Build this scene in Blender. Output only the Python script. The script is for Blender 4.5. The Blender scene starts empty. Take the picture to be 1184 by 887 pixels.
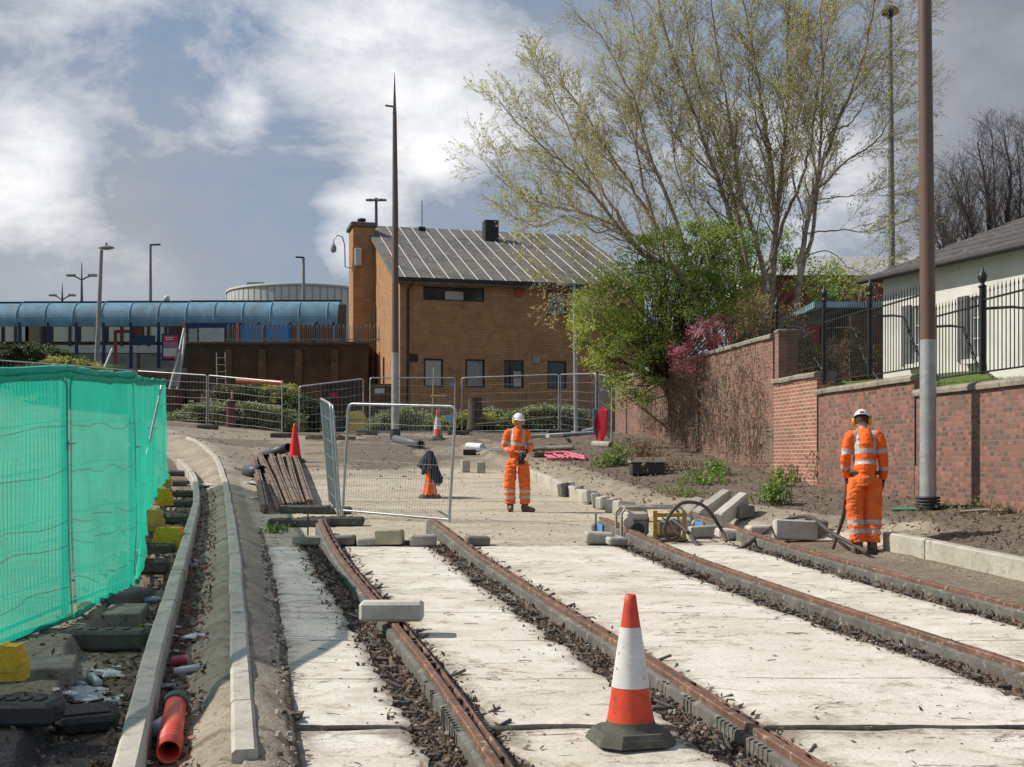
import bpy, math, random
import numpy as np
from mathutils import Vector, Matrix, noise as mnoise
random.seed(7)
R = math.radians
sc = bpy.context.scene
COL = sc.collection
HC = 1.70          # camera height above the near ground
F = 1400.0; CX = 592.0; HY = 530.0   # focal length and horizon of the photograph in its own pixels
rnd = random.random
def U(a, b): return a + (b - a) * random.random()

# ------------------------------------------------------------------ numpy noise
def _hash(ix, iy, s):
    n = (ix.astype(np.int64) * 374761393 + iy.astype(np.int64) * 668265263 + s * 974711) & 0x7fffffff
    n = ((n ^ (n >> 13)) * 1274126177) & 0x7fffffff
    return ((n ^ (n >> 16)) & 0xffff) / 65535.0
def vn(x, y, s=0):
    x = np.asarray(x, float); y = np.asarray(y, float)
    ix = np.floor(x); iy = np.floor(y); fx = x - ix; fy = y - iy
    fx = fx * fx * (3 - 2 * fx); fy = fy * fy * (3 - 2 * fy)
    a = _hash(ix, iy, s); b = _hash(ix + 1, iy, s); c = _hash(ix, iy + 1, s); d = _hash(ix + 1, iy + 1, s)
    return (a * (1 - fx) + b * fx) * (1 - fy) + (c * (1 - fx) + d * fx) * fy
def fbm(x, y, s=0, o=4):
    t = 0; a = .5
    for k in range(o):
        t = t + a * (vn(x * 2 ** k, y * 2 ** k, s + k) * 2 - 1); a *= .5
    return t
def sm(t):
    t = np.clip(t, 0, 1); return t * t * (3 - 2 * t)

# ------------------------------------------------------------------ ground profile
_D = np.array([0, 4, 5.7, 8.1, 11, 14.2, 17, 19, 21.9, 24, 27, 30, 34, 38, 42, 47, 52, 60, 75, 400.])
_g = np.array([1.75, 1.66, 1.58, 1.42, 1.28, 1.13, 1.06, 1.0, .95, .80, .53, .26, -.17, -.54, -.80, -1.0, -1.1, -1.2, -1.3, -1.3])
def gD(D): return np.interp(D, _D, _g)
def Gb(x, y, lift=0.0):
    """plan position of a pixel on the smooth street profile, raised by lift"""
    lo, hi = 2.5, 50.0
    for _ in range(50):
        m = (lo + hi) / 2
        if HY + F * (float(gD(m)) - lift) / m > y: lo = m
        else: hi = m
    D = (lo + hi) / 2
    return ((x - CX) / F * D, D)
def curve(px, lift, poly=0):
    p = [Gb(x, y, lift) for x, y in px]
    p.sort(key=lambda q: q[1])
    D = np.array([q[1] for q in p]); X = np.array([q[0] for q in p])
    if poly:
        cf = np.polyfit(D, X, poly); D = np.linspace(D[0], D[-1], 30); X = np.polyval(cf, D)
    s0 = (X[1] - X[0]) / (D[1] - D[0]); D = np.r_[2.0, D]; X = np.r_[X[0] + s0 * (2.0 - D[1]), X]
    s1 = (X[-1] - X[-2]) / (D[-1] - D[-2]); X = np.r_[X, X[-1] + s1 * 40]; D = np.r_[D, D[-1] + 40]
    # resample smooth
    DD = np.linspace(2, D[-1], 400); XX = np.interp(DD, D, X)
    k = np.ones(13) / 13; Xp = np.pad(XX, 6, 'edge'); XS = np.convolve(Xp, k, 'valid'); XS[:8] = XX[:8]
    return lambda d: np.interp(d, DD, XS)
K1 = curve([(143, 887), (165, 800), (190, 710), (208, 650), (222, 600), (228, 575), (226, 552), (217, 538), (206, 529)], .18)
K2 = curve([(282, 868), (278, 780), (275, 700), (272, 640), (268, 600), (262, 560), (252, 530), (230, 510), (195, 499)], .18)
SL = curve([(335, 887), (328, 800), (316, 700), (306, 637), (300, 615), (296, 590)], 0)
RK = curve([(1184, 670), (1100, 652), (1016, 633), (905, 618), (800, 609), (700, 590), (641, 565), (612, 553)], 0)
_wD = np.array([2., 10, 16, 19, 23, 25.5, 28, 38, 60]); _wX = np.array([8.9, 7.7, 6.77, 6.32, 5.80, 5.43, 5.05, 3.60, 1.5])
def WX(d): return np.interp(d, _wD, _wX)
RAIL = [curve([(371, 606), (392, 637), (432, 691), (459, 718), (517, 787), (548, 830), (580, 887)], .11, 3),
        curve([(499, 606), (542, 633), (571, 652), (640, 691), (674, 711), (793, 784), (880, 840), (946, 885)], .11, 2),
        curve([(705, 608), (735, 620), (824, 650), (945, 690), (1067, 729), (1181, 766)], .11, 2),
        curve([(833, 610), (880, 621), (940, 635), (1037, 664), (1181, 697)], .11, 2)]
SLAB_END = 15.3
def H(X, D, rough=True):
    X = np.asarray(X, float); D = np.asarray(D, float)
    z = HC - gD(D)
    k1, k2, sl, rk, wx = K1(D), K2(D), SL(D), RK(D), WX(D)
    near = 1 - sm((D - 36) / 5)
    # sand banked against the right side of the inner kerb
    a = np.where(X > k2, .14 * (1 - sm((X - k2 - .05) / np.maximum(sl - k2 + .05, .35))), 0)
    u = (X - k1) / np.maximum(k2 - k1, .3)
    b = np.where((X <= k2) & (X > k1), -.03 + .15 * sm((u - .3) / .55), 0)
    e = k1 - X
    c = np.where(X <= k1, -.05 + .13 * sm((e - .5 - .16 * (vn(D * .8, D * 0, 5) - .3)) / .1) * sm((D - 5.9) / .4), 0)
    z = z + (a + b + c) * near
    # right-hand verge rising to the wall
    d = X - rk; t = d / np.maximum(wx - rk, .5)
    v = np.where(d > 0, .12 * sm(d / .25) + .24 * sm(t), 0) * sm((D - 3) / 3)
    mound = np.where(d > .05, .16 * np.exp(-((d - .85) / .45) ** 2), 0) * sm((D - 16.5) / 2) * (1 - sm((D - 27) / 4))
    z = z + v * (1 - sm((D - 33) / 12)) + mound
    # rising ground at the far left and the raised station level
    z = z + .1 * np.maximum(0, -X - 9.0) * sm((D - 36) / 10)
    z = z + 2.4 * sm((D - 49) / 12) * sm((-X - 17.2) / 2.5)
    # trench under rails and slabs
    slabz = (X > sl + .05) & (X < rk - .2) & (D < SLAB_END)
    z = z - np.where(slabz, .045, 0)
    if rough:
        n = fbm(X * 1.7, D * 1.7, 3) * .035 + fbm(X * 9, D * 9, 9, 3) * .014
        amp = np.where((X < sl) | (X > rk), 1.0, .42)
        amp = np.where(slabz, .6, amp)
        amp = np.where((X < k2) & (X > k1), 1.0, amp)
        side = np.where((X > rk + .2), 1 + .4 * sm((X - rk) / 1), 1)
        z = z + n * amp * side
    return z
def G(x, y, lift=0.0):
    """where the ray of pixel x,y meets the ground (raised by lift)"""
    D = np.linspace(3.0, 70, 3400); X = (x - CX) / F * D
    zr = HC + (HY - y) / F * D
    g = H(X, D, False) + lift
    i = int(np.argmax(zr <= g)) if (zr <= g).any() else len(D) - 1
    return Vector((float(X[i]), float(D[i]), float(H(X[i], D[i]))))
def W(x, y, D): return Vector(((x - CX) / F * D, D, HC + (HY - y) / F * D))
def hz(X, D): return float(H(X, D))

# ------------------------------------------------------------------ materials
MAT = {}
def nodes(name):
    m = bpy.data.materials.new(name); m.use_nodes = True
    nt = m.node_tree; b = nt.nodes['Principled BSDF']; return m, nt, b
def N(nt, t, **kw):
    n = nt.nodes.new(t)
    for k, v in kw.items():
        if k in n.inputs: n.inputs[k].default_value = v
        else: setattr(n, k, v)
    return n
def mixc(nt, fac, a, b, mode='MIX'):
    n = nt.nodes.new('ShaderNodeMix'); n.data_type = 'RGBA'; n.blend_type = mode
    for i, v in ((0, fac), (6, a), (7, b)):
        if hasattr(v, 'links'): nt.links.new(v, n.inputs[i])
        elif isinstance(v, (int, float)): n.inputs[i].default_value = v
        else: n.inputs[i].default_value = (*v, 1)
    return n.outputs[2]
def ramp(nt, src, a, b):
    n = nt.nodes.new('ShaderNodeMapRange'); n.inputs[1].default_value = a; n.inputs[2].default_value = b
    nt.links.new(src, n.inputs[0]); return n.outputs[0]
def nz(nt, co, scale, detail=4, rough=.55, dist=0):
    n = nt.nodes.new('ShaderNodeTexNoise'); n.inputs['Scale'].default_value = scale
    n.inputs['Detail'].default_value = detail; n.inputs['Roughness'].default_value = rough; n.inputs['Distortion'].default_value = dist
    if co is not None: nt.links.new(co, n.inputs['Vector'])
    return n.outputs['Fac']
def mth(nt, op, a, b=None):
    n = nt.nodes.new('ShaderNodeMath'); n.operation = op
    for i, v in ((0, a), (1, b)):
        if v is None: continue
        if hasattr(v, 'links'): nt.links.new(v, n.inputs[i])
        else: n.inputs[i].default_value = v
    return n.outputs[0]
def geo(nt): return nt.nodes.new('ShaderNodeNewGeometry').outputs['Position']
def bump(nt, b, h, strength=.4, dist=.02):
    n = nt.nodes.new('ShaderNodeBump'); n.inputs['Strength'].default_value = strength; n.inputs['Distance'].default_value = dist
    nt.links.new(h, n.inputs['Height']); nt.links.new(n.outputs[0], b.inputs['Normal'])
def M(name, c1, c2=None, rough=.7, scale=6, metal=0, c3=None, bmp=.25, spec=.4, bdist=.01, fine=None):
    """a worn, slightly mottled surface: two or three colours broken up by noise at two scales"""
    if name in MAT: return MAT[name]
    m, nt, b = nodes(name); co = nt.nodes.new('ShaderNodeTexCoord').outputs['Object']
    c2 = c2 or tuple(v * .72 for v in c1)
    f1 = ramp(nt, nz(nt, co, scale, 6, .6), .38, .64)
    col = mixc(nt, f1, c1, c2)
    if c3: col = mixc(nt, ramp(nt, nz(nt, co, scale * 2.7, 5, .65), .56, .68), col, c3)
    f2 = ramp(nt, nz(nt, co, fine or scale * 9, 3), .3, .7)
    col = mixc(nt, .22, col, mixc(nt, f2, (.5, .5, .5), (1.15, 1.15, 1.15)), 'MULTIPLY')
    nt.links.new(col, b.inputs['Base Color'])
    b.inputs['Roughness'].default_value = rough; b.inputs['Metallic'].default_value = metal
    b.inputs['Specular IOR Level'].default_value = spec
    if bmp: bump(nt, b, nz(nt, co, fine or scale * 9, 4), bmp, bdist)
    MAT[name] = m; return m
def leafmat(name, c1, c2, c3=None, trans=.35):
    if name in MAT: return MAT[name]
    m, nt, b = nodes(name)
    g = nt.nodes.new('ShaderNodeNewGeometry')
    f = g.outputs['Random Per Island']
    col = mixc(nt, f, c1, c2)
    if c3: col = mixc(nt, ramp(nt, nz(nt, g.outputs['Position'], 1.3, 3), .45, .6), col, c3)
    nt.links.new(col, b.inputs['Base Color']); b.inputs['Roughness'].default_value = .6
    b.inputs['Specular IOR Level'].default_value = .25
    t = nt.nodes.new('ShaderNodeBsdfTranslucent'); nt.links.new(col, t.inputs['Color'])
    mx = nt.nodes.new('ShaderNodeMixShader'); mx.inputs[0].default_value = trans
    out = [n for n in nt.nodes if n.type == 'OUTPUT_MATERIAL'][0]
    nt.links.new(b.outputs[0], mx.inputs[1]); nt.links.new(t.outputs[0], mx.inputs[2]); nt.links.new(mx.outputs[0], out.inputs[0])
    MAT[name] = m; return m
def brick(name, c1, c2, mortar, stain=(.1, .08, .07), stainamt=.5, bw=.225, bh=.075, off=.5, moss=None, sq=1.0, mort=.011):
    if name in MAT: return MAT[name]
    m, nt, b = nodes(name)
    uv = nt.nodes.new('ShaderNodeUVMap').outputs[0]; pos = geo(nt)
    br = nt.nodes.new('ShaderNodeTexBrick'); nt.links.new(uv, br.inputs['Vector'])
    br.offset = off
    br.inputs['Color1'].default_value = (*c1, 1); br.inputs['Color2'].default_value = (*c2, 1); br.inputs['Mortar'].default_value = (*mortar, 1)
    br.inputs['Scale'].default_value = 1; br.inputs['Brick Width'].default_value = bw; br.inputs['Row Height'].default_value = bh
    br.inputs['Mortar Size'].default_value = mort; br.inputs['Mortar Smooth'].default_value = .2; br.inputs['Bias'].default_value = 0
    col = mixc(nt, .35, br.outputs['Color'], mixc(nt, ramp(nt, nz(nt, pos, 2.2, 5), .35, .65), (.55, .5, .5), (1.25, 1.2, 1.15)), 'MULTIPLY')
    st = ramp(nt, nz(nt, pos, .7, 6, .65), .5, .72)
    col = mixc(nt, mth(nt, 'MULTIPLY', st, stainamt), col, stain)
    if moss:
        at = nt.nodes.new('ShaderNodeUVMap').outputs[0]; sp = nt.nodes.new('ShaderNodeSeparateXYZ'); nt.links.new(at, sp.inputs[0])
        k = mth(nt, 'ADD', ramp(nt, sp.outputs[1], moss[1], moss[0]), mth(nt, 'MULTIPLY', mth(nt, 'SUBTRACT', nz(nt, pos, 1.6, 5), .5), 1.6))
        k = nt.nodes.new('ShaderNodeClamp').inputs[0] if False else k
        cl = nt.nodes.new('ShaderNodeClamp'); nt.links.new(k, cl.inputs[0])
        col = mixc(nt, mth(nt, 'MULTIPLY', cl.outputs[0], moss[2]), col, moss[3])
    nt.links.new(col, b.inputs['Base Color']); b.inputs['Roughness'].default_value = .88
    b.inputs['Specular IOR Level'].default_value = .25
    hgt = mth(nt, 'ADD', mth(nt, 'MULTIPLY', br.outputs['Fac'], -1), mth(nt, 'MULTIPLY', nz(nt, pos, 40, 3), .4))
    bump(nt, b, hgt, .5, .008)
    MAT[name] = m; return m

# ------------------------------------------------------------------ mesh builder
class MB:
    def __init__(s): s.v = []; s.f = []; s.uv = []; s.sm = []; s.mi = []
    def add(s, vs, fs, smooth=False, uvs=None, mi=0):
        o = len(s.v); s.v += [tuple(p) for p in vs]
        for i, f in enumerate(fs):
            s.f.append(tuple(o + k for k in f)); s.sm.append(smooth); s.mi.append(mi)
            s.uv.append(uvs[i] if uvs else None)
        return s
    def box(s, c, d, rz=0, rx=0, ry=0, bev=0.0, mi=0, mat=None):
        hx, hy, hz_ = d[0] / 2, d[1] / 2, d[2] / 2
        m = (Matrix.Translation(Vector(c)) @ Matrix.Rotation(rz, 4, 'Z') @ Matrix.Rotation(ry, 4, 'Y') @ Matrix.Rotation(rx, 4, 'X')) if mat is None else mat
        b = min(bev, hx * .45, hy * .45, hz_ * .45)
        if b <= 0:
            vs = [m @ Vector((x, y, z)) for z in (-hz_, hz_) for x, y in ((-hx, -hy), (hx, -hy), (hx, hy), (-hx, hy))]
            fs = [(3, 2, 1, 0), (4, 5, 6, 7), (0, 1, 5, 4), (1, 2, 6, 5), (2, 3, 7, 6), (3, 0, 4, 7)]
            dims = [(hx, hy), (hx, hy), (hx, hz_), (hy, hz_), (hx, hz_), (hy, hz_)]
            uv = [[(0, 0), (2 * a, 0), (2 * a, 2 * bb), (0, 2 * bb)] for a, bb in dims]
            return s.add(vs, fs, False, uv, mi)
        rings = []
        for z, k in ((-hz_, b), (-hz_ + b, 0), (hz_ - b, 0), (hz_, b)):
            x, y = hx - k, hy - k; e = b if k == 0 else b * .6
            rings.append([(-x + e, -y, z), (x - e, -y, z), (x, -y + e, z), (x, y - e, z), (x - e, y, z), (-x + e, y, z), (-x, y - e, z), (-x, -y + e, z)])
        vs = [m @ Vector(p) for r in rings for p in r]; fs = [tuple(range(7, -1, -1)), tuple(range(24, 32))]
        for k in range(3):
            for i in range(8):
                j = (i + 1) % 8; fs.append((k * 8 + i, k * 8 + j, k * 8 + 8 + j, k * 8 + 8 + i))
        return s.add(vs, fs, False, None, mi)
    def tube(s, pts, r, n=8, caps=True, smooth=True, mi=0, squash=None):
        pts = [Vector(p) for p in pts]; L = len(pts)
        rs = r if isinstance(r, (list, tuple)) else [r] * L
        t0 = (pts[1] - pts[0]).normalized()
        up = Vector((0, 0, 1)) if abs(t0.z) < .9 else Vector((1, 0, 0))
        a = t0.cross(up).normalized(); vs = []
        for i, p in enumerate(pts):
            t = (pts[min(i + 1, L - 1)] - pts[max(i - 1, 0)])
            t = t.normalized() if t.length > 1e-9 else t0
            a = (a - t * a.dot(t)); a = a.normalized() if a.length > 1e-6 else t.orthogonal().normalized()
            b = t.cross(a)
            ra, rb = (rs[i], rs[i]) if not isinstance(rs[i], (tuple, list)) else rs[i]
            for k in range(n):
                th = 2 * math.pi * k / n
                vs.append(p + a * math.cos(th) * ra + b * math.sin(th) * rb)
        fs = []
        for i in range(L - 1):
            for k in range(n):
                k2 = (k + 1) % n; fs.append((i * n + k, i * n + k2, (i + 1) * n + k2, (i + 1) * n + k))
        s.add(vs, fs, smooth, None, mi)
        if caps: s.add([vs[k] for k in range(n)], [tuple(range(n - 1, -1, -1))], False, None, mi); s.add([vs[(L - 1) * n + k] for k in range(n)], [tuple(range(n))], False, None, mi)
        return s
    def cyl(s, a, b, r, n=12, r2=None, mi=0, smooth=True): return s.tube([a, b], [r, r if r2 is None else r2], n, True, smooth, mi)
    def lathe(s, c, prof, n=24, mi=0, smooth=True, axis=None):
        m = Matrix.Translation(Vector(c)) if axis is None else axis
        vs = []; fs = []
        for r, z in prof:
            for k in range(n):
                th = 2 * math.pi * k / n; vs.append(m @ Vector((r * math.cos(th), r * math.sin(th), z)))
        for i in range(len(prof) - 1):
            for k in range(n):
                k2 = (k + 1) % n; fs.append((i * n + k, i * n + k2, (i + 1) * n + k2, (i + 1) * n + k))
        return s.add(vs, fs, smooth, None, mi)
    def wall(s, pts, z0, z1, u0=0, mi=0, th=0):
        """vertical faces along plan points; metric UVs; z may be list"""
        u = u0
        for i in range(len(pts) - 1):
            a, b = pts[i], pts[i + 1]; l = math.hypot(b[0] - a[0], b[1] - a[1])
            za0 = z0[i] if isinstance(z0, (list, tuple)) else z0; zb0 = z0[i + 1] if isinstance(z0, (list, tuple)) else z0
            za1 = z1[i] if isinstance(z1, (list, tuple)) else z1; zb1 = z1[i + 1] if isinstance(z1, (list, tuple)) else z1
            s.add([(a[0], a[1], za0), (b[0], b[1], zb0), (b[0], b[1], zb1), (a[0], a[1], za1)], [(0, 1, 2, 3)], False, [[(u, za0), (u + l, zb0), (u + l, zb1), (u, za1)]], mi)
            u += l
        return s
    def prism(s, poly, z0, z1, uvscale=1, mi=0):
        """plan polygon (ccw) extruded z0..z1"""
        n = len(poly)
        s.add([(p[0], p[1], z1) for p in poly], [tuple(range(n))], False, [[(p[0], p[1]) for p in poly]], mi)
        s.add([(p[0], p[1], z0) for p in poly], [tuple(range(n - 1, -1, -1))], False, [[(p[0], p[1]) for p in reversed(poly)]], mi)
        return s.wall(list(poly) + [poly[0]], z0, z1, 0, mi)
    def extr(s, poly, mtx, depth, mi=0):
        """polygon in local xz extruded along local y by depth, placed by matrix"""
        n = len(poly); vs = [mtx @ Vector((p[0], 0, p[1])) for p in poly] + [mtx @ Vector((p[0], depth, p[1])) for p in poly]
        fs = [tuple(range(n)), tuple(range(2 * n - 1, n - 1, -1))] + [((i + 1) % n, i, n + i, n + (i + 1) % n) for i in range(n)]
        return s.add(vs, fs, False, None, mi)
    def build(s, name, mat, parent=None, origin=None):
        o = Vector((0, 0, 0))
        if origin is not None: o = Vector(origin)
        elif parent is not None:
            q = parent
            while q is not None: o = o + q.location; q = q.parent
        elif s.v:
            a = np.array(s.v); o = Vector(((a[:, 0].min() + a[:, 0].max()) / 2, (a[:, 1].min() + a[:, 1].max()) / 2, a[:, 2].min()))
        me = bpy.data.meshes.new(name)
        me.from_pydata([(v[0] - o.x, v[1] - o.y, v[2] - o.z) for v in s.v], [], s.f)
        me.polygons.foreach_set('use_smooth', s.sm)
        mats = mat if isinstance(mat, (list, tuple)) else [mat]
        for m in mats: me.materials.append(m)
        if len(mats) > 1: me.polygons.foreach_set('material_index', s.mi)
        if any(u is not None for u in s.uv):
            l = me.uv_layers.new(name='UVMap'); i = 0; d = []
            for f, u in zip(s.f, s.uv):
                d += [c for q in u for c in q] if u else [0.0, 0.0] * len(f)
            l.data.foreach_set('uv', d)
        me.update()
        ob = bpy.data.objects.new(name, me); COL.objects.link(ob)
        if parent is not None: ob.parent = parent
        else: ob.location = o
        return ob
def tag(o, label=None, cat=None, group=None, kind=None):
    if label: o['label'] = label
    if cat: o['category'] = cat
    if group: o['group'] = group
    if kind: o['kind'] = kind
    return o
def thing(name, label, cat, loc, group=None, rz=0):
    o = bpy.data.objects.new(name, None); COL.objects.link(o); o.empty_display_size = .1
    o.location = loc; o.rotation_euler = (0, 0, rz)
    return tag(o, label, cat, group)
def kids(o): return [c for c in bpy.data.objects if c.parent == o]
def copy_tree(o, loc=None, rz=None, label=None, parent=None):
    c = o.copy(); COL.objects.link(c); c.parent = parent
    if loc is not None: c.location = loc
    if rz is not None: c.rotation_euler = (0, 0, rz)
    if label: c['label'] = label
    for k in kids(o): copy_tree(k, parent=c)
    return c
def struct(name, mb, mat, origin=(0, 0, 0), kind='structure'):
    o = mb.build(name, mat, origin=origin); o['kind'] = kind; return o
# ------------------------------------------------------------------ camera, sun, sky
cd = bpy.data.cameras.new('camera'); cam = bpy.data.objects.new('camera', cd); COL.objects.link(cam)
cam.location = (0, 0, HC); cam.rotation_euler = (R(90), 0, 0)
cd.sensor_fit = 'HORIZONTAL'; cd.sensor_width = 36; cd.lens = F / 1184 * 36
cd.shift_y = (HY - 443.5) / 1184; cd.clip_start = .1; cd.clip_end = 3000
sc.camera = cam
EL = 43; sd = Vector((-1, .13, 0)).normalized() * math.cos(R(EL)); sd.z = math.sin(R(EL))
sl_ = bpy.data.lights.new('sun', 'SUN'); sl_.energy = 4.0; sl_.angle = R(.55); sl_.color = (1, .94, .84)
sun = bpy.data.objects.new('sun', sl_); COL.objects.link(sun)
sun.rotation_euler = sd.to_track_quat('Z', 'Y').to_euler()
w = bpy.data.worlds.new('World'); sc.world = w; w.use_nodes = True; nt = w.node_tree
bg = nt.nodes['Background']; bg.inputs[1].default_value = .11
sky = nt.nodes.new('ShaderNodeTexSky'); sky.sky_type = 'NISHITA'; sky.sun_disc = False
sky.sun_elevation = R(EL); sky.sun_rotation = math.atan2(sd.x, sd.y); sky.air_density = 1; sky.dust_density = 1.5
tc = nt.nodes.new('ShaderNodeTexCoord').outputs['Generated']
def dirn(x, y): return Vector(((x - CX) / F, 1, (HY - y) / F)).normalized()
mp = nt.nodes.new('ShaderNodeMapping'); nt.links.new(tc, mp.inputs[0]); mp.inputs['Scale'].default_value = (1, 1, 1.7); mp.inputs['Location'].default_value = (.37, .1, .21)
co = mp.outputs[0]
n1 = nz(nt, co, 3.4, 9, .55, .35); n2 = nz(nt, co, 8.5, 10, .64, .3); n3 = nz(nt, co, 1.5, 3, .5)
# broad masses of cloud, each a soft lobe round a direction of the sky
def lobe(x, y, sx, sharp=1.0):
    d = dirn(x, y); vm = nt.nodes.new('ShaderNodeVectorMath'); vm.operation = 'DISTANCE'; nt.links.new(tc, vm.inputs[0]); vm.inputs[1].default_value = d
    mr = nt.nodes.new('ShaderNodeMapRange'); mr.interpolation_type = 'SMOOTHSTEP'; nt.links.new(vm.outputs['Value'], mr.inputs[0])
    mr.inputs[1].default_value = sx / F; mr.inputs[2].default_value = sx / F * .15; mr.inputs[3].default_value = 0; mr.inputs[4].default_value = sharp
    return mr.outputs[0]
def summ(l):
    a = l[0]
    for b in l[1:]: a = mth(nt, 'ADD', a, b)
    return a
base = (1.8, 2.35, 3.2)
grey = (2.7, 3.05, 3.6); white = (7.9, 7.9, 8.0); dark = (2.75, 3.0, 3.4)
nn = mth(nt, 'ADD', mth(nt, 'MULTIPLY', mth(nt, 'SUBTRACT', n1, .5), 3.0), mth(nt, 'MULTIPLY', mth(nt, 'SUBTRACT', n2, .5), 2.4))
wb = summ([lobe(25, 195, 120, .7), lobe(-40, 80, 260, .22), lobe(190, 60, 230, .3), lobe(450, 80, 240, .55), lobe(560, 0, 260, .35), lobe(520, 200, 120, .25), lobe(410, 268, 85, .75), lobe(280, 128, 45, .35), lobe(870, 170, 260, .45), lobe(980, 60, 200, .25), lobe(960, 250, 160, .3), lobe(300, -20, 300, .25)])
wf = ramp(nt, mth(nt, 'ADD', wb, mth(nt, 'MULTIPLY', nn, .6)), .36, 1.02)
gb = summ([lobe(1160, 120, 330, .9), lobe(620, 40, 250, .3), lobe(100, 320, 250, .3)])
gf = ramp(nt, mth(nt, 'ADD', gb, mth(nt, 'MULTIPLY', nn, .5)), .1, .8)
skyc = mixc(nt, .25, base, sky.outputs[0])
c = mixc(nt, ramp(nt, mth(nt, 'ADD', n3, mth(nt, 'MULTIPLY', nn, .3)), .38, .72), skyc, grey)
c = mixc(nt, gf, c, mixc(nt, ramp(nt, n1, .38, .62), (2.0, 2.15, 2.5), (3.6, 3.75, 4.1)))
c = mixc(nt, mth(nt, 'MULTIPLY', wf, .97), c, white)
nt.links.new(c, bg.inputs[0])
sc.view_settings.view_transform = 'Standard'; sc.view_settings.look = 'None'; sc.view_settings.exposure = .25; sc.view_settings.gamma = 1
sc.view_settings.use_curve_mapping = False
sc.cycles.max_bounces = 6; sc.cycles.transparent_max_bounces = 24; sc.cycles.use_denoising = True

# ------------------------------------------------------------------ ground sheet
rows = np.concatenate([np.geomspace(3.2, 60.2, 620), [60.45], np.geomspace(61, 900, 40)])
ang = np.concatenate([np.linspace(-1.6, -.62, 30, endpoint=False), np.linspace(-.62, .62, 660), np.linspace(.62, 1.6, 31)[1:]])
DD, AA = np.meshgrid(rows, ang, indexing='ij'); XX = AA * DD
ZZ = H(XX, DD)
nr, nc = DD.shape
me = bpy.data.meshes.new('ground')
vs = np.stack([XX, DD, ZZ], -1).reshape(-1, 3)
me.vertices.add(len(vs)); me.vertices.foreach_set('co', vs.ravel())
ii, jj = np.meshgrid(np.arange(nr - 1), np.arange(nc - 1), indexing='ij')
a = (ii * nc + jj).ravel(); q = np.stack([a, a + 1, a + nc + 1, a + nc], 1)
nf = len(q); me.loops.add(nf * 4); me.polygons.add(nf)
me.loops.foreach_set('vertex_index', q.ravel()); me.polygons.foreach_set('loop_start', np.arange(nf) * 4)
me.polygons.foreach_set('use_smooth', np.ones(nf, bool)); me.update(calc_edges=True)
k1, k2, sl, rk = K1(DD), K2(DD), SL(DD), RK(DD)
far = sm((DD - 27.5 - fbm(XX * .6, DD * .6, 5) * 3) / 3.5)
# zone R: dark soil, G: asphalt, B: pale sand (spoil)  A unused
soil = np.zeros_like(DD); asp = np.zeros_like(DD); pale = np.zeros_like(DD)
soil = np.maximum(soil, sm((XX - rk - .9 + fbm(XX * 2, DD * 2, 8) * .5) / .35))
soil = np.maximum(soil, sm((XX - rk - .12) / .1) * (1 - sm((DD - 14.5) / 1.5)))
soil = np.maximum(soil, far * (.62 + .3 * (fbm(XX * .5, DD * .35, 15) > .02)))
inslab = (XX > sl) & (XX < rk - .2) & (DD < SLAB_END)
soil = np.where(inslab, 1, soil)
soil = np.where((XX > RAIL[3](DD) + .16) & (DD < 17) & (XX < rk), .8, soil)
left = XX < k1
soil = np.where((XX > k1) & (XX < k2 + .35) & ~inslab, .42 + .2 * fbm(XX * 2, DD * 2, 12), soil)
soil = np.where(left, .6 + .3 * fbm(XX * 3, DD * 3, 2) + .35 * sm((.5 - (k1 - XX)) / .2), soil)
u = (XX - k1) / np.maximum(k2 - k1, .3)
litter = np.where((XX > k1) & (XX < k2), 1 - sm((u - .28 + .25 * fbm(XX * 4, DD * 4, 6)) / .12), 0) * (1 - sm((DD - 12) / 5))
soil = np.maximum(soil, litter)
asp = np.where(left, sm((6.75 + .1 * (-XX) * .3 - DD + .1 * fbm(XX * 6, DD * 6, 1)) / .08), 0)
asp = np.maximum(asp, np.where(XX < -9, sm((DD - 75) / 5), 0))
pale = sm((XX - rk - .1) / .2) * (1 - sm((XX - rk - 1.15) / .35)) * sm((DD - 15) / 2) * (1 - sm((DD - 30) / 3))
grass = np.where((XX < -8) & (DD > 48), sm((DD - 50) / 4), 0) * np.where(XX > -16, 0, 1)
col = np.stack([np.clip(soil, 0, 1), asp, pale, grass], -1).reshape(-1, 4).astype(np.float32)
ca = me.color_attributes.new('zone', 'FLOAT_COLOR', 'POINT'); ca.data.foreach_set('color', col.ravel())
g_ob = bpy.data.objects.new('ground', me); COL.objects.link(g_ob); g_ob['kind'] = 'structure'
m, nt, b = nodes('ground'); pos = geo(nt)
vc = nt.nodes.new('ShaderNodeVertexColor'); vc.layer_name = 'zone'; sp = nt.nodes.new('ShaderNodeSeparateColor'); nt.links.new(vc.outputs[0], sp.inputs[0])
mpn = nt.nodes.new('ShaderNodeMapping'); nt.links.new(pos, mpn.inputs[0]); mpn.inputs['Scale'].default_value = (.5, 1.6, 1)
sand = mixc(nt, ramp(nt, nz(nt, mpn.outputs[0], 1.1, 7, .62), .36, .64), (.64, .56, .45), (.46, .39, .295))
sand = mixc(nt, ramp(nt, nz(nt, pos, 14, 6, .7), .52, .68), sand, (.19, .15, .10))
sand = mixc(nt, ramp(nt, nz(nt, mpn.outputs[0], 4, 6, .7), .55, .66), sand, (.55, .49, .37))
dk = mixc(nt, ramp(nt, nz(nt, pos, 5, 7, .7), .35, .65), (.115, .09, .068), (.215, .17, .13))
dk = mixc(nt, ramp(nt, nz(nt, pos, 38, 4, .7), .54, .63), dk, (.31, .26, .21))
dk = mixc(nt, ramp(nt, nz(nt, pos, 25, 4, .7), .45, .36), dk, (.05, .038, .028))
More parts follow.
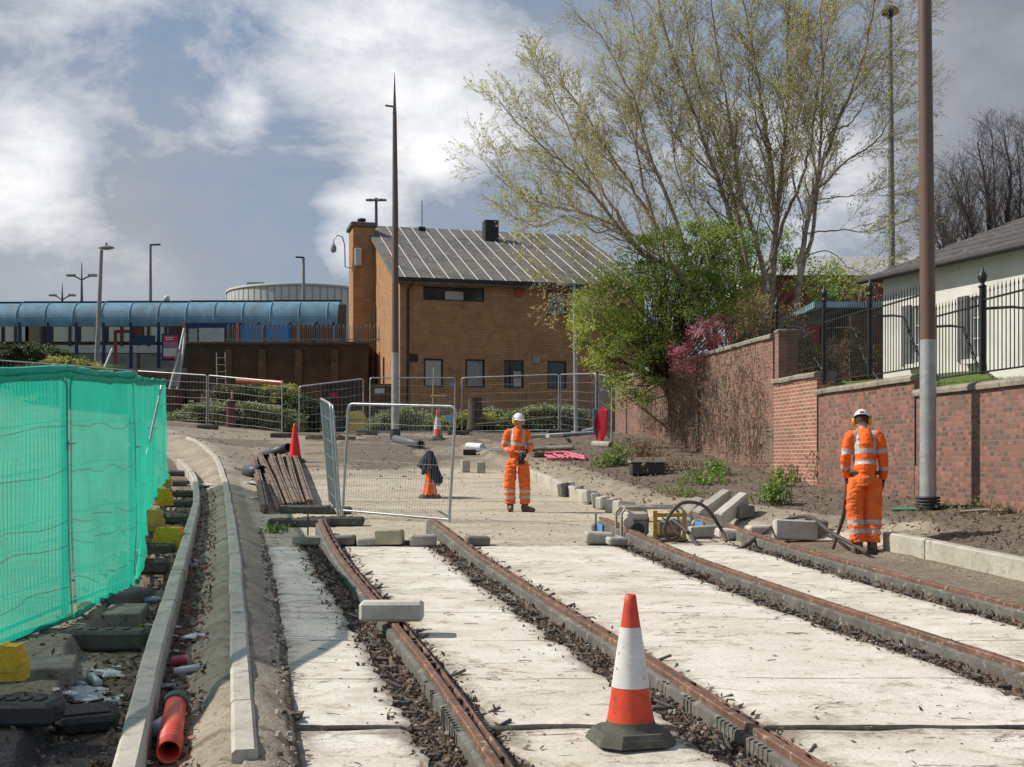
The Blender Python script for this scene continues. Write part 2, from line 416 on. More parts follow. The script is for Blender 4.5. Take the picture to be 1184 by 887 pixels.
sy = nt.nodes.new('ShaderNodeSeparateXYZ'); nt.links.new(pos, sy.inputs[0])
jy = mth(nt, 'ADD', sy.outputs[1], mth(nt, 'MULTIPLY', nz(nt, pos, 1.1, 5), .35)); jf = mth(nt, 'ABSOLUTE', mth(nt, 'SUBTRACT', mth(nt, 'FRACT', mth(nt, 'DIVIDE', jy, 4.3)), .5))
sand = mixc(nt, mth(nt, 'MULTIPLY', ramp(nt, jf, .012, .004), ramp(nt, nz(nt, pos, .8, 4), .36, .5)), sand, (.13, .10, .075))
c = mixc(nt, sp.outputs[0], sand, dk)
bank = mixc(nt, ramp(nt, nz(nt, pos, 3, 7, .7), .35, .65), (.40, .335, .26), (.27, .225, .17))
c = mixc(nt, sp.outputs[2], c, bank)
ac = mixc(nt, ramp(nt, nz(nt, pos, 60, 4, .8), .4, .65), (.055, .052, .05), (.13, .125, .12))
c = mixc(nt, sp.outputs[1], c, ac)
c = mixc(nt, vc.outputs[1], c, (.05, .09, .02))
nt.links.new(c, b.inputs['Base Color']); b.inputs['Roughness'].default_value = .95; b.inputs['Specular IOR Level'].default_value = .15
bump(nt, b, mth(nt, 'ADD', nz(nt, pos, 22, 6, .7), mth(nt, 'MULTIPLY', nz(nt, pos, 90, 3), .4)), .9, .03)
me.materials.append(m)

# ------------------------------------------------------------------ concrete slabs between the rails
m, nt, b = nodes('slab_concrete'); pos = geo(nt)
mpn = nt.nodes.new('ShaderNodeMapping'); nt.links.new(pos, mpn.inputs[0]); mpn.inputs['Scale'].default_value = (.8, 1.35, 1)
c = mixc(nt, ramp(nt, nz(nt, mpn.outputs[0], 1.6, 8, .62), .38, .66), (.74, .69, .61), (.57, .51, .425))
c = mixc(nt, ramp(nt, nz(nt, mpn.outputs[0], 5.5, 8, .68, .3), .55, .68), c, (.36, .30, .20))
c = mixc(nt, mth(nt, 'MULTIPLY', ramp(nt, nz(nt, pos, .9, 7, .7), .56, .7), .55), c, (.30, .25, .18))
c = mixc(nt, mth(nt, 'MULTIPLY', ramp(nt, nz(nt, pos, 45, 4, .7), .56, .66), .55), c, (.24, .20, .15))
mp2 = nt.nodes.new('ShaderNodeMapping'); nt.links.new(pos, mp2.inputs[0]); mp2.inputs['Scale'].default_value = (.3, .8, 1)
ln = nz(nt, mp2.outputs[0], 1.4, 7, .62, .1)
ln = mth(nt, 'ABSOLUTE', mth(nt, 'SUBTRACT', ln, .5))
c = mixc(nt, mth(nt, 'MULTIPLY', ramp(nt, ln, .007, .001), ramp(nt, nz(nt, pos, 1.2, 3), .4, .6)), c, (.17, .14, .10))
sy = nt.nodes.new('ShaderNodeSeparateXYZ'); nt.links.new(pos, sy.inputs[0])
jy = mth(nt, 'ADD', sy.outputs[1], mth(nt, 'MULTIPLY', nz(nt, pos, 1.6, 6), .09)); jf = mth(nt, 'ABSOLUTE', mth(nt, 'SUBTRACT', mth(nt, 'FRACT', mth(nt, 'DIVIDE', jy, 1.22)), .5))
c = mixc(nt, mth(nt, 'MULTIPLY', ramp(nt, jf, .013, .004), ramp(nt, nz(nt, pos, 1.7, 5, .7), .44, .56)), c, (.20, .165, .12))
at = nt.nodes.new('ShaderNodeVertexColor'); at.layer_name = 'dirt'; sp = nt.nodes.new('ShaderNodeSeparateColor'); nt.links.new(at.outputs[0], sp.inputs[0])
dn = mth(nt, 'ADD', sp.outputs[0], mth(nt, 'MULTIPLY', mth(nt, 'SUBTRACT', nz(nt, pos, 9, 6, .7), .5), 1.5))
c = mixc(nt, mth(nt, 'MULTIPLY', ramp(nt, dn, .35, .95), .8), c, (.20, .165, .12))
nt.links.new(c, b.inputs['Base Color']); b.inputs['Roughness'].default_value = .9; b.inputs['Specular IOR Level'].default_value = .2
bump(nt, b, mth(nt, 'ADD', nz(nt, pos, 30, 6, .7), mth(nt, 'MULTIPLY', ramp(nt, ln, .01, .0), -.6)), .45, .012)
MAT['slab'] = m
def slab(fl, fr, d0, d1, seed, jl=1, jr=1):
    """a slab strip between two edge curves, jagged at the sides, subdivided so the top undulates"""
    n = max(8, int((d1 - d0) / .05)); D = np.linspace(d0, d1, n)
    D = D.copy()
    jag = lambda s: sm((vn(D * 2.6, D * 0, s) - .5) / .1) * .06 * vn(D * 9, D * 0, s + 3) + (vn(D * 14, D * 0, s + 1) - .5) * .045
    L = fl(D) + jag(seed) * jl; Rr = fr(D) - jag(seed + 50) * jr
    m_ = 26; t = np.linspace(0, 1, m_); XX = L[:, None] * (1 - t) + Rr[:, None] * t
    YY = np.repeat(D[:, None], m_, 1)
    YY = YY + np.where(YY == D[0], .02 * (vn(XX * 8, XX * 0, seed) - .5), 0) + np.where(YY == D[-1], .08 * (vn(XX * 3, XX * 0, seed + 7) - .5), 0)
    Z = HC - gD(YY) + fbm(XX * 1.1, YY * 1.1, seed, 3) * .012
    edge = np.minimum(XX - XX[:, :1], XX[:, -1:] - XX)
    Z = Z - .015 * (1 - sm(edge / .05))
    dirt = np.clip(1 - edge / .22, 0, 1) * .8 + np.clip(1 - (D[-1] - YY) / .35, 0, 1) * .6 + np.clip(1 - (YY - D[0]) / .08, 0, 1) * .4
    top = np.stack([XX, YY, Z], -1).reshape(-1, 3)
    mb = MB(); fs = []
    for i in range(n - 1):
        for j in range(m_ - 1): k = i * m_ + j; fs.append((k, k + 1, k + m_ + 1, k + m_))
    ring = [j for j in range(m_)] + [i * m_ + m_ - 1 for i in range(1, n)] + [(n - 1) * m_ + j for j in range(m_ - 2, -1, -1)] + [i * m_ for i in range(n - 2, 0, -1)]
    mb.add(top, fs, True); lr = len(ring)
    low = [(top[k][0], top[k][1], top[k][2]) for k in ring]; bot = [(p[0], p[1], p[2] - .13) for p in low]
    mb.add(low + bot, [((i + 1) % lr, i, lr + i, lr + (i + 1) % lr) for i in range(lr)], False)
    o = struct('concrete_slab', mb, MAT['slab'])
    colr = np.zeros((len(mb.v), 4), np.float32); colr[:len(top), 0] = dirt.ravel(); colr[len(top):, 0] = .9; colr[:, 3] = 1
    ca = o.data.color_attributes.new('dirt', 'FLOAT_COLOR', 'POINT'); ca.data.foreach_set('color', colr.ravel())
OFF = .30
strips = [(lambda D: SL(D) + .02, lambda D: RAIL[0](D) - .29), (lambda D: RAIL[0](D) + .16, lambda D: RAIL[1](D) - .29), (lambda D: RAIL[1](D) + .16, lambda D: RAIL[2](D) - .29),
          (lambda D: RAIL[2](D) + .16, lambda D: RAIL[3](D) - .29)]
JD = 6.78
for i, (fl, fr) in enumerate(strips):
    slab(fl, fr, 3.6, JD - .05, 10 + i); slab(fl, fr, JD + .05, 15.25 + .25 * (i % 2), 30 + i)
# thin strip of concrete beyond the outermost rail, mostly buried
slab(lambda D: RAIL[3](D) + .3, lambda D: RAIL[3](D) + .75 + .15 * np.sin(D * 2), 3.6, 10.4, 77)
# black filler strip lying in the joint
mb = MB()
for x0, x1 in ((-1.05, -.62), (-.25, .68), (1.42, 3.0)):
    pts = [(x, JD + .008 * math.sin(x * 7), HC - float(gD(JD)) - .018 + .004 * math.sin(x * 5)) for x in np.linspace(x0, x1, 14)]
    mb.tube(pts, [(.03, .03)] * 14, 6)
for x0, x1, tx in ((-1.05, -.62, 'black rubber strip in the slab joint by the left sand bank'), (-.25, .68, 'black rubber strip in the slab joint left of the nearest traffic cone'), (1.42, 3.0, 'mossy black strip in the slab joint right of the nearest traffic cone')):
    mb = MB()
    pts = [(x, JD + .008 * math.sin(x * 7), HC - float(gD(JD)) - .018 + .004 * math.sin(x * 5)) for x in np.linspace(x0, x1, 14)]
    mb.tube(pts, .03, 6)
    tag(mb.build('joint_strip', M('strip_rubber', (.03, .03, .028), (.07, .07, .05), .8, 9, c3=(.1, .11, .04))), tx, 'rubber strip', 'filler strips in the slab joint')
# ------------------------------------------------------------------ kerbs
KM = M('kerb_concrete', (.52, .48, .41), (.40, .365, .31), .9, 3, c3=(.30, .27, .22), bmp=.35)
def kerb(fn, d0, d1, w_, top, h, name, seed, segl=.914):
    mb = MB(); D = d0; k = 0
    while D < d1:
        x0 = float(fn(D)); e = D + segl * .97
        x1 = float(fn(e)); l = math.hypot(x1 - x0, e - D); e = D + segl * (e - D) / l; x1 = float(fn(e))
        if e > d1: e = d1; x1 = float(fn(e))
        z0 = HC - float(gD(D)) + top; z1 = HC - float(gD(e)) + top
        dx, dy = x1 - x0, e - D; l = math.hypot(dx, dy)
        if l < .2: break
        nx, ny = dy / l, -dx / l; j = U(-.006, .006); zj = U(-.004, .004); g = .004 / l
        a = (x0 + dx * g, D + dy * g); b_ = (x1 - dx * g, e - dy * g); hw = w_ / 2; c = .018
        vs = []
        for (p, z) in ((a, z0), (b_, z1)):
            for off, zz in ((-hw, -h), (hw, -h), (hw, -c), (hw - c, 0), (-hw + c, 0), (-hw, -c)):
                vs.append((p[0] + nx * (off + j), p[1] + ny * (off + j), z + zz + zj))
        fs = [(0, 1, 2, 3, 4, 5), (11, 10, 9, 8, 7, 6)] + [((i + 1) % 6, i, 6 + i, 6 + (i + 1) % 6) for i in range(6)]
        mb.add(vs, fs); D = e; k += 1
    return struct(name, mb, KM)
kerb(K1, 4.6, 30.8, .125, .17, .32, 'kerb', 1)
kerb(K2, 5.8, 37.5, .125, .18, .32, 'kerb', 2)
kerb(RK, 5.0, 14.85, .15, .22, .30, 'kerb', 3)
kerb(RK, 23.3, 27.8, .15, .22, .30, 'kerb', 4)

# ------------------------------------------------------------------ grooved rails bedded in grey sleeves
m, nt, b = nodes('rail_rust'); pos = geo(nt)
c = mixc(nt, ramp(nt, nz(nt, pos, 6, 6, .65), .35, .65), (.25, .12, .08), (.115, .07, .05))
c = mixc(nt, ramp(nt, nz(nt, pos, 17, 5, .7), .56, .68), c, (.42, .34, .28))
nt.links.new(c, b.inputs['Base Color']); b.inputs['Roughness'].default_value = .7; b.inputs['Metallic'].default_value = .25
bump(nt, b, nz(nt, pos, 60, 4), .4, .004); MAT['rail_rust'] = m
RUST = m
m, nt, b = nodes('sleeve'); pos = geo(nt)
c = mixc(nt, ramp(nt, nz(nt, pos, 4, 7, .65), .35, .65), (.165, .155, .135), (.085, .08, .07))
c = mixc(nt, ramp(nt, nz(nt, pos, 13, 6, .7), .56, .66), c, (.33, .30, .25))
c = mixc(nt, ramp(nt, nz(nt, pos, 9, 4, .7), .44, .36), c, (.10, .085, .07))
nt.links.new(c, b.inputs['Base Color']); b.inputs['Roughness'].default_value = .85
bump(nt, b, nz(nt, pos, 35, 5), .5, .006); MAT['sleeve'] = m; SLV = m
def sweep(fn, d0, d1, prof, name, mat, parent, lift=None, step=.18, jit=0, extra=None):
    n = max(2, int((d1 - d0) / step)); Ds = np.linspace(d0, d1, n); mb = MB(); vs = []
    for i, D in enumerate(Ds):
        x = float(fn(D)); x2 = float(fn(D + .05)); dx, dy = x2 - x, .05; l = math.hypot(dx, dy); nx, ny = dy / l, -dx / l
        z = HC - float(gD(D)) + (lift(D) if lift else 0)
        for off, zz in prof:
            q = (rnd() - .5) * jit
            vs.append((x + nx * (off + q), D + ny * (off + q), z + zz + q * .5))
    k = len(prof); fs = [tuple(range(k)), tuple(range(n * k - 1, (n - 1) * k - 1, -1))]
    for i in range(n - 1):
        for j in range(k):
            j2 = (j + 1) % k; fs.append((i * k + j2, i * k + j, (i + 1) * k + j, (i + 1) * k + j2))
    mb.add(vs, fs)
    if extra: extra(mb)
    return mb.build(name, mat, parent)
def ribs(mb, fn, e, lf, i):
    D = 3.6
    while D < e - .3:
        if rnd() < .12: D += U(.05, .4)
        xx = float(fn(D)); z = HC - float(gD(D)) + lf(D)
        if D < 7.6 and i < 2 and vn(D * .7, 0, 60 + i) > .3:
            for sgn in (-1, 1):
                mb.box((xx + sgn * .080, D, z + .105), (.030, .011, .008), U(-.1, .1)); mb.box((xx + sgn * .0945, D, z + .05 + U(-.01, .01)), (.004, U(.008, .016), U(.07, .11)), U(-.2, .2))
        D += .05 if D < 8 else .2
ends = [16.9, 17.1, 17.3, 17.6]
labs = ['leftmost rusty tram rail, carrying the pale concrete block across it', 'second rusty tram rail from the left, running behind the nearest traffic cone',
        'third rusty tram rail from the left, its blue painted end beside the power pack', 'rightmost tram rail, passing in front of the worker with his back turned']
def liftf(e): return lambda D: .10 * float(sm((D - (e - 4)) / 4)) - .04
DEB = leafmat('debris_leaves', (.10, .055, .035), (.20, .13, .09), trans=.1)
for i in range(4):
    fn, e = RAIL[i], ends[i]; lf = liftf(e)
    x = float(fn(6)); r = thing('tram_rail', labs[i], 'rail', (x, 6, HC - float(gD(6))), 'grooved tram rails')
    s0 = -1 if i != 0 else -1
    W2 = .095
    sweep(fn, 3.4, e, [(-W2, -.08), (W2, -.08), (W2 - .006, .095), (.062, .107), (-.062, .107), (-W2 + .006, .095)][::-1], 'sleeve', SLV, r, lf, .12, .006, lambda mb: ribs(mb, fn, e, lf, i))
    sweep(fn, 3.4, e + .12, [(-.050, .106), (-.050, .140), (-.044, .147), (-.004, .147), (.002, .139), (.002, .112)], 'running_rail', RUST, r, lf, .2, .003)
    sweep(fn, 3.4, e + .12, [(.036, .112), (.036, .130), (.039, .135), (.050, .135), (.054, .130), (.054, .106)], 'keeper_rail', RUST, r, lf, .2, .003)
    mb = MB()
    for _ in range(70):
        D = 3.6 + (e - 4) * rnd(); xx = float(fn(D)) + U(.008, .03); z = HC - float(gD(D)) + lf(D) + .12
        mb.box((xx, D, z + .01), (U(.01, .03), U(.02, .09), .02), U(-.4, .4))
    mb.build('groove_dirt', M('groove_dirt', (.07, .05, .04), rough=.95), r)['kind'] = 'stuff'

# ------------------------------------------------------------------ rubble, stubs and dead leaves in the trenches
def chunk(mb, c, s, seed=None, n=None, flat=.6):
    """an irregular stone of eight to twelve corners"""
    a = U(0, 6.28); ca, sa = math.cos(a), math.sin(a); vs = []
    for zz in (0, 1):
        for k in range(5):
            th = k * 1.2566 + U(-.35, .35); rr = s * U(.6, 1.0) * (1 if zz == 0 else .72)
            x, y = rr * math.cos(th), rr * math.sin(th) * .75
            vs.append((c[0] + x * ca - y * sa, c[1] + x * sa + y * ca, c[2] + (zz * s * flat * U(.75, 1.2) if zz else -s * .25)))
    fs = [(5, 6, 7, 8, 9)] + [(k, (k + 1) % 5, 5 + (k + 1) % 5, 5 + k) for k in range(5)]
    mb.add(vs, fs)
def leafq(mb, c, s, flat=False):
    a = Vector((U(-1, 1), U(-1, 1), U(-.35, .35) if flat else U(-1, 1))).normalized(); b_ = a.orthogonal().normalized()
    if flat: b_ = Vector((-a.y, a.x, U(-.4, .4))).normalized()
    c = Vector(c); mb.add([c - a * s, c + b_ * s * .45, c + a * s, c - b_ * s * .45], [(0, 1, 2, 3)])
STONE_D = M('rubble_dark', (.15, .125, .10), (.06, .05, .042), .95, 3, c3=(.26, .22, .18))
STONE_L = M('rubble_pale', (.48, .44, .37), (.32, .28, .23), .95, 4)
for i in range(4):
    fn, e = RAIL[i], ends[i]; mb, ml, lv = MB(), MB(), MB()
    for _ in range(2600):
        D = 3.6 + (15.6 - 3.6) * rnd() ** 1.25; side = -1 if rnd() < .72 else 1
        w_ = U(.1, .30) if side < 0 else U(.1, .19); x = float(fn(D)) + side * w_
        hh = vn(D * 1.4, side + 5, 20 + i)
        if rnd() > .35 + hh: continue
        z = HC - float(gD(D)) - .045 + .05 * hh * (1 - abs(w_ - .12) / .3)
        s = U(.005, .024) * (1.1 if side < 0 else .8)
        chunk(ml if rnd() < .12 else mb, (x, D, z), s, flat=.4)
    for _ in range(2400):
        D = 3.6 + 12 * rnd() ** 1.3; side = -1 if rnd() < .75 else 1; x = float(fn(D)) + side * (.1 + (.34 if side < 0 else .16) * rnd() ** 1.4)
        leafq(lv, (x, D, HC - float(gD(D)) - .035 + U(0, .05)), U(.012, .035))
    # bent stubs of the old fastenings sticking out of the slab edge, square to the rail
    st = MB(); D = 3.8
    while D < 15:
        for side in (-1, 1):
            if rnd() < (.85 if side < 0 else .6):
                x = float(fn(D)) + side * U(.2, .26); z = HC - float(gD(D)) - .03 + U(0, .02); L = U(.06, .16)
                st.box((x, D + U(-.02, .02), z), (L, U(.03, .05), U(.02, .035)), U(-.12, .12), bev=.006)
                if rnd() < .6: st.cyl((x - side * L * .3, D - .03, z + .015), (x + side * U(-.02, .06), D + U(-.03, .05), z + U(.03, .05)), .011, 6)
        D += U(.22, .32)
    struct('rail_rubble', mb, STONE_D, kind='stuff'); struct('pale_rubble', ml, STONE_L, kind='stuff')
    struct('dead_leaves', lv, DEB, kind='stuff'); struct('fastening_debris', st, M('old_fastening', (.085, .085, .085), (.16, .14, .12), .7, 8), kind='stuff')
# loose dirt, twigs and stones scattered over slabs, sand, verge and bank
mb, ml, lv, lg = MB(), MB(), MB(), MB()
for _ in range(1100):
    D = 4.5 + 11 * rnd() ** 1.4; X = U(-.35, .46) * D
    if X < SL(D) or X > RK(D): continue
    chunk(mb if rnd() < .5 else ml, (X, D, HC - float(gD(D)) + .002), U(.003, .013), flat=.4)
for _ in range(120):
    D = 4.5 + 11 * rnd(); X = U(-.3, .45) * D
    if X < SL(D) or X > RK(D): continue
    leafq(lv, (X, D, HC - float(gD(D)) + .01), U(.012, .028), True)
for _ in range(2600):   # soil verge
    D = U(8, 34); a = rnd(); X = float(RK(D)) + .2 + a * (float(WX(D)) - float(RK(D)) - .1)
    z = hz(X, D)
    if rnd() < .45: chunk(mb, (X, D, z), U(.01, .04), flat=.5)
    else: leafq(lv, (X, D, z + U(.005, .05)), U(.02, .05))
for _ in range(900):   # beyond the rail ends
    D = U(15.5, 46); X = U(-.28, .12) * D
    if X < K2(D) + .1: continue
    chunk(mb if D > 26 or rnd() < .5 else ml, (X, D, hz(X, D)), U(.01, .03) * (1 if D < 27 else 1.8), flat=.5)
for _ in range(1500):   # trough between the left kerbs
    D = 4.4 + 22 * rnd() ** 1.7; u = rnd() ** 1.6 * .5; X = float(K1(D)) + .07 + u * (float(K2(D)) - float(K1(D)))
    if rnd() < .3: chunk(mb, (X, D, hz(X, D)), U(.01, .03), flat=.5)
    else: leafq(lg if rnd() < .6 else lv, (X, D, hz(X, D) + U(.005, .035)), U(.015, .035))
for _ in range(1500):   # left of the outer kerb
    D = 5.2 + 20 * rnd() ** 1.6; X = float(K1(D)) - .08 - U(0, .75) * rnd() * (1 + D / 30)
    if rnd() < .5: chunk(mb, (X, D, hz(X, D)), U(.01, .04), flat=.5)
    else: leafq(lv, (X, D, hz(X, D) + U(.005, .04)), U(.015, .035))
for _ in range(260):    # edge where the sand meets the slab
    D = 4.6 + 12 * rnd(); X = float(SL(D)) + U(-.06, .05); chunk(mb if rnd() < .4 else ml, (X, D, hz(X, D) + .02), U(.008, .03), flat=.5)
struct('loose_stones', mb, STONE_D, kind='stuff'); struct('pale_gravel', ml, STONE_L, kind='stuff'); struct('dead_leaves', lv, DEB, kind='stuff')
struct('red_brown_leaves', lg, leafmat('red_leaves', (.22, .085, .05), (.32, .16, .10), trans=.1), kind='stuff')
# ------------------------------------------------------------------ traffic cones
CR = M('cone_red', (.72, .075, .03), (.58, .06, .03), .5, 5, c3=(.42, .06, .03), bmp=.08)
CRB = M('cone_bright', (.85, .035, .03), (.78, .03, .03), .45, 5, bmp=.05)
CB = M('cone_base', (.075, .075, .06), (.12, .115, .085), .85, 9)
m, nt, b = nodes('cone_white'); pos = nt.nodes.new('ShaderNodeTexCoord').outputs['Object']
br = nt.nodes.new('ShaderNodeTexBrick'); br.offset = 0; nt.links.new(pos, br.inputs['Vector'])
c = mixc(nt, ramp(nt, nz(nt, pos, 9, 6, .7), .4, .7), (.74, .73, .70), (.58, .56, .52)); c = mixc(nt, ramp(nt, nz(nt, pos, 16, 5, .7), .6, .7), c, (.50, .25, .19))
sx = nt.nodes.new('ShaderNodeSeparateXYZ'); nt.links.new(pos, sx.inputs[0])
ln = mth(nt, 'FRACT', mth(nt, 'MULTIPLY', sx.outputs[2], 36)); c = mixc(nt, mth(nt, 'MULTIPLY', ramp(nt, ln, .12, .0), .3), c, (.4, .4, .38))
nt.links.new(c, b.inputs['Base Color']); b.inputs['Roughness'].default_value = .45; MAT['cone_white'] = m; CW = m
def cone(loc, h, label, band=True, red=None, rz=0, dark=True, basew=.21):
    red = red or CR; k = h / .76
    t = thing('traffic_cone', label, 'traffic cone', loc, 'traffic cones on the site', rz)
    prof = lambda z: .168 - .134 * (z / .76) if z > .12 else .147 + .02 * max(0, (.12 - z) / .06)
    def seg(z0, z1, n=6, out=0):
        return [((prof(z0 + (z1 - z0) * i / n) + out) * k * .82, (z0 + (z1 - z0) * i / n) * k) for i in range(n + 1)]
    o = Vector(loc); mb = MB()
    mb.lathe(o, seg(.10, .755, 14) + [(.02 * k, .76 * k), (.018 * k, .74 * k)], 28)
    mb.build('cone_body', red, t)
    if band: MB().lathe(o, seg(.28, .59, 6, .0025), 28).build('reflective_sleeve', CW, t)
    mb = MB(); w_ = basew * k
    for z0, z1, q in ((0, .035, 1), (.035, .06, .9)):
        c_ = w_ * q; e = c_ * .42
        poly = [(-c_ + e, -c_), (c_ - e, -c_), (c_, -c_ + e), (c_, c_ - e), (c_ - e, c_), (-c_ + e, c_), (-c_, c_ - e), (-c_, -c_ + e)]
        c2 = c_ * .93; e2 = c2 * .42
        pol2 = [(-c2 + e2, -c2), (c2 - e2, -c2), (c2, -c2 + e2), (c2, c2 - e2), (c2 - e2, c2), (-c2 + e2, c2), (-c2, c2 - e2), (-c2, -c2 + e2)]
        vs = [(o.x + x, o.y + y, o.z + z0 * k) for x, y in poly] + [(o.x + x, o.y + y, o.z + z1 * k) for x, y in pol2]
        mb.add(vs, [tuple(range(8, 16)), tuple(range(7, -1, -1))] + [(i, (i + 1) % 8, 8 + (i + 1) % 8, 8 + i) for i in range(8)])
    mb.lathe(o, [(.19 * k * .82, .058 * k), (.162 * k * .82, .075 * k), (.153 * k * .82, .105 * k)], 28)
    mb.build('base', CB, t); return t
q = Gb(729, 857); cone((q[0], q[1], HC - float(gD(q[1])) + .008), .785, 'nearest traffic cone, red with one wide grimy white band, on the concrete slab', rz=.25)
p = G(341, 534); t = cone(p, 1.0, 'plain bright red traffic cone without a band, beside the stacked old rails', band=False, red=CRB, rz=.1)
p = G(506, 509); cone(p, .95, 'faded pink and white traffic cone by the broom at the back fence', red=M('cone_pink', (.72, .16, .14), (.62, .13, .12), .6, 4))
p = G(497, 575); t = cone((p.x, p.y, p.z), .80, 'red traffic cone wearing a dark jacket and an orange vest', band=False, red=M('cone_red2', (.7, .05, .05), (.55, .05, .05), .5, 5))
def drape(name, c, h0, h1, a0, a1, r0, r1, mat, label, cat, rags=.12, seed=0, fold=.02, band=None):
    """cloth hung over a cone: part of a cone surface with folds and a ragged hem"""
    mb = MB(); nu, nv = 44, 22; vs = []
    for i in range(nv + 1):
        v = i / nv
        for j in range(nu + 1):
            u = j / nu; a = a0 + (a1 - a0) * u; hem = h0 + rags * (float(vn(u * 4, 0, seed)) - .5) * 2
            z = h1 + (hem - h1) * v; r = r1 + (r0 - r1) * v + fold * v * math.sin(a * 7 + seed) + fold * .6 * math.sin(a * 13 + v * 3)
            vs.append((c[0] + r * math.sin(a), c[1] - r * math.cos(a), c[2] + z))
    fs = [(i * (nu + 1) + j, i * (nu + 1) + j + 1, (i + 1) * (nu + 1) + j + 1, (i + 1) * (nu + 1) + j) for i in range(nv) for j in range(nu)]
    mb.add(vs, fs, True, None)
    if band:
        n0 = len(mb.f)
        for k, f in enumerate(mb.f):
            j = k % nu
            if band[0] < (j / nu) + (k // nu) / nv * band[2] < band[1]: mb.mi[k] = 1
    o = mb.build(name, mat); md = o.modifiers.new('t', 'SOLIDIFY'); md.thickness = .012
    return tag(o, label, cat)
HV = M('hivis_cloth', (.95, .17, .02), (.85, .13, .02), .75, 5, bmp=.1); NAVY = M('navy_cloth', (.022, .027, .04), (.035, .04, .055), .85, 6)
GREYB = M('reflective_tape', (.50, .50, .48), (.42, .42, .41), .4, 12, bmp=.05)
drape('jacket', p, .33, .93, .25, 3.4, .235, .03, NAVY, 'dark jacket draped over the back of a red cone', 'jacket', .14, 3, .03)
drape('jacket', p, .55, .94, -2.6, .25, .235, .028, NAVY, 'dark hood and sleeve hanging from the left side of the draped cone', 'jacket', .10, 5, .025)
drape('safety_vest', p, .06, .70, -.5, .8, .215, .075, [HV, GREYB], 'orange safety vest with a grey stripe hung on the front of the draped cone', 'safety vest', .10, 9, .015, band=(.62, .74, -.12))

# ------------------------------------------------------------------ fence feet, yellow blocks and fence panels
RUB = M('foot_rubber', (.07, .068, .06), (.115, .11, .095), .9, 7, c3=(.16, .15, .12), bmp=.5)
YEL = M('yellow_block', (.78, .50, .03), (.66, .42, .03), .7, 6, c3=(.36, .27, .06), bmp=.2)
YELD = M('yellow_block_dirty', (.60, .44, .08), (.45, .35, .08), .85, 5, c3=(.24, .20, .08), bmp=.3)
def foot(x, y, rz, label, L=.74, w_=.22, h=.13, tilt=0, lift=0, mat=None):
    p = G(x, y); t = thing('rubber_ballast', label, 'fence foot', (p.x, p.y, p.z + lift + (.03 if tilt else 0)), 'rubber fence feet', rz)
    if tilt: t.rotation_euler = (tilt, 0, rz)
    mb = MB(); mb.box((0, 0, h / 2), (L, w_, h), bev=.025)
    for k in (-.3, -.15, 0, .15, .3): mb.box((k * L, 0, h + .004), (.05, .09, .012), bev=.004)
    o = mb.build('block', mat or RUB, None, (0, 0, 0)); o.parent = t
    for s_ in (-1, 1):
        o = MB().box((s_ * (L / 2 - .015), 0, h * .62), (.06, w_ * .55, h * .5), bev=.015).build('handle', mat or RUB, None, (0, 0, 0)); o.parent = t
    return t
def yblock(x, y, rz, label, mat=YEL, s=1.0, lift=0):
    p = G(x, y); t = thing('ballast_block', label, 'ballast block', (p.x, p.y, p.z + lift), 'yellow ballast blocks', rz)
    mb = MB()
    vs = []; prof = [(0, 0), (.34, 0), (.34, .15), (.315, .16), (.315, .21), (.29, .22), (.29, .27), (.20, .27), (.17, .285), (.12, .27), (.04, .27), (.035, .22), (.015, .21), (.015, .16), (0, .15)]
    mb.extr([((a - .17) * s, b_ * s) for a, b_ in prof], Matrix.Translation((0, -.1 * s, 0)), .2 * s)
    o = mb.build('block', mat, None, (0, 0, 0)); o.parent = t
    for q in (-.1, .1):
        o = MB().box((0, q * s, .09 * s), (.22 * s, .012, .05 * s), bev=.004).build('hand_hold', mat, None, (0, 0, 0)); o.parent = t
    return t
foot(108, 750, .03, 'long rubber fence foot nearest the camera, under the front post of the netted fence', .80, .22, .15)
foot(141, 702, 1.25, 'grey fence foot turned end-on beside the second netted post', .7, .2, .14, mat=M('foot_grey', (.19, .18, .155), (.12, .115, .10), .9, 6))
foot(171, 664, .02, 'rubber foot right of the dirty yellow block at the netting corner', .42, .2, .15)
foot(172, 640, .0, 'rubber foot lying behind the largest bright yellow block', .6, .2, .13)
foot(196, 622, -.05, 'cracked grey rubber foot touching the outer kerb', .55, .2, .1, mat=M('foot_grey', (.19, .18, .155)))
foot(190, 605, .05, 'rubber foot behind the dirty square yellow block', .85, .2, .13)
foot(200, 587, .0, 'rubber foot beside the low wide yellow block', .75, .22, .13)
foot(205, 574, .03, 'rubber foot with its end close to a fallen white rag', .75, .2, .13)
foot(200, 562, .0, 'second farthest rubber foot in the row along the netting', .7, .2, .12)
foot(203, 550, .0, 'farthest rubber foot in the row along the netting', .7, .2, .12)
foot(14, 838, .02, 'black rubber foot at the lower left corner below the cut-off yellow block', .50, .24, .13, mat=M('foot_black', (.025, .025, .027), (.05, .05, .05), .6, 8))
foot(98, 846, .5, 'black plastic foot tipped on its side among the litter', .34, .20, .10, tilt=.35, mat=MAT['foot_black'])
yblock(5, 806, .15, 'yellow ballast block cut off by the lower left edge', YEL, .75, .10)
yblock(154, 664, .2, 'dirty yellow block standing at the bottom corner of the netting', YELD, .95)
yblock(197, 638, -.15, 'largest bright yellow block, tilted beside the outer kerb', YEL, 1.12)
yblock(173, 615, 0, 'square dull yellow block behind the brightest one', YELD, 1.1)
yblock(186, 585, -.1, 'low wide yellow block against the netting edge', YEL, 1.15)
yblock(190, 561, .1, 'narrow yellow block farthest along the netting', YEL, .9)

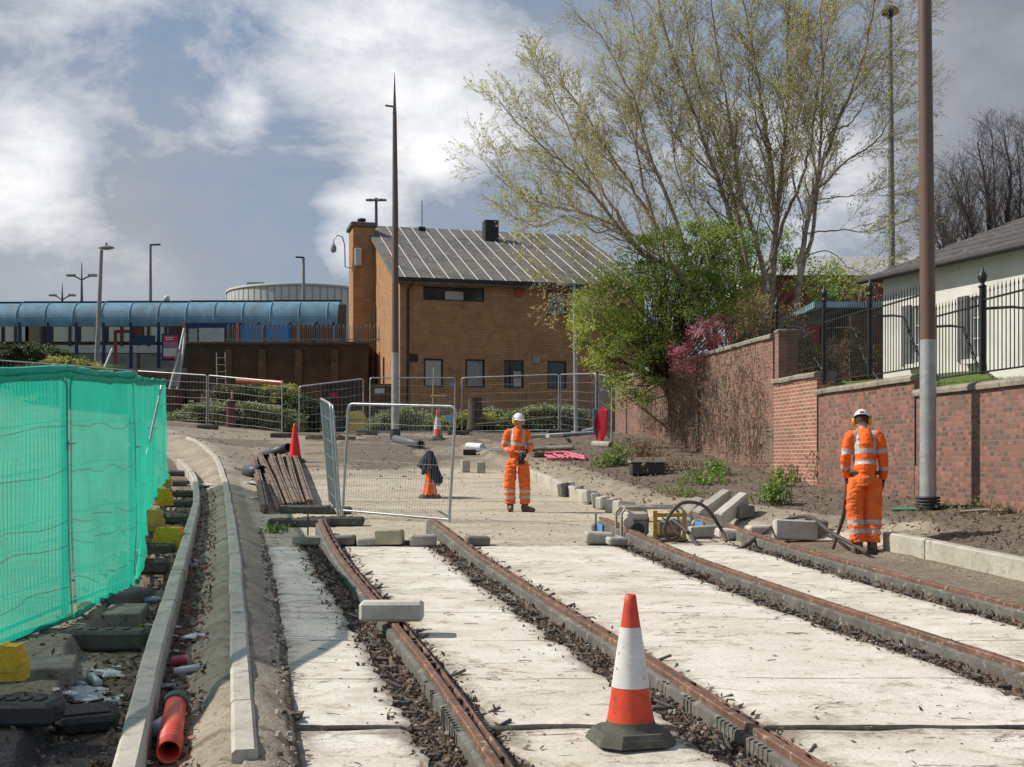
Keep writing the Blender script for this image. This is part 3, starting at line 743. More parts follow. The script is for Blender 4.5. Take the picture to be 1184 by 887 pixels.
GALV = M('galvanised', (.46, .47, .47), (.36, .37, .38), .42, 5, metal=.55, c3=(.28, .27, .25), bmp=.08)
WIRE = M('fence_wire', (.42, .43, .43), (.33, .34, .34), .5, 5, metal=.4, bmp=0)
def panel(b0, b1, t0, t1, label, group, r=.019, wr=.0025, dv=.12, hor=(.2, .4, .6, .8), name='mesh_fence', wave=0.0, cat='fence panel'):
    """mesh panel from bottom corners b0 b1 to top corners t0 t1 with rounded top corners"""
    b0, b1, t0, t1 = map(Vector, (b0, b1, t0, t1)); t = thing(name, label, cat, (b0 + b1) / 2, group)
    L = (b1 - b0).length; Hh = (t0 - b0).length
    P = lambda u, v: (b0 * (1 - u) + b1 * u) * (1 - v) + (t0 * (1 - u) + t1 * u) * v
    cr = .09; cu, cv = cr / L, cr / Hh; pts = [P(0, 0), P(0, .5), P(0, 1 - cv)]
    for k in range(1, 5): a = k / 4 * math.pi / 2; pts.append(P(cu * (1 - math.cos(a)), 1 - cv + cv * math.sin(a)))
    pts.append(P(.5, 1))
    for k in range(0, 5): a = k / 4 * math.pi / 2; pts.append(P(1 - cu + cu * math.sin(a), 1 - cv + cv * math.cos(a)))
    pts += [P(1, .5), P(1, 0)]
    mb = MB(); mb.tube(pts, r, 8); mb.tube([P(0, .045), P(1, .045)], r * .9, 8); mb.build('frame', GALV, t)
    mb = MB(); n = int(L / dv); nrm = (b1 - b0).normalized().cross(Vector((0, 0, 1)))
    for i in range(1, n):
        u = i / n; mb.tube([P(u, .045), P(u, .5), P(u, .995)], wr, 3, False, False)
    for h in hor:
        mb.tube([P(u / 8, h) + nrm * (wave * math.sin(u * 1.9 + h * 9)) + Vector((0, 0, wave * .6 * math.sin(u * 1.3 + h * 5))) for u in range(9)], wr * 1.2, 4, False, False)
    mb.build('wire_mesh', WIRE, t); return t
# netted fence on the left
NP = [(-4.05, 5.9), (-3.49, 9.45), (-3.62, 11.5), (-4.62, 15.0), (-5.62, 18.5), (-6.5, 21.9), (-7.35, 25.6)]
NT = [436, 431, 437, 440, 441, 441, 441]
def nb(i):
    X, D = NP[i]; return Vector((X, D, hz(X, D) + .06))
lab = ['netted fence panel cut off by the left edge of the photo', 'netted fence panel between the two nearest posts', 'third netted fence panel, its netting gathered at a leaning pole',
       'fourth netted fence panel, seen nearly edge-on', 'fifth netted fence panel, seen nearly edge-on', 'farthest netted fence panel at the gravel bend']
def ntop(i):
    X, D = NP[i]; return Vector((X, D, HC + (HY - NT[i]) / F * D if i else hz(X, D) + 2.02))
for i in range(6):
    b0, b1, t0, t1 = nb(i), nb(i + 1), ntop(i), ntop(i + 1); d = (b1 - b0).normalized() * .035
    panel(b0 + d, b1 - d, t0 + d, t1 - d, lab[i], 'netted fence panels', wr=.0028, dv=.05 if i < 2 else .15, hor=(.17, .33, .42, .62, .8), wave=.02)
    if 0 < i:
        for zz, nm in ((1.35, 0),):
            mb = MB(); q = nb(i) + Vector((0, 0, zz)); mb.box(q, (.04, .12, .045), math.atan2(-(b1 - b0).x, (b1 - b0).y), bev=.008); mb.cyl(q + Vector((-.02, 0, 0)), q + Vector((.09, 0, -.005)), .008, 6)
            tag(mb.build('fence_coupler', GALV), ['', 'steel coupler on the nearest netted post', 'steel coupler on the second netted post', 'steel coupler on the third netted post', 'steel coupler on the fourth netted post', 'steel coupler on the fifth netted post'][i], 'coupler', 'couplers joining netted panels')
m, nt, b = nodes('green_netting'); pos = nt.nodes.new('ShaderNodeTexCoord').outputs['Object']
c = mixc(nt, ramp(nt, nz(nt, pos, 1.6, 5, .6), .35, .65), (.004, .42, .29), (.012, .60, .42)); nt.links.new(c, b.inputs['Base Color'])
b.inputs['Roughness'].default_value = .6
t_ = nt.nodes.new('ShaderNodeBsdfTranslucent'); nt.links.new(mixc(nt, .5, c, (.03, .75, .52)), t_.inputs[0]); tr = nt.nodes.new('ShaderNodeBsdfTransparent')
m1 = nt.nodes.new('ShaderNodeMixShader'); m1.inputs[0].default_value = .55; nt.links.new(b.outputs[0], m1.inputs[1]); nt.links.new(t_.outputs[0], m1.inputs[2])
uvn = nt.nodes.new('ShaderNodeUVMap').outputs[0]; su = nt.nodes.new('ShaderNodeSeparateXYZ'); nt.links.new(uvn, su.inputs[0])
w1 = mth(nt, 'SINE', mth(nt, 'MULTIPLY', su.outputs[0], 420)); w2 = mth(nt, 'SINE', mth(nt, 'MULTIPLY', su.outputs[1], 420))
al = mth(nt, 'ADD', mth(nt, 'MULTIPLY', ramp(nt, nz(nt, pos, 2.3, 5), .3, .7), .12), mth(nt, 'MULTIPLY', mth(nt, 'ADD', w1, w2), .03)); al = mth(nt, 'ADD', al, .22)
m2 = nt.nodes.new('ShaderNodeMixShader'); nt.links.new(al, m2.inputs[0]); nt.links.new(m1.outputs[0], m2.inputs[1]); nt.links.new(tr.outputs[0], m2.inputs[2])
out = [n for n in nt.nodes if n.type == 'OUTPUT_MATERIAL'][0]; nt.links.new(m2.outputs[0], out.inputs[0]); bump(nt, b, nz(nt, pos, 7, 4), .5, .05); NET = m
NETR = M('net_roll', (.015, .42, .27), (.02, .50, .33), .7, 12, bmp=.6, bdist=.02)
nl = ['green debris netting cut off by the left edge of the photo', 'green debris netting between the two nearest posts', 'bright green netting pulled in pleats beside the second post',
      'green netting section nearly edge-on before the leaning pole', 'narrow green netting section second from the far end', 'farthest green netting section, hanging loose at its bottom corner']
for i in range(6):
    b0, b1, t0, t1 = nb(i), nb(i + 1), ntop(i) + Vector((0, 0, .02)), ntop(i + 1) + Vector((0, 0, .02)); nrm = (b1 - b0).normalized().cross(Vector((0, 0, 1))); L = (b1 - b0).length
    t = thing('debris_netting', nl[i], 'netting', (b0 + b1) / 2, 'green debris netting'); mb = MB(); nu, nv = 56, 40; vs, uv = [], []
    hem = lambda u: b0 * (1 - u) + b1 * u + Vector((0, 0, (-.03 if i < 2 else .05) + .05 * math.sin(u * 3.1) * (1 if i < 2 else 2.5) + .03 * float(vn(u * 5, i, 4))))
    for a in range(nv + 1):
        v = a / nv
        for j in range(nu + 1):
            u = j / nu; p = hem(u) * (1 - v) + (t0 * (1 - u) + t1 * u) * v
            belly = math.sin(math.pi * u) ** .6 * math.sin(math.pi * min(1, v * 1.02))
            off = .035 + belly * (.03 * math.sin(u * 5 + v * 3 + i) + .07 * (float(vn(u * 3, v * 3.2, 30 + i)) - .4) + .03 * float(vn(u * 9 - v * 5, v * 6 + u * 4, 70 + i))) + (1 - v) ** 2 * .09 * float(vn(u * 14 + v * 3, v * 2, 40 + i)) + .010 * math.sin((u * 17 + v * 9) + i) * (1 - v)
            vs.append(p + nrm * off); uv.append((u * L, v * 2))
    fs = [(a * (nu + 1) + j, a * (nu + 1) + j + 1, (a + 1) * (nu + 1) + j + 1, (a + 1) * (nu + 1) + j) for a in range(nv) for j in range(nu)]
    mb.add(vs, fs, True, [[uv[k] for k in f] for f in fs]); mb.build('sheet', NET, t)
    mb = MB()
    for q, (rr, zz) in enumerate(((.032, 0.0), (.022, -.05))):
        mb.tube([t0 * (1 - u / 14) + t1 * (u / 14) + nrm * (.01 + q * .03) + Vector((0, 0, zz + .018 * float(vn(u * .8, i, 3 + q)) - .02 * math.sin(u / 14 * math.pi))) for u in range(15)], [rr * U(.8, 1.25) for _ in range(15)], 8)
    mb.build('gathered_top', NETR, t)
    mb = MB(); mb.tube([hem(u / 14) + nrm * .06 for u in range(15)], [.022 * U(.6, 1.2) for _ in range(15)], 6); mb.build('hem', NETR, t)
# the leaning pole and end pole wrapped at the far end of the netting
mb = MB(); mb.tube([W(187, 446, 19.5), W(175, 500, 19), W(166, 545, 18.5)], .02, 8); tag(mb.build('leaning_pole', GALV), 'thin grey pole leaning diagonally inside the green netting', 'pole')

# free-standing site panels in the middle
FG = 'mesh fence panels in the middle of the site'
def gb(x, y): return G(x, y)
bl, br_ = W(396, 596, 19.9), W(519, 607, 18.9)
panel(bl, br_, W(403, 467, 19.9), W(527, 470, 18.9), 'square mesh fence panel standing alone in front of the draped cone', FG, r=.023, wr=.0022, dv=.05, hor=(.17, .34, .5, .66, .83), wave=.01)
panel(W(391, 598, 20.4), W(382, 587, 22.3), W(382, 467, 20.4), W(371, 461, 22.3), 'mesh fence panel seen nearly edge-on beside the lone square panel', FG, r=.023, wr=.003, dv=.08, hor=(.15, .3, .5, .65, .85))
panel(W(394, 598, 20.0), W(389, 590, 21.5), W(385, 469, 20.1), W(375, 465, 21.8), 'second mesh panel leaning against the edge-on one', FG, r=.018, wr=.003, dv=.08, hor=(.15, .3, .5, .65, .85))
foot(384, 608, .03, 'rubber foot carrying the left end of the lone square panel', .95, .25, .14)
foot(352, 602, .0, 'rubber foot lying on another block in front of the old rails', .80, .24, .13, lift=.12, mat=M('foot_mid', (.14, .135, .12), (.09, .085, .075), .9, 6))
foot(346, 609, .0, 'rubber foot underneath the stacked grey block by the old rails', .9, .25, .13)
foot(378, 594, .0, 'rubber foot behind the stacked blocks, right of the old rails', .85, .22, .13)

# perimeter fence along the back
BG = 'perimeter fence panels along the back'
fp = [(-40, 414, 496, 50), (60, 421, 494, 50), (158, 429, 492, 50), (240, 434, 493, 48.5), (327, 442, 504, 46), (345, 447, 503, 46), (421, 438, 500, 46), (427, 437, 500, 46.2), (527, 437, 500, 46.4), (533, 437, 500, 46.4), (647, 433, 498, 45.5), (690, 432, 505, 42)]
fl = ['cut off', 'behind the green netting, left part', 'behind the green netting, right part', 'left of the first hedge gap, next to the netting', 'in front of the red bollard and clipped hedge', 'x', 'with the dipped top left of the dark gate', 'x',
      'behind the tall left lamp post, with a blue tag', 'x', 'in front of the tree stump and windows', 'at the shrub corner by the red sheet']
for i in range(len(fp) - 1):
    if fl[i + 1] == 'x': continue
    a, c = fp[i], fp[i + 1]
    panel(W(a[0] + 1, a[2] + 2, a[3]), W(c[0] - 1, c[2] + 2, c[3]), W(a[0] + 1, a[1], a[3]), W(c[0] - 1, c[1], c[3]), 'back fence panel ' + fl[i + 1], BG, r=.027, wr=.0034, dv=.16, hor=(.14, .28, .43, .57, .71, .86), wave=.02)
panel(W(692, 508, 42), W(707, 532, 33), W(693, 433, 42), W(708, 436, 33), 'back fence panel turned towards the camera beside the old wall', BG, r=.03, wr=.0034, dv=.16)
for x, y, tx in ((240, 496, 'dark foot under the joint left of the clipped hedge'), (326, 506, 'grey foot under the joint right of the red bollard'), (424, 503, 'foot under the joint by the yellow grit bin'), (530, 503, 'foot under the joint below the tree stump'), (646, 503, 'foot under the joint in the shrubs')):
    foot(x, y, .1, tx, .75, .28, .16)
mb = MB(); q = W(521, 484, 46.2); mb.box(q, (.35, .02, .27)); tag(mb.build('fence_tag', M('tag_blue', (.25, .55, .75), (.2, .48, .68), .6)), 'pale blue square tag on the back fence', 'tag')
mb = MB(); q = W(522, 444, 46.2); mb.box(q, (.18, .02, .10)); tag(mb.build('fence_tag', M('tag_blue2', (.2, .35, .7))), 'small blue tag near the top of the back fence', 'tag')

# ------------------------------------------------------------------ tram poles
BRN = M('pole_brown', (.17, .105, .075), (.15, .095, .07), .45, 2, bmp=.03); ZN = M('pole_zinc', (.48, .48, .46), (.36, .36, .35), .45, 3, metal=.35, c3=(.55, .54, .5), bmp=.08)
BLK = M('black_rubber', (.03, .03, .032), (.05, .05, .05), .6, 8, bmp=.15)
q = G(1073, 588); t = thing('overhead_line_pole', 'tall brown pole with a bare zinc foot in front of the brick wall', 'pole', q, 'overhead line poles')
zt = HC + (HY - 393) / F * q.y
MB().cyl(q - Vector((0, 0, .2)), (q.x, q.y, zt), .115, 32, .112).build('zinc_sleeve', ZN, t)
MB().cyl((q.x, q.y, zt), (q.x - .06, q.y, 9.6), .110, 32, .088).build('pole_shaft', BRN, t)
mb = MB()
for k in range(4): mb.lathe(q + Vector((0, 0, .03)), [(.12, .045 * k), (.165, .045 * k + .004), (.17, .045 * k + .02), (.165, .045 * k + .036), (.12, .045 * k + .04)], 28)
mb.build('rubber_collar', BLK, t)
q = G(457, 505); t = thing('overhead_line_pole', 'tapering brown pole with a needle tip in front of the brown brick building', 'pole', q, 'overhead line poles')
q = Vector((W(457, 505, 39).x, 39, hz(-3.7, 39))); t.location = q
zt = HC + (HY - 408) / F * 39; ztop = HC + (HY - 130) / F * 39; zn = HC + (HY - 84) / F * 39
MB().cyl(q - Vector((0, 0, .2)), (q.x, q.y, zt), .13, 20, .125).build('zinc_sleeve', ZN, t)
MB().tube([(q.x, q.y, zt), (q.x, q.y, ztop - 3), (q.x - .02, q.y, ztop)], [.115, .095, .065], 16).build('pole_shaft', BRN, t)
MB().tube([(q.x - .02, q.y, ztop), (q.x - .02, q.y, zn)], [.06, .008], 10).build('needle_tip', BRN, t)
mb = MB(); mb.box((q.x - .17, q.y, ztop + .2), (.3, .06, .05), ry=.15); mb.build('bracket', BRN, t)
MB().cyl(q - Vector((0, 0, .1)), q + Vector((0, 0, .33)), .17, 16, .16).build('black_base', BLK, t)
# ------------------------------------------------------------------ brick walls on the right
B_HEAD = brick('brick_header', (.40, .155, .11), (.13, .08, .075), (.20, .165, .135), (.15, .12, .10), .55, .115, .075, mort=.012)
B_STR = brick('brick_stretcher', (.40, .16, .115), (.25, .11, .085), (.46, .36, .27), (.17, .12, .10), .35, .225, .075, mort=.013)
B_OLD = brick('brick_old', (.30, .15, .115), (.20, .115, .095), (.26, .20, .16), (.19, .15, .12), 1.0, .225, .075)
COPE = M('coping_stone', (.33, .29, .23), (.20, .18, .15), .92, 4, c3=(.13, .13, .09), bmp=.5)
def garden_wall(d0, d1, top, matf, label, cop=True, joint=True, th=.34, bot=None):
    n = max(2, int((d1 - d0) / .5) + 1); Ds = np.linspace(d1, d0, n)
    f = [(float(WX(d)), float(d)) for d in Ds]; bk = [(x + th, d) for x, d in f]; lo = HC - 1.9
    m_ = f[len(f) // 2]; t = thing('garden_wall', label, 'wall', (m_[0], m_[1], hz(m_[0] - .1, m_[1])), 'sections of the right-hand brick wall')
    zb = [min(hz(x - .1, d), HC + top - .3) - .4 for x, d in f]; ct = top - (.10 if cop else 0)
    mb = MB(); mb.wall(f, zb, HC + ct); mb.wall(bk[::-1], zb[::-1], HC + ct); mb.wall([f[-1], bk[-1]], zb[-1], HC + ct); mb.wall([bk[0], f[0]], zb[0], HC + ct)
    for i in range(len(f) - 1): mb.add([(*f[i], HC + ct), (*f[i + 1], HC + ct), (*bk[i + 1], HC + ct), (*bk[i], HC + ct)], [(0, 1, 2, 3)], False, [[(0, 0), (1, 0), (1, 1), (0, 1)]])
    mb.build('brickwork', matf, t)
    if cop:
        mb = MB(); d = d0
        while d < d1 - .05:
            e = min(d + .6, d1); x0, x1 = float(WX(d)), float(WX(e)); g = .004; j = U(-.006, .006)
            prof = [(-.055, 0), (-.06, .055), (-.035, .09), (.05, .115), (th - .05, .115), (th + .035, .09), (th + .06, .05), (th + .055, 0)]
            vs = [(x0 + a + j, d + g, HC + ct + .003 + b_ + j) for a, b_ in prof] + [(x1 + a + j, e - g, HC + ct + .003 + b_ + j) for a, b_ in prof]
            mb.add(vs, [tuple(range(8)), tuple(range(15, 7, -1))] + [((i + 1) % 8, i, 8 + i, 8 + (i + 1) % 8) for i in range(8)]); d = e
        mb.build('coping', COPE, t)
    if joint:
        x = float(WX(d1)); MB().box((x - .004, d1 - .03, HC + ct - .55), (.02, .035, 1.05)).build('joint', BLK, t)
    return t
garden_wall(7.5, 19, 1.07, B_HEAD, 'long brick wall section with dark headers behind the zinc-footed pole')
garden_wall(19.02, 23, 1.31, B_HEAD, 'brick wall section directly behind the worker with his back turned')
garden_wall(23.02, 25.3, 1.65, B_STR, 'brick wall section with pale mortar, left of the bent-over worker', joint=False)
garden_wall(25.32, 40, 2.62, B_OLD, 'tall old brick wall overgrown with dead vines and a pink-flowered bush', joint=False)
x = float(WX(25.2)); t = thing('brick_pier', 'brick pier ending the overgrown old wall beside the first railing post', 'pier', (x + .25, 25.25, HC + 1.6))
bx_ = MB(); bx_.box((x + .21, 25.1, HC + 2.05), (.40, .36, 1.1)); bx_.build('brickwork', B_OLD, t); MB().box((x + .21, 25.1, HC + 2.63), (.44, .40, .06), bev=.02).build('cap', COPE, t)

# lawn and raised ground behind the wall
mb = MB(); n = 30; Ds = np.linspace(6, 26, n)
for i in range(n - 1):
    for k in range(12):
        def P(d, q): X = float(WX(d)) + .3 + q * 1.2; return (X, d, HC + 1.06 + .16 * min(q, 4) * .6 + .10 * sm((d - 19) / .2) + .28 * sm((d - 23.0) / .2) + .03 * float(vn(X * 3, d * 3, 8)))
        mb.add([P(Ds[i], k), P(Ds[i], k + 1), P(Ds[i + 1], k + 1), P(Ds[i + 1], k)], [(0, 1, 2, 3)], True)
struct('lawn_ground', mb, M('lawn_soil', (.09, .14, .03), (.13, .17, .05), .95, 8))
mb = MB()
for _ in range(9000):
    d = U(9, 23); q = rnd() ** 1.5 * 3.5; X = float(WX(d)) + .32 + q * 1.0; z = HC + 1.06 + .096 * min(q / 1.2, 4) + (.10 if d > 19.1 else 0); a = U(0, 6.28); s_ = U(.03, .07)
    mb.add([(X, d, z), (X + .012 * math.cos(a), d + .012 * math.sin(a), z), (X + U(-.02, .02), d + U(-.02, .02), z + s_)], [(0, 1, 2)])
struct('grass', mb, leafmat('lawn_grass', (.14, .26, .03), (.24, .36, .06)), kind='stuff')

# iron railing
IRON = M('iron_black', (.018, .018, .02), (.03, .03, .03), .4, 6, bmp=.05)
posts = [(898, 25.5, 345, 1.72), (953, 23.0, 330, 1.42), (1006, 20.9, 322, 1.40), (1069, 18.85, 315, 1.16), (1136, 17.0, 308, 1.18), (1206, 15.5, 300, 1.15)]
PX = []
for i, (x, d, yt, zb) in enumerate(posts):
    X = (x - CX) / F * d; zt = (HY - yt) / F * d; PX.append((X, d))
    names = ['first railing post at the end of the old wall', 'second railing post from the left, at the step in the wall', 'third railing post, at the corner of the white building', 'railing post hidden behind the zinc-footed pole', 'tall railing post before the shuttered window', 'railing post past the right edge']
    if i == 5 or i == 3: pass
    mb = MB(); mb.box((X, d, HC + (zb + zt - .3) / 2), (.07, .07, zt - .3 - zb), bev=.006)
    mb.lathe((X, d, HC + zt - .3), [(.05, 0), (.065, .02), (.03, .045), (.03, .07), (.055, .10), (.068, .15), (.05, .2), (.02, .235), (.012, .30), (0.001, .31)], 12)
    tag(mb.build('railing_post', IRON), names[i], 'post', 'railing posts with urn finials')
bays = [(0, 1, 1.77, 2.87, 'first railing bay above the step beside the old wall'), (1, 2, 1.45, 2.58, 'second railing bay, left of the white building'), (2, 3, 1.43, 2.56, 'railing bay in front of the shuttered window nearest the pole'),
        (3, 4, 1.21, 2.16, 'railing bay just right of the zinc-footed pole'), (4, 5, 1.21, 2.22, 'railing bay cut off by the right edge of the photo')]
for a, b_, z0, z1, tx in bays:
    A, B = Vector((*PX[a], HC)), Vector((*PX[b_], HC)); L = (B - A).length; dr = (B - A) / L
    t = thing('iron_railing', tx, 'railing', (A + B) / 2 + Vector((0, 0, z0)), 'iron railing bays on the wall'); 
    for z, nm in ((z0, 'bottom_rail'), (z1, 'top_rail')):
        MB().box((A + B) / 2 + Vector((0, 0, z)), (L - .07, .045, .02), math.atan2(dr.y, dr.x)).build(nm, IRON, t)
    mb = MB(); k = .1
    while k < L - .06:
        p = A + dr * k; mb.cyl(p + Vector((0, 0, z0)), p + Vector((0, 0, z1 + .10)), .0085, 5); mb.cyl(p + Vector((0, 0, z1 + .10)), p + Vector((0, 0, z1 + .2)), .014, 5, .001); k += .105
    o = mb.build('baluster_row', IRON, t); o['kind'] = 'stuff'
    q = A + Vector((.04, 0, z1 - .14)); n_ = Vector((dr.y, -dr.x, 0)) * -1
    MB().tube([A + Vector((0, 0, z1 - .12)), A + dr * .25 + n_ * .3 + Vector((0, 0, z1 - .12)), A + dr * .42 + n_ * .42 + Vector((0, 0, z1 - .16)), A + dr * .7 + n_ * .5 + Vector((0, 0, z1 - .75)), A + dr * 1.2 + n_ * .6 + Vector((0, 0, z0 - .1))], .022, 6).build('back_stay', IRON, t)

# ------------------------------------------------------------------ facades with real openings
def facade(mb, P0, ud, L, z0, z1, ops, depth=.12, ztop=None):
    """wall plane from P0 along unit ud; ops = (u0,u1,za,zb); ztop(u) optional sloping top"""
    us = sorted(set([0, L] + [u for o in ops for u in o[:2]])); zs = sorted(set([z0, z1] + [z for o in ops for z in o[2:4]]))
    nrm = Vector((ud.y, -ud.x, 0)); V = lambda u, z, d=0: Vector((P0[0], P0[1], 0)) + ud * u + Vector((0, 0, z)) - nrm * d
    for i in range(len(us) - 1):
        for j in range(len(zs) - 1):
            uc, zc = (us[i] + us[i + 1]) / 2, (zs[j] + zs[j + 1]) / 2
            if any(o[0] < uc < o[1] and o[2] < zc < o[3] for o in ops): continue
            a, b_, c, d = us[i], us[i + 1], zs[j], zs[j + 1]
            dl, dr_ = (ztop(a), ztop(b_)) if ztop and j == len(zs) - 2 else (d, d)
            mb.add([V(a, c), V(b_, c), V(b_, dr_), V(a, dl)], [(0, 1, 2, 3)], False, [[(a, c), (b_, c), (b_, dr_), (a, dl)]])
    for (a, b_, c, d) in [o[:4] for o in ops]:
        for q in (((a, c), (b_, c)), ((b_, c), (b_, d)), ((b_, d), (a, d)), ((a, d), (a, c))):
            (u0, w0), (u1, w1) = q; mb.add([V(u0, w0), V(u0, w0, depth), V(u1, w1, depth), V(u1, w1)], [(0, 1, 2, 3)], False, [[(0, 0), (depth, 0), (depth, 1), (0, 1)]])
def window(parent, P0, ud, o, frame, glass, bars_v=(), bars_h=(), fw=.05, depth=.1, sill=None, blind=None):
    a, b_, c, d = o[:4]; nrm = Vector((ud.y, -ud.x, 0)); rz = math.atan2(ud.y, ud.x)
    V = lambda u, z, dd: Vector((P0[0], P0[1], 0)) + ud * u + Vector((0, 0, z)) - nrm * dd
    mb = MB()
    for u, z, w_, h in (((a + fw / 2), (c + d) / 2, fw, d - c), ((b_ - fw / 2), (c + d) / 2, fw, d - c), ((a + b_) / 2, c + fw / 2, b_ - a - 2 * fw, fw), ((a + b_) / 2, d - fw / 2, b_ - a - 2 * fw, fw)):
        mb.box(V(u, z, depth * .6), (w_, .06, h), rz)
    for u in bars_v: mb.box(V(a + (b_ - a) * u, (c + d) / 2, depth * .6), (fw * .6, .05, d - c - 2 * fw), rz)
    for z in bars_h: mb.box(V((a + b_) / 2, c + (d - c) * z, depth * .6), (b_ - a - 2 * fw, .052, fw * .5), rz)
    w_ = mb.build('window', frame, parent, None)
    g = MB(); g.add([V(a, c, depth), V(b_, c, depth), V(b_, d, depth), V(a, d, depth)], [(0, 1, 2, 3)], False)
    gp = g.build('pane', glass, parent); gp.parent = w_
    if blind:
        bm = MB(); u0, u1 = a + (b_ - a) * blind[0], a + (b_ - a) * blind[1]; z0_ = c + (d - c) * blind[2]; z1_ = c + (d - c) * blind[3]
        bm.box(V((u0 + u1) / 2, (z0_ + z1_) / 2, depth - .012), (u1 - u0, .01, z1_ - z0_), rz); bo = bm.build('blind', blind[4], parent); bo.parent = w_
    if sill: MB().box(V((a + b_) / 2, c - .05, -.05), (b_ - a + .2, .18, .09), rz).build('sill', sill, parent).parent = w_
    return w_
def glassm(name, c, rough=.08):
    m, nt, b = nodes(name); pos = geo(nt)
    cc = mixc(nt, ramp(nt, nz(nt, pos, .9, 4), .35, .65), c, tuple(v * .5 for v in c)); nt.links.new(cc, b.inputs['Base Color']); b.inputs['Roughness'].default_value = rough
    b.inputs['Specular IOR Level'].default_value = .8; MAT[name] = m; return m
GL_D = glassm('glass_dark', (.02, .024, .028)); GL_B = glassm('glass_blind', (.26, .25, .215), .35); FR_D = M('frame_dark', (.03, .025, .022), rough=.5)
BLIND = M('window_blind', (.45, .44, .38), (.38, .37, .32), .8, 4)

# brown brick building
BR_B = brick('brown_brick', (.52, .28, .135), (.42, .22, .10), (.22, .15, .095), (.15, .085, .045), .3, .225, .075)
BR_BD = brick('brown_brick_dark', (.22, .115, .06), (.15, .08, .045), (.10, .07, .05), (.04, .028, .02), .75, .225, .075)
a_ = R(14.5); u_ = Vector((math.cos(a_), math.sin(a_), 0)); v_ = Vector((-math.sin(a_), math.cos(a_), 0)); C0 = Vector((-5.0, 54, 0)); LB = 11.6; WB = 10.0
ze, zr, zb = HC + 7.9, HC + 12.05, HC + .6
t = thing('brick_building', 'brown brick building with a sloping panelled roof, behind the needle-tipped pole', 'building', (C0.x + 5, 58, HC + 1.1)); BB = t
def uof(x):   # distance along the front for a pixel column
    k = (x - CX) / F; return (k * C0.y - C0.x) / (u_.x - k * u_.y)
def zof(x, y): u = uof(x); return HC + (HY - y) / F * (C0.y + u * u_.y)
wins = [(489.5, 560, 332, 348), (632.5, 655, 333, 365), (490, 512.5, 414.5, 447.5), (538, 560.5, 415, 448), (583, 605.5, 415, 448), (633, 655, 415, 448)]
ops = [(uof(x0), uof(x1), zof((x0 + x1) / 2, y1), zof((x0 + x1) / 2, y0)) for x0, x1, y0, y1 in wins]
zq = sorted((ops[2][2], ops[3][2], ops[4][2]))[1]; zq2 = ops[2][3]
ops = ops[:2] + [(o[0], o[1], zq, zq2) for o in ops[2:]]; ops[1] = (ops[1][0], ops[1][1], ops[1][2], ops[0][3])
mb = MB(); facade(mb, C0, u_, LB, zb, ze, ops)
CL = C0 + v_ * WB; CR_ = C0 + u_ * LB
gops = [(1.6, 2.25, HC + 3.3, HC + 4.9), (4.6, 5.2, HC + 3.4, HC + 4.9)]
gops = [(WB - g[1], WB - g[0], g[2], g[3]) for g in gops]
facade(mb, CL, -v_, WB, zb, HC + 7.9, gops, ztop=lambda u: zr + (ze - zr) * (u / WB))
facade(mb, CR_, v_, WB, zb, ze, [], ztop=lambda u: ze + (zr - ze) * (u / WB)); facade(mb, CR_ + v_ * WB, -u_, LB, zb, zr, [])
mb.build('brickwork', BR_B, t)
bl = [(.62, .78, .25, .85, M('paper_white', (.75, .75, .72))), None, None, None, None, None]
window(t, C0, u_, ops[0], FR_D, GL_D, (.333, .667), (), blind=(.36, .66, .05, .7, BLIND))
window(t, C0, u_, ops[1], FR_D, GL_B, (), (.5,))
window(t, C0, u_, ops[2], FR_D, GL_D, (), (), blind=(.1, .9, .05, .93, BLIND)); window(t, C0, u_, ops[3], FR_D, GL_D, (), (), blind=(.1, .9, .05, .95, M('blind_grey', (.30, .30, .28))))
window(t, C0, u_, ops[4], FR_D, GL_D, (.3,), (.4,), blind=(.5, .9, .05, .6, BLIND)); window(t, C0, u_, ops[5], FR_D, GL_D)
for g in gops: window(t, CL, -v_, g, FR_D, GL_D)
# roof with standing joints
m, nt, b = nodes('roof_panel'); pos = geo(nt)
c = mixc(nt, ramp(nt, nz(nt, pos, .5, 6, .6), .38, .62), (.15, .13, .11), (.085, .095, .085)); c = mixc(nt, ramp(nt, nz(nt, pos, 3, 6, .7), .5, .68), c, (.23, .21, .18))
nt.links.new(c, b.inputs['Base Color']); b.inputs['Roughness'].default_value = .75; ROOF = m
def rp(u, v, h=0): return C0 + u_ * u + v_ * v + Vector((0, 0, ze + (zr - ze) * v / WB + h))
mb = MB(); q = [rp(-.25, -.35, .02), rp(LB + .25, -.35, .02), rp(LB + .25, WB + .1, .02), rp(-.25, WB + .1, .02)]
mb.add(q + [p + Vector((0, 0, .16)) for p in q], [(3, 2, 1, 0), (4, 5, 6, 7), (0, 1, 5, 4), (1, 2, 6, 5), (2, 3, 7, 6), (3, 0, 4, 7)]); rf = mb.build('roof', ROOF, t)
SEAM = M('roof_seam', (.50, .45, .42), (.5, .45, .42), .6, 3)
for k in range(18):
    u = .25 + k * .665
    if u > LB: break
    o = MB().tube([rp(u, -.3, .2), rp(u, WB, .2)], .028, 4, True, False).build('roof_seam', SEAM, t); o.parent = rf
mb = MB()
for k in range(16):
    for _ in range(2):
        v = U(1, 9.3); u = .25 + k * .665
        if rnd() < .7: mb.box(rp(u + .33, v, .182), (.6, .04, .008), a_)
o = mb.build('seam_patch', SEAM, t); o.parent = rf; o['kind'] = 'stuff'
q = rp(uof(573) + 1.7, 8.1, .6); MB().box(q, (.72, .7, 1.1), a_).build('roof_vent_box', M('vent_black', (.035, .035, .038)), t)
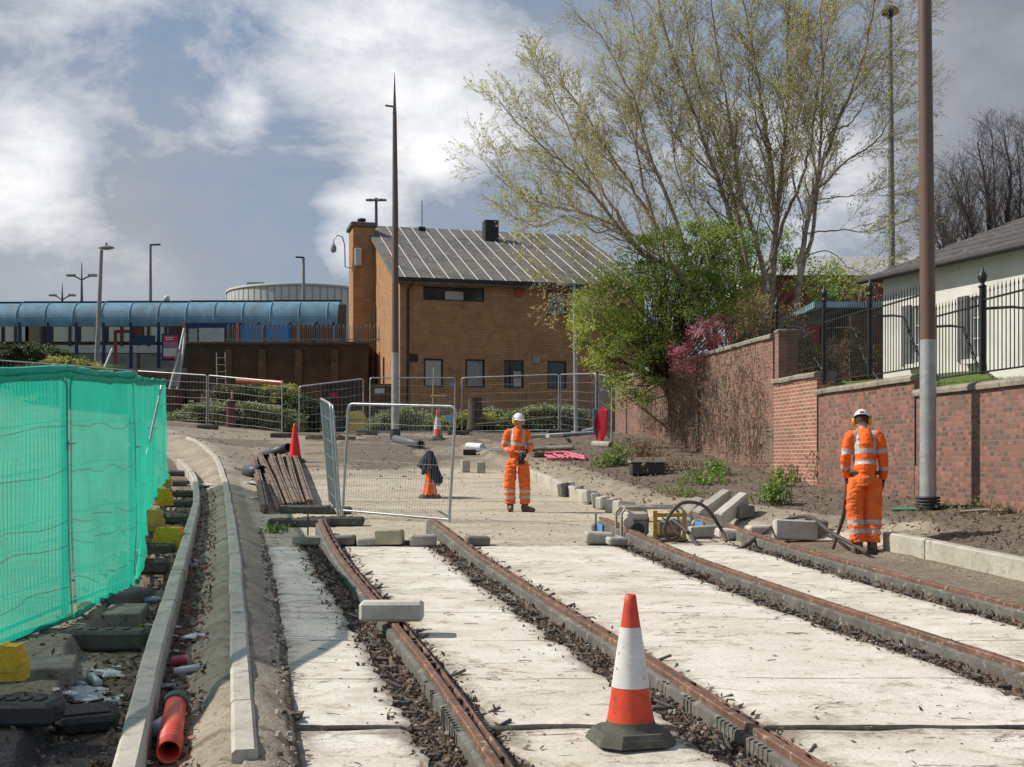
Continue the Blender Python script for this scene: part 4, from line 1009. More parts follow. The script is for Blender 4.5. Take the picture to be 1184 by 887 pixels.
MB().box(rp(2.7, 9.5, .28), (.35, .3, .14), a_).build('roof_vent', M('vent_black', (.035, .035, .038)), t)
MB().box(C0 + u_ * LB / 2 - v_ * .42 + Vector((0, 0, ze + .06)), (LB + .3, .13, .14), a_).build('gutter', FR_D, t)
mb = MB(); mb.tube([C0 + u_ * .55 - v_ * .35 + Vector((0, 0, ze)), C0 + u_ * .35 - v_ * .07 + Vector((0, 0, ze - .4)), C0 + u_ * .35 - v_ * .07 + Vector((0, 0, zb))], .05, 8); mb.build('downpipe', M('pipe_brown', (.06, .035, .03)), t)
MB().tube([C0 + v_ * 7.3 - u_ * .07 + Vector((0, 0, ze - .2)), C0 + v_ * 7.3 - u_ * .07 + Vector((0, 0, zb))], .05, 8).build('downpipe', M('pipe_brown', (.06, .035, .03)), t)
for x, y, s_, mt in ((478.5, 414, .34, FR_D), (620, 416, .36, M('vent_grey', (.36, .33, .29)))):
    u = uof(x); MB().box(C0 + u_ * u - v_ * .03 + Vector((0, 0, zof(x, y))), (s_, .08, s_), a_, bev=.01).build('wall_vent', mt, t)
u = uof(599.5); z = zof(599.5, 339); pol = [(0, -.2), (.13, -.06), (.17, .05), (.15, .15), (.08, .18), (0, .15), (-.08, .18), (-.15, .15), (-.17, .05), (-.13, -.06)]
mb = MB(); mb.extr(pol, Matrix.Translation(C0 + u_ * u - v_ * .1 + Vector((0, 0, z))) @ Matrix.Rotation(a_, 4, 'Z'), .1); mb.build('alarm_box', M('alarm_red', (.55, .06, .05)), t)
# tower
q = Vector((-7.75, 62.4, 0)); t = thing('chimney_tower', 'slim square brick tower with a stone cap, left of the building gable', 'tower', (q.x, q.y, HC + 1.2))
mb = MB(); h0 = HC + 1.0; h1 = HC + 11.75
fp_ = [q - u_ * .55 - v_ * .9, q + u_ * .55 - v_ * .9, q + u_ * .55 + v_ * .9, q - u_ * .55 + v_ * .9]
mb.wall([(p.x, p.y) for p in fp_] + [(fp_[0].x, fp_[0].y)], h0, h1); mb.build('brickwork', BR_B, t)
MB().box(q + Vector((0, 0, h1 + .13)), (1.35, 2.05, .24), a_, bev=.04).build('cap', M('tower_cap', (.16, .13, .10)), t)
MB().lathe(q + Vector((0, 0, h1 + .25)), [(.17, 0), (.17, .2), (.22, .22), (.22, .34), (0.01, .38)], 12).build('flue', FR_D, t)
q2 = q - u_ * .6 - v_ * .5; t = thing('security_camera', 'dome camera hanging from a curved arm on the slim tower', 'camera', q2 + Vector((0, 0, HC + 10)))
mb = MB(); z = HC + 10.0; mb.tube([q2 + Vector((.05, 0, z - .3)), q2 + Vector((-.30, 0, z - .25)), q2 + Vector((-.33, 0, z + .9)), q2 + Vector((-.45, 0, z + 1.3)), q2 + Vector((-.7, 0, z + 1.38)), q2 + Vector((-.88, 0, z + 1.2)), q2 + Vector((-.9, 0, z + .95))], .035, 6); mb.build('arm', GALV, t)
MB().lathe(q2 + Vector((-.9, 0, z + .5)), [(.01, -.02), (.11, .02), (.15, .12), (.15, .27), (.09, .38), (.04, .46)], 12).build('dome', M('cam_grey', (.3, .3, .3)), t)
q3 = q - v_ * .98 - u_ * .3 ; MB().box(q3 + Vector((0, 0, HC + 10.2)), (.35, .2, .9), a_, bev=.03).build('floodlight', M('cam_white', (.6, .6, .58)), None)['label'] = 'white floodlight box fixed to the slim tower'
bpy.data.objects['floodlight']['category'] = 'floodlight'
# low dark extension, gate
t = thing('timber_gate', 'dark slatted double gate with a red sign, below the slim tower', 'gate', W(396, 497, 53))
for x0, x1 in ((373, 395), (396, 421)):
    a0, b0 = W(x0, 440, 53), W(x1, 497, 53); mb = MB()
    n = 7
    for k in range(n): mb.box((a0.x + (b0.x - a0.x) * (k + .5) / n, 53, (a0.z + b0.z) / 2), ((b0.x - a0.x) / n * .8, .05, a0.z - b0.z))
    for z in (.12, .88): mb.box(((a0.x + b0.x) / 2, 53.04, b0.z + (a0.z - b0.z) * z), (b0.x - a0.x, .05, .09))
    mb.build('gate_leaf', M('gate_brown', (.045, .032, .026), (.07, .05, .04), .8), t)
q = W(385, 457, 52.93); MB().box(q, (.34, .02, .22)).build('sign', M('sign_red', (.45, .06, .06)), t)
t = thing('low_brick_wall', 'low dark brick wall joining the gate to the brown building', 'wall', W(440, 497, 53.4)); a0 = W(422, 444, 53.4); b0 = W(461, 500, 53.4)
mb = MB(); mb.box(((a0.x + b0.x) / 2, 53.5, (a0.z + b0.z) / 2 - .3), (b0.x - a0.x, .25, a0.z - b0.z + .6)); mb.build('brickwork', BR_BD, t)
MB().box(W(439, 452, 53.33), (.42, .02, .22)).build('notice', M('notice_white', (.62, .64, .66)), None); tag(bpy.data.objects['notice'], 'small white notice on the low dark wall by the gate', 'sign')

# ------------------------------------------------------------------ white rendered building on the right
Cw = Vector((7.97, 26.0, 0)); dw = Vector((1.39, -3.8, 0)).normalized(); nw = Vector((-dw.y, dw.x, 0)); zE = HC + 3.86; zB = HC + 1.0
m, nt, b = nodes('white_render'); pos = geo(nt)
c = mixc(nt, ramp(nt, nz(nt, pos, 1.2, 6, .6), .4, .7), (.70, .68, .62), (.56, .54, .49)); nt.links.new(c, b.inputs['Base Color']); b.inputs['Roughness'].default_value = .9; bump(nt, b, nz(nt, pos, 50, 4), .3, .01); WR = m
t = thing('white_building', 'white rendered building with shuttered windows and a grey slate roof', 'building', (Cw.x + 3, Cw.y, HC + 1.5))
def tw(x): k = (x - CX) / F; return (k * Cw.y - Cw.x) / (dw.x - k * dw.y)
wo = [(tw(1055.5), tw(1065), HC + 1.95, HC + 3.15), (tw(1122), tw(1134), HC + 1.92, HC + 3.13), (5.9, 6.6, HC + 1.92, HC + 3.13)]
# facade() looks along +ud with the outside on its right; run the wall from the far right back to the corner
Lw = 13.0; Pw = Cw
mb = MB(); facade(mb, Pw, dw, Lw, zB, zE, wo, .14)
P2 = Cw + nw * 7 if (Vector((nw.x, nw.y)).dot(Vector((1, 0))) > 0) else Cw - nw * 7
inn = (P2 - Cw).normalized(); mb.wall([(P2.x, P2.y), (Cw.x, Cw.y)], zB, zE); P3 = Cw + dw * Lw; mb.wall([(P3.x, P3.y), ((P3 + inn * 7).x, (P3 + inn * 7).y), (P2.x, P2.y)], zB, zE); mb.build('rendered_wall', WR, t)
GREYP = M('shutter_grey', (.10, .105, .11), (.14, .145, .15), .7)
for w_ in wo:
    window(t, Pw, dw, w_, M('frame_white', (.7, .7, .68)), GL_D, (.5,), (.33, .66), .035, .12, sill=WR)
    uc = w_[0] - .17; MB().box(Cw + dw * uc - inn * .03 + Vector((0, 0, (w_[2] + w_[3]) / 2)), (.28, .045, w_[3] - w_[2] + .06), math.atan2(dw.y, dw.x)).build('shutter', GREYP, t)
SLATE = M('slate_roof', (.10, .095, .09), (.065, .06, .06), .75, 2.2, c3=(.17, .155, .14), bmp=.4)
e0 = Cw - dw * .35 - inn * .35 + Vector((0, 0, zE)); e1 = Cw + dw * Lw - inn * .35 + Vector((0, 0, zE)); h0 = Cw + dw * 3.2 + inn * 3.5 + Vector((0, 0, zE + 1.75)); h1 = Cw + dw * Lw + inn * 3.5 + Vector((0, 0, zE + 1.75))
f0 = Cw - dw * .35 + inn * 7.35 + Vector((0, 0, zE)); f1 = Cw + dw * Lw + inn * 7.35 + Vector((0, 0, zE))
mb = MB(); dn = Vector((0, 0, -.03)); n = 9
for k in range(n):      # overlapping courses of slate
    a, c = k / n, (k + 1) / n; L_ = lambda p, q_, s_: p + (q_ - p) * s_
    for (p, q_, r_, s_) in ((e0, h0, e1, h1), (f0, h0, e0, h0)):
        lo0, lo1 = L_(p, q_, a), L_(r_, s_, a); hi0, hi1 = L_(p, q_, c), L_(r_, s_, c); up = Vector((0, 0, .035))
        mb.add([lo0 + up, lo1 + up, hi1, hi0], [(0, 1, 2, 3)]); mb.add([lo0, lo1, lo1 + up, lo0 + up], [(0, 1, 2, 3)])
mb.add([f0, h0, h1, f1], [(0, 1, 2, 3)]); mb.add([e0 + dn, f0 + dn, f1 + dn, e1 + dn], [(0, 1, 2, 3)]); mb.build('roof', SLATE, t)
MB().tube([e0 + Vector((0, 0, -.04)), e1 + Vector((0, 0, -.04))], .06, 8).build('gutter', M('gutter_dark', (.05, .045, .045)), t)

# outbuilding, far red building, lamp mast
t = thing('brick_outbuilding', 'small brown brick outbuilding behind the railings, left of the white building', 'building', W(1000, 440, 28.5))
mb = MB(); a0, b0 = W(984, 363, 28.5), W(1035, 440, 28.5); mb.box(((a0.x + b0.x) / 2, 30, (a0.z + b0.z) / 2 - .5), (b0.x - a0.x, 3, a0.z - b0.z + 1)); mb.build('brickwork', BR_BD, t)
a0, b0 = W(938, 358, 29), W(1035, 350, 29); MB().box(((a0.x + b0.x) / 2, 30.5, (a0.z + b0.z) / 2), (b0.x - a0.x, 3.6, .14), ry=0).build('canopy_roof', M('pale_blue', (.32, .48, .55), (.22, .36, .42), .5, 3), t)
t = thing('red_brick_building', 'distant red brick block with a pale flat roof behind the birches', 'building', W(960, 350, 70))
mb = MB(); a0, b0 = W(880, 318, 70), W(1100, 430, 70); mb.box(((a0.x + b0.x) / 2, 74, (a0.z + b0.z) / 2), (b0.x - a0.x, 8, a0.z - b0.z)); mb.build('brickwork', brick('far_red', (.26, .07, .05), (.20, .06, .05), (.2, .12, .1), bw=.45, bh=.15), t)
mb = MB(); a0, b0 = W(877, 318, 69.5), W(1103, 318, 69.5); r0, r1 = W(877, 296, 78), W(1103, 296, 78); mb.add([a0, b0, r1, r0, (a0.x, 87, a0.z), (b0.x, 87, b0.z)], [(0, 1, 2, 3), (0, 3, 4), (1, 5, 2), (3, 2, 5, 4), (0, 4, 5, 1)]); mb.build('roof', M('far_roof', (.40, .39, .37), (.33, .32, .31), .8, 1), t)
a0, b0 = W(957, 328, 69.9), W(970, 345, 69.9); MB().box(((a0.x + b0.x) / 2, 69.9, (a0.z + b0.z) / 2), (b0.x - a0.x, .1, a0.z - b0.z)).build('green_panel', M('panel_green', (.12, .42, .12)), t)
t = thing('lamp_mast', 'tall grey lighting mast with a dark domed head, seen through the birches', 'street lamp', W(1032, 400, 38))
q0, q1 = W(1032, 420, 38), W(1029, 18, 38); MB().tube([q0, q1], [.12, .075], 12).build('mast', M('mast_grey', (.17, .19, .185), (.23, .24, .23), .6), t)
MB().lathe(q1, [(.06, -.1), (.12, 0), (.26, .05), (.28, .12), (.2, .24), (.08, .3), (.01, .31)], 14).build('domed_head', M('head_dark', (.06, .065, .05)), t)
t = thing('lamp_column', 'slim galvanised column in front of the brown building, half hidden by the shrub', 'street lamp', W(665, 500, 44))
q0, q1 = W(666, 500, 44), W(664, 330, 44); MB().tube([q0, q1], [.085, .06], 10).build('column', GALV, t); MB().box(q1 + Vector((-.3, 0, .05)), (.7, .2, .1), bev=.03).build('lamp_head', GALV, t)
# ------------------------------------------------------------------ retaining wall and raised station level on the left
t = thing('retaining_wall', 'dark stained brick retaining wall under the blue barrel canopy', 'wall', (-11.5, 60, HC + 1.2))
x0, x1 = -16.1, -7.15
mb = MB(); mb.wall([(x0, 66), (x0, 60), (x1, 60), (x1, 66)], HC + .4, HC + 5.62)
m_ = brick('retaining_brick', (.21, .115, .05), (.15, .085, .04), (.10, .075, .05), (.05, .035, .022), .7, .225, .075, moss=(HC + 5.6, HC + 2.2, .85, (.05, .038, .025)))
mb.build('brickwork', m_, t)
mb = MB(); mb.box(((x0 + x1) / 2, 60.15, HC + 5.7), (x1 - x0 + .1, .45, .16), bev=.02); mb.build('coping', M('dark_cope', (.07, .055, .045), (.10, .08, .06), .95, 3), t)
for px in (264, 303, 345, 387): 
    q = W(px, 440, 59.9); MB().box((q.x, 59.93, HC + 4.3), (.36, .12, 2.2)).build('buttress', m_, t)
t = thing('stepped_wall', 'low dark brick wall stepping down left of the retaining wall', 'wall', (-20, 58, HC + 1.2))
mb = MB(); mb.wall([(-25, 58.5), (-16.3, 58.5), (-16.3, 60)], HC + .4, HC + 4.2); mb.add([(-25, 58.5, HC + 4.2), (-16.3, 58.5, HC + 4.2), (-16.3, 60.5, HC + 4.2), (-25, 60.5, HC + 4.2)], [(0, 1, 2, 3)], False, [[(0, 0), (8, 0), (8, 2), (0, 2)]])
mb.wall([(-60, 61), (-25, 61)], HC + .4, HC + 5.2); mb.build('brickwork', BR_BD, t)
mb = MB(); mb.prism([(-90, 60.6), (x1 - .02, 60.6), (x1 - .02, 64.5), (-9, 110), (-90, 110)], HC + 3, HC + 4.5); struct('station_forecourt', mb, M('paving', (.28, .27, .25), (.22, .21, .2), .9, 1))
# hooped railing on the wall
t = thing('hooped_railing', 'grey hooped railing on top of the retaining wall', 'railing', (-11.5, 60.1, HC + 5.8))
mb = MB(); x = x0 + 2.0
RG = M('rail_grey', (.28, .28, .27), (.2, .2, .2), .5)
while x < x1 + .8:
    mb.tube([(x, 60.1, HC + 5.75), (x, 60.1, HC + 6.55), (x + .05, 60.1, HC + 6.66), (x + .1, 60.1, HC + 6.55), (x + .1, 60.1, HC + 5.75)], .014, 4, False); x += .22
mb.box(((x0 + 2 + x1) / 2 + .3, 60.1, HC + 5.9), (x1 - x0 - 1.2, .04, .05)); o = mb.build('hoop', RG, t)
for px in (303, 345, 386): q = W(px, 400, 60.05); MB().box((q.x, 60.05, HC + 6.15), (.09, .06, .9)).build('post', RG, t)

# ------------------------------------------------------------------ blue barrel-roofed walkway
m, nt, b = nodes('canopy_blue'); pos = geo(nt)
mpn = nt.nodes.new('ShaderNodeMapping'); nt.links.new(pos, mpn.inputs[0]); mpn.inputs['Scale'].default_value = (1, 1, .35)
c = mixc(nt, ramp(nt, nz(nt, mpn.outputs[0], .9, 6, .6), .38, .62), (.16, .33, .44), (.12, .22, .29)); c = mixc(nt, ramp(nt, nz(nt, mpn.outputs[0], 1.9, 6, .7), .52, .66), c, (.15, .17, .17))
nt.links.new(c, b.inputs['Base Color']); b.inputs['Roughness'].default_value = .6; b.inputs['Specular IOR Level'].default_value = .3; CAN = m
NB = M('navy_paint', (.012, .03, .13), (.01, .025, .09), .5); DKB = M('canopy_edge', (.03, .05, .07))
t = thing('covered_walkway', 'long walkway with a translucent blue barrel roof on navy posts', 'walkway', (-22, 78, HC + 5.3)); WK = t
Dk = 78.0; s_ = F / Dk; px0 = -70; seg = 32.2; k = 0
while px0 + seg * k < 392:
    xa, xb = px0 + seg * k, min(px0 + seg * (k + 1), 394); XA, XB = (xa - CX) / s_, (xb - CX) / s_; rise = .055 * (1 + (k - 3) // 3 if k > 2 else 0); rise = .05 * ((k) // 3)
    zt = HC + (HY - 350) / s_ + rise * .6 - .05; rr = 1.38; mb = MB(); n = 12; vs = []
    for j in range(n + 1):
        th = j / n * math.pi * .56
        for X in (XA + .04, XB - .04): vs.append((X, Dk + .2 - rr * math.sin(th) , zt - rr + rr * math.cos(th)))
    mb.add(vs, [(2 * j, 2 * j + 2, 2 * j + 3, 2 * j + 1) for j in range(n)], False); o = mb.build('roof_bay', CAN, t)
    md = o.modifiers.new('s', 'SOLIDIFY'); md.thickness = .04
    mb = MB(); mb.tube([(XA, Dk + .2 - (rr - .0) * math.sin(j / n * math.pi * .56), zt - rr + (rr - .0) * math.cos(j / n * math.pi * .56)) for j in range(n + 1)], .045, 6); mb.build('roof_rib', M('rib_blue', (.13, .27, .36)), t)
    mb = MB(); mb.box(((XA + XB) / 2, Dk + .3, zt + .07), (XB - XA, .3, .13)); mb.build('ridge_beam', DKB, t)
    k += 1
XL, XR = (-70 - CX) / s_, (394 - CX) / s_
zg = HC + (HY - 375) / s_; MB().box(((XL + XR) / 2, Dk - 1.1, zg - .02), (XR - XL, .12, .2)).build('gutter_beam', DKB, t)
for px in (-9, 23, 56, 88.5, 120, 151.5, 183.5, 386, 366, 300, 336):
    X = (px - CX) / s_ * ((Dk - 1.1) / Dk); MB().box((X, Dk - 1.1, (zg + HC + 4.5) / 2), (.17, .17, zg - HC - 4.5)).build('post', NB, t)
# building behind the walkway
t = thing('station_building', 'long low station wall with pale glazed panels behind the blue walkway', 'building', (-24, 83, HC + 5.3)); D2 = 83.0; s2 = F / D2
def pb(name, x0_, x1_, y0, y1, mt, D=D2, th=.1):
    a0, b0 = W(x0_, y0, D), W(x1_, y1, D); return MB().box(((a0.x + b0.x) / 2, D + th / 2, (a0.z + b0.z) / 2), (b0.x - a0.x, th, a0.z - b0.z)).build(name, mt, t)
PW = M('panel_cream', (.80, .78, .72), (.72, .70, .65), .7, .6); PBR = M('panel_brown', (.14, .09, .06), (.10, .07, .05), .8, .6); PWH = M('band_white', (.70, .71, .74), (.62, .63, .66), .6, .5)
pb('wall', -80, 400, 352, 440, PBR, D2 + .15, .3)
for i, px in enumerate((-60, -28, 4, 27, 60, 92, 124, 165)):
    pb('glazed_panel', px + 2, px + (20 if i in (3,) else 29), 378, 395 if i != 3 else 398, PW if i != 3 else M('panel_tan', (.36, .28, .2)), D2, .1)
pb('white_band', 58, 205, 399, 408, PWH); pb('lower_glass', 62, 205, 409, 432, glassm('station_glass', (.30, .30, .28), .3))
for px in (16, 47, 79, 110, 139, 170, 190): pb('mullion', px, px + 3, 376, 400, M('mullion_brown', (.12, .08, .06)), D2 - .12)
pb('brick_panel', 338, 366, 377, 396, BR_BD, D2 - .1); pb('brick_panel', 369, 392, 377, 396, BR_BD, D2 - .1)
pb('bright_panel', 230, 259, 379, 396, M('shutter_white', (.72, .72, .70), (.5, .5, .48), .5, 1.5), D2 - .1); pb('pale_panel', 218, 228, 380, 396, M('panel_pale_green', (.5, .6, .55)), D2 - .12)
t = WK
pb('fascia', 213, 280, 373.5, 379, NB, 76.7)
pb('door_panel', 278, 304, 376, 396, M('panel_blue', (.03, .19, .42), (.025, .15, .34), .5, 1), 76.8); pb('door_panel', 308, 334, 376, 396, MAT['panel_blue'], 76.8)
OR = M('orange_red', (.50, .11, .06), (.42, .10, .06), .6)
pb('red_post', 211, 214.5, 373, 398, OR, 76.6); pb('red_post', 272.5, 276, 373, 398, OR, 76.6)
t = thing('portal_frame', 'orange-red portal frame under the blue walkway', 'frame', W(146, 430, 80)); pb('jamb', 131.5, 135, 382, 432, OR, 80); pb('jamb', 159, 162.5, 382, 400, OR, 80); pb('lintel', 135.1, 158.9, 381.5, 385, OR, 80); pb('jamb', 158, 162, 409, 432, M('brick_red_flat', (.30, .11, .08)), 80)
t = thing('information_board', 'dark blue board hanging under the walkway beside the portal frame', 'sign', W(167, 400, 76.4)); pb('board', 155, 179, 388, 399, M('board_navy', (.02, .045, .11)), 76.4)
t = thing('poster_board', 'poster in a dark blue frame, red, white and purple, left of the retaining wall', 'poster', W(197, 420, 76)); pb('frame', 187, 207, 386, 417, NB, 76.1); pb('top_band', 189, 205.5, 388, 395, M('poster_red', (.60, .05, .09)), 76); pb('picture', 189, 205.5, 395.2, 402.5, M('poster_mauve', (.38, .20, .26)), 76); pb('sheet', 189, 205.5, 402.7, 412, M('poster_white', (.62, .60, .60)), 76); pb('foot_band', 189, 205.5, 412.2, 414.6, MAT['poster_red'], 76)
# white lettering bars are too small to read; rules of text drawn as thin lines
mb = MB()
for y in (390.2, 392.5): q = W(196, y, 75.95); mb.box(q, (.5, .02, .05))
mb.build('text_lines', PWH, t)
# leaning chute boards, ladder
t = thing('leaning_chute', 'battered grey chute leaning against the end of the retaining wall', 'chute', W(203, 452, 57))
mb = MB(); mb.tube([W(196, 450, 56.6), W(206, 412, 57.2), W(213, 380, 58.2)], .06, 6); mb.build('side_rail', M('chute_grey', (.52, .54, .56), (.4, .41, .43), .6), t); mb = MB(); mb.tube([W(205, 450, 56.9), W(211, 412, 57.5), W(214, 385, 58.2)], .06, 6); mb.build('side_rail', MAT['chute_grey'], t)
mb = MB(); a0 = [W(197, 446, 56.7), W(205, 448, 56.8), W(210, 410, 57.4), W(205, 400, 57.2)]; mb.add(a0 + [p + Vector((0, .06, 0)) for p in a0], [(0, 1, 2, 3), (7, 6, 5, 4), (1, 0, 4, 5), (2, 1, 5, 6), (3, 2, 6, 7), (0, 3, 7, 4)]); mb.build('tray', M('chute_dull', (.30, .32, .34), (.22, .23, .25), .7), t)
mb = MB(); mb.tube([W(118, 432, 56), W(130, 403, 56.5)], .05, 6); tag(mb.build('white_pole', PWH), 'short white pole leaning above the green netting', 'pole')
t = thing('ladder', 'thin metal ladder leaning on the retaining wall', 'ladder', W(257, 470, 59.2))
for a, b_ in ((251.5, 250.5), (262, 260.5)): MB().tube([W(a, 472, 58.9), W(b_, 408, 59.75)], .032, 6).build('stile', RG, t)
for k in range(7): y = 414 + k * 8; MB().tube([W(251.2, y, 59.6 - k * .09), W(261, y, 59.6 - k * .09)], .02, 5).build('rung', RG, t)
# round pale building far away
t = thing('round_building', 'pale round drum-shaped building on the skyline', 'building', W(350, 345, 300)); Dr = 300.0; rr = .061 * Dr; cx = (350 - CX) / F * Dr; zt = HC + (HY - 342) / F * Dr
mb = MB(); n = 96; mb.lathe((cx, Dr, 0), [(rr, HC + 20), (rr, zt)], n, smooth=False); mb.build('drum', M('drum_white', (.62, .60, .57), (.55, .53, .50), .7, .05), t)
mb = MB(); mb.lathe((cx, Dr, 0), [(rr + .25, zt), (rr + .25, zt + .5), (rr - 2, zt + .9), (.1, zt + 1.4)], n); mb.build('roof_rim', M('drum_rim', (.5, .48, .45)), t)
mb = MB()
for k in range(64): th = k / 64 * 2 * math.pi; mb.box((cx + math.cos(th) * rr, Dr + math.sin(th) * rr, (zt + HC + 20) / 2), (.12, .25, zt - HC - 20), th)
mb.build('panel_joint', M('drum_joint', (.38, .37, .35)), t)['kind'] = 'stuff'
MB().box(W(296, 332, 297), (4, 2, 2.2)).build('roof_plant', M('drum_joint', (.38, .37, .35)), t)

# ------------------------------------------------------------------ street lamps of the left background
LG = M('lamp_grey', (.30, .29, .25), (.24, .23, .21), .6, 3); LD = M('lamp_dark', (.09, .105, .12), (.12, .13, .15), .6, 3)
t = thing('street_lamp', 'leaning street lamp with a flat oval head, tallest of those over the blue walkway', 'street lamp', W(111, 440, 56), 'street lamps on the skyline')
MB().tube([W(111, 445, 56), W(117.3, 289, 56)], [.13, .075], 10).build('column', LG, t); mb = MB(); q = W(123, 287, 56); mb.lathe((0, 0, 0), [(.01, -.09), (.2, -.06), (.38, 0), (.36, .05), (.15, .11), (.01, .12)], 16, axis=Matrix.Translation(q) @ Matrix.Scale(.45, 4, (0, 1, 0))); mb.build('lamp_head', LG, t); MB().cyl(q + Vector((0, 0, .1)), q + Vector((0, 0, .25)), .05, 8).build('sensor', LG, t)
def lamp(px, yb, yt, D, side, label, w_=.7, col=None):
    t = thing('street_lamp', label, 'street lamp', W(px, yb, D), 'street lamps on the skyline'); col = col or LG
    MB().tube([W(px, yb, D), W(px, yt, D)], [.13, .09], 8).build('column', col, t); MB().box(W(px + side * w_ * F / D * .45, yt, D), (w_, .3, .1), ry=-.06 * side, bev=.03).build('lamp_head', LD, t)
lamp(174, 372, 283, 88, 1, 'slim street lamp with a flat head pointing right, over the blue walkway', .75)
lamp(351, 372, 297.5, 88, -1, 'slim street lamp with a flat head pointing left, before the round building', .6)
def double(px, yb, yt, ya, D, w_, label):
    t = thing('double_arm_lamp', label, 'street lamp', W(px, yb, D), 'double-armed lamps on the skyline')
    MB().tube([W(px, yb, D), W(px, yt, D)], [.13, .03], 8).build('column', LD, t)
    for s_ in (-1, 1):
        MB().tube([W(px, ya + 6, D), W(px + s_ * w_ * .4, ya + 3, D), W(px + s_ * w_, ya, D)], .06, 6).build('arm', LD, t); MB().box(W(px + s_ * w_, ya + .3, D), (.75, .35, .22), bev=.08).build('lamp_head', M('lamp_pale', (.4, .42, .44)), t)
double(94.5, 352, 304, 318, 100, 12.5, 'double-armed lamp with a spike, the nearer and taller of two'); double(72, 352, 328, 341, 120, 11, 'double-armed lamp with a spike, the lower one at the left')
t = thing('mast_lamp', 'high mast with a ring of four lamps behind the brown building', 'street lamp', W(435, 300, 110)); MB().tube([W(435, 330, 110), W(435, 229, 110)], [.2, .12], 8).build('mast', LD, t)
for dx in (-8.5, -4, 4, 8.5): MB().box(W(435 + dx, 231.5, 110), (.55, .4, .16), bev=.04).build('lamp_head', LG, t)
MB().box(W(435, 230.5, 110), (1.6, .12, .1)).build('crossbar', LD, t)
t = MB().tube([W(488, 275, 90), W(488, 232, 90)], .035, 5).build('aerial', LD); tag(t, 'thin aerial above the roof right of the needle-tipped pole', 'aerial')
t = MB().lathe(W(193, 348, 90), [(.12, -.5), (.12, 0), (.22, .02), (.22, .3), (.1, .4), (.01, .42)], 10).build('roof_cowl', PWH); tag(t, 'small white roof cowl peeping over the blue walkway', 'cowl')
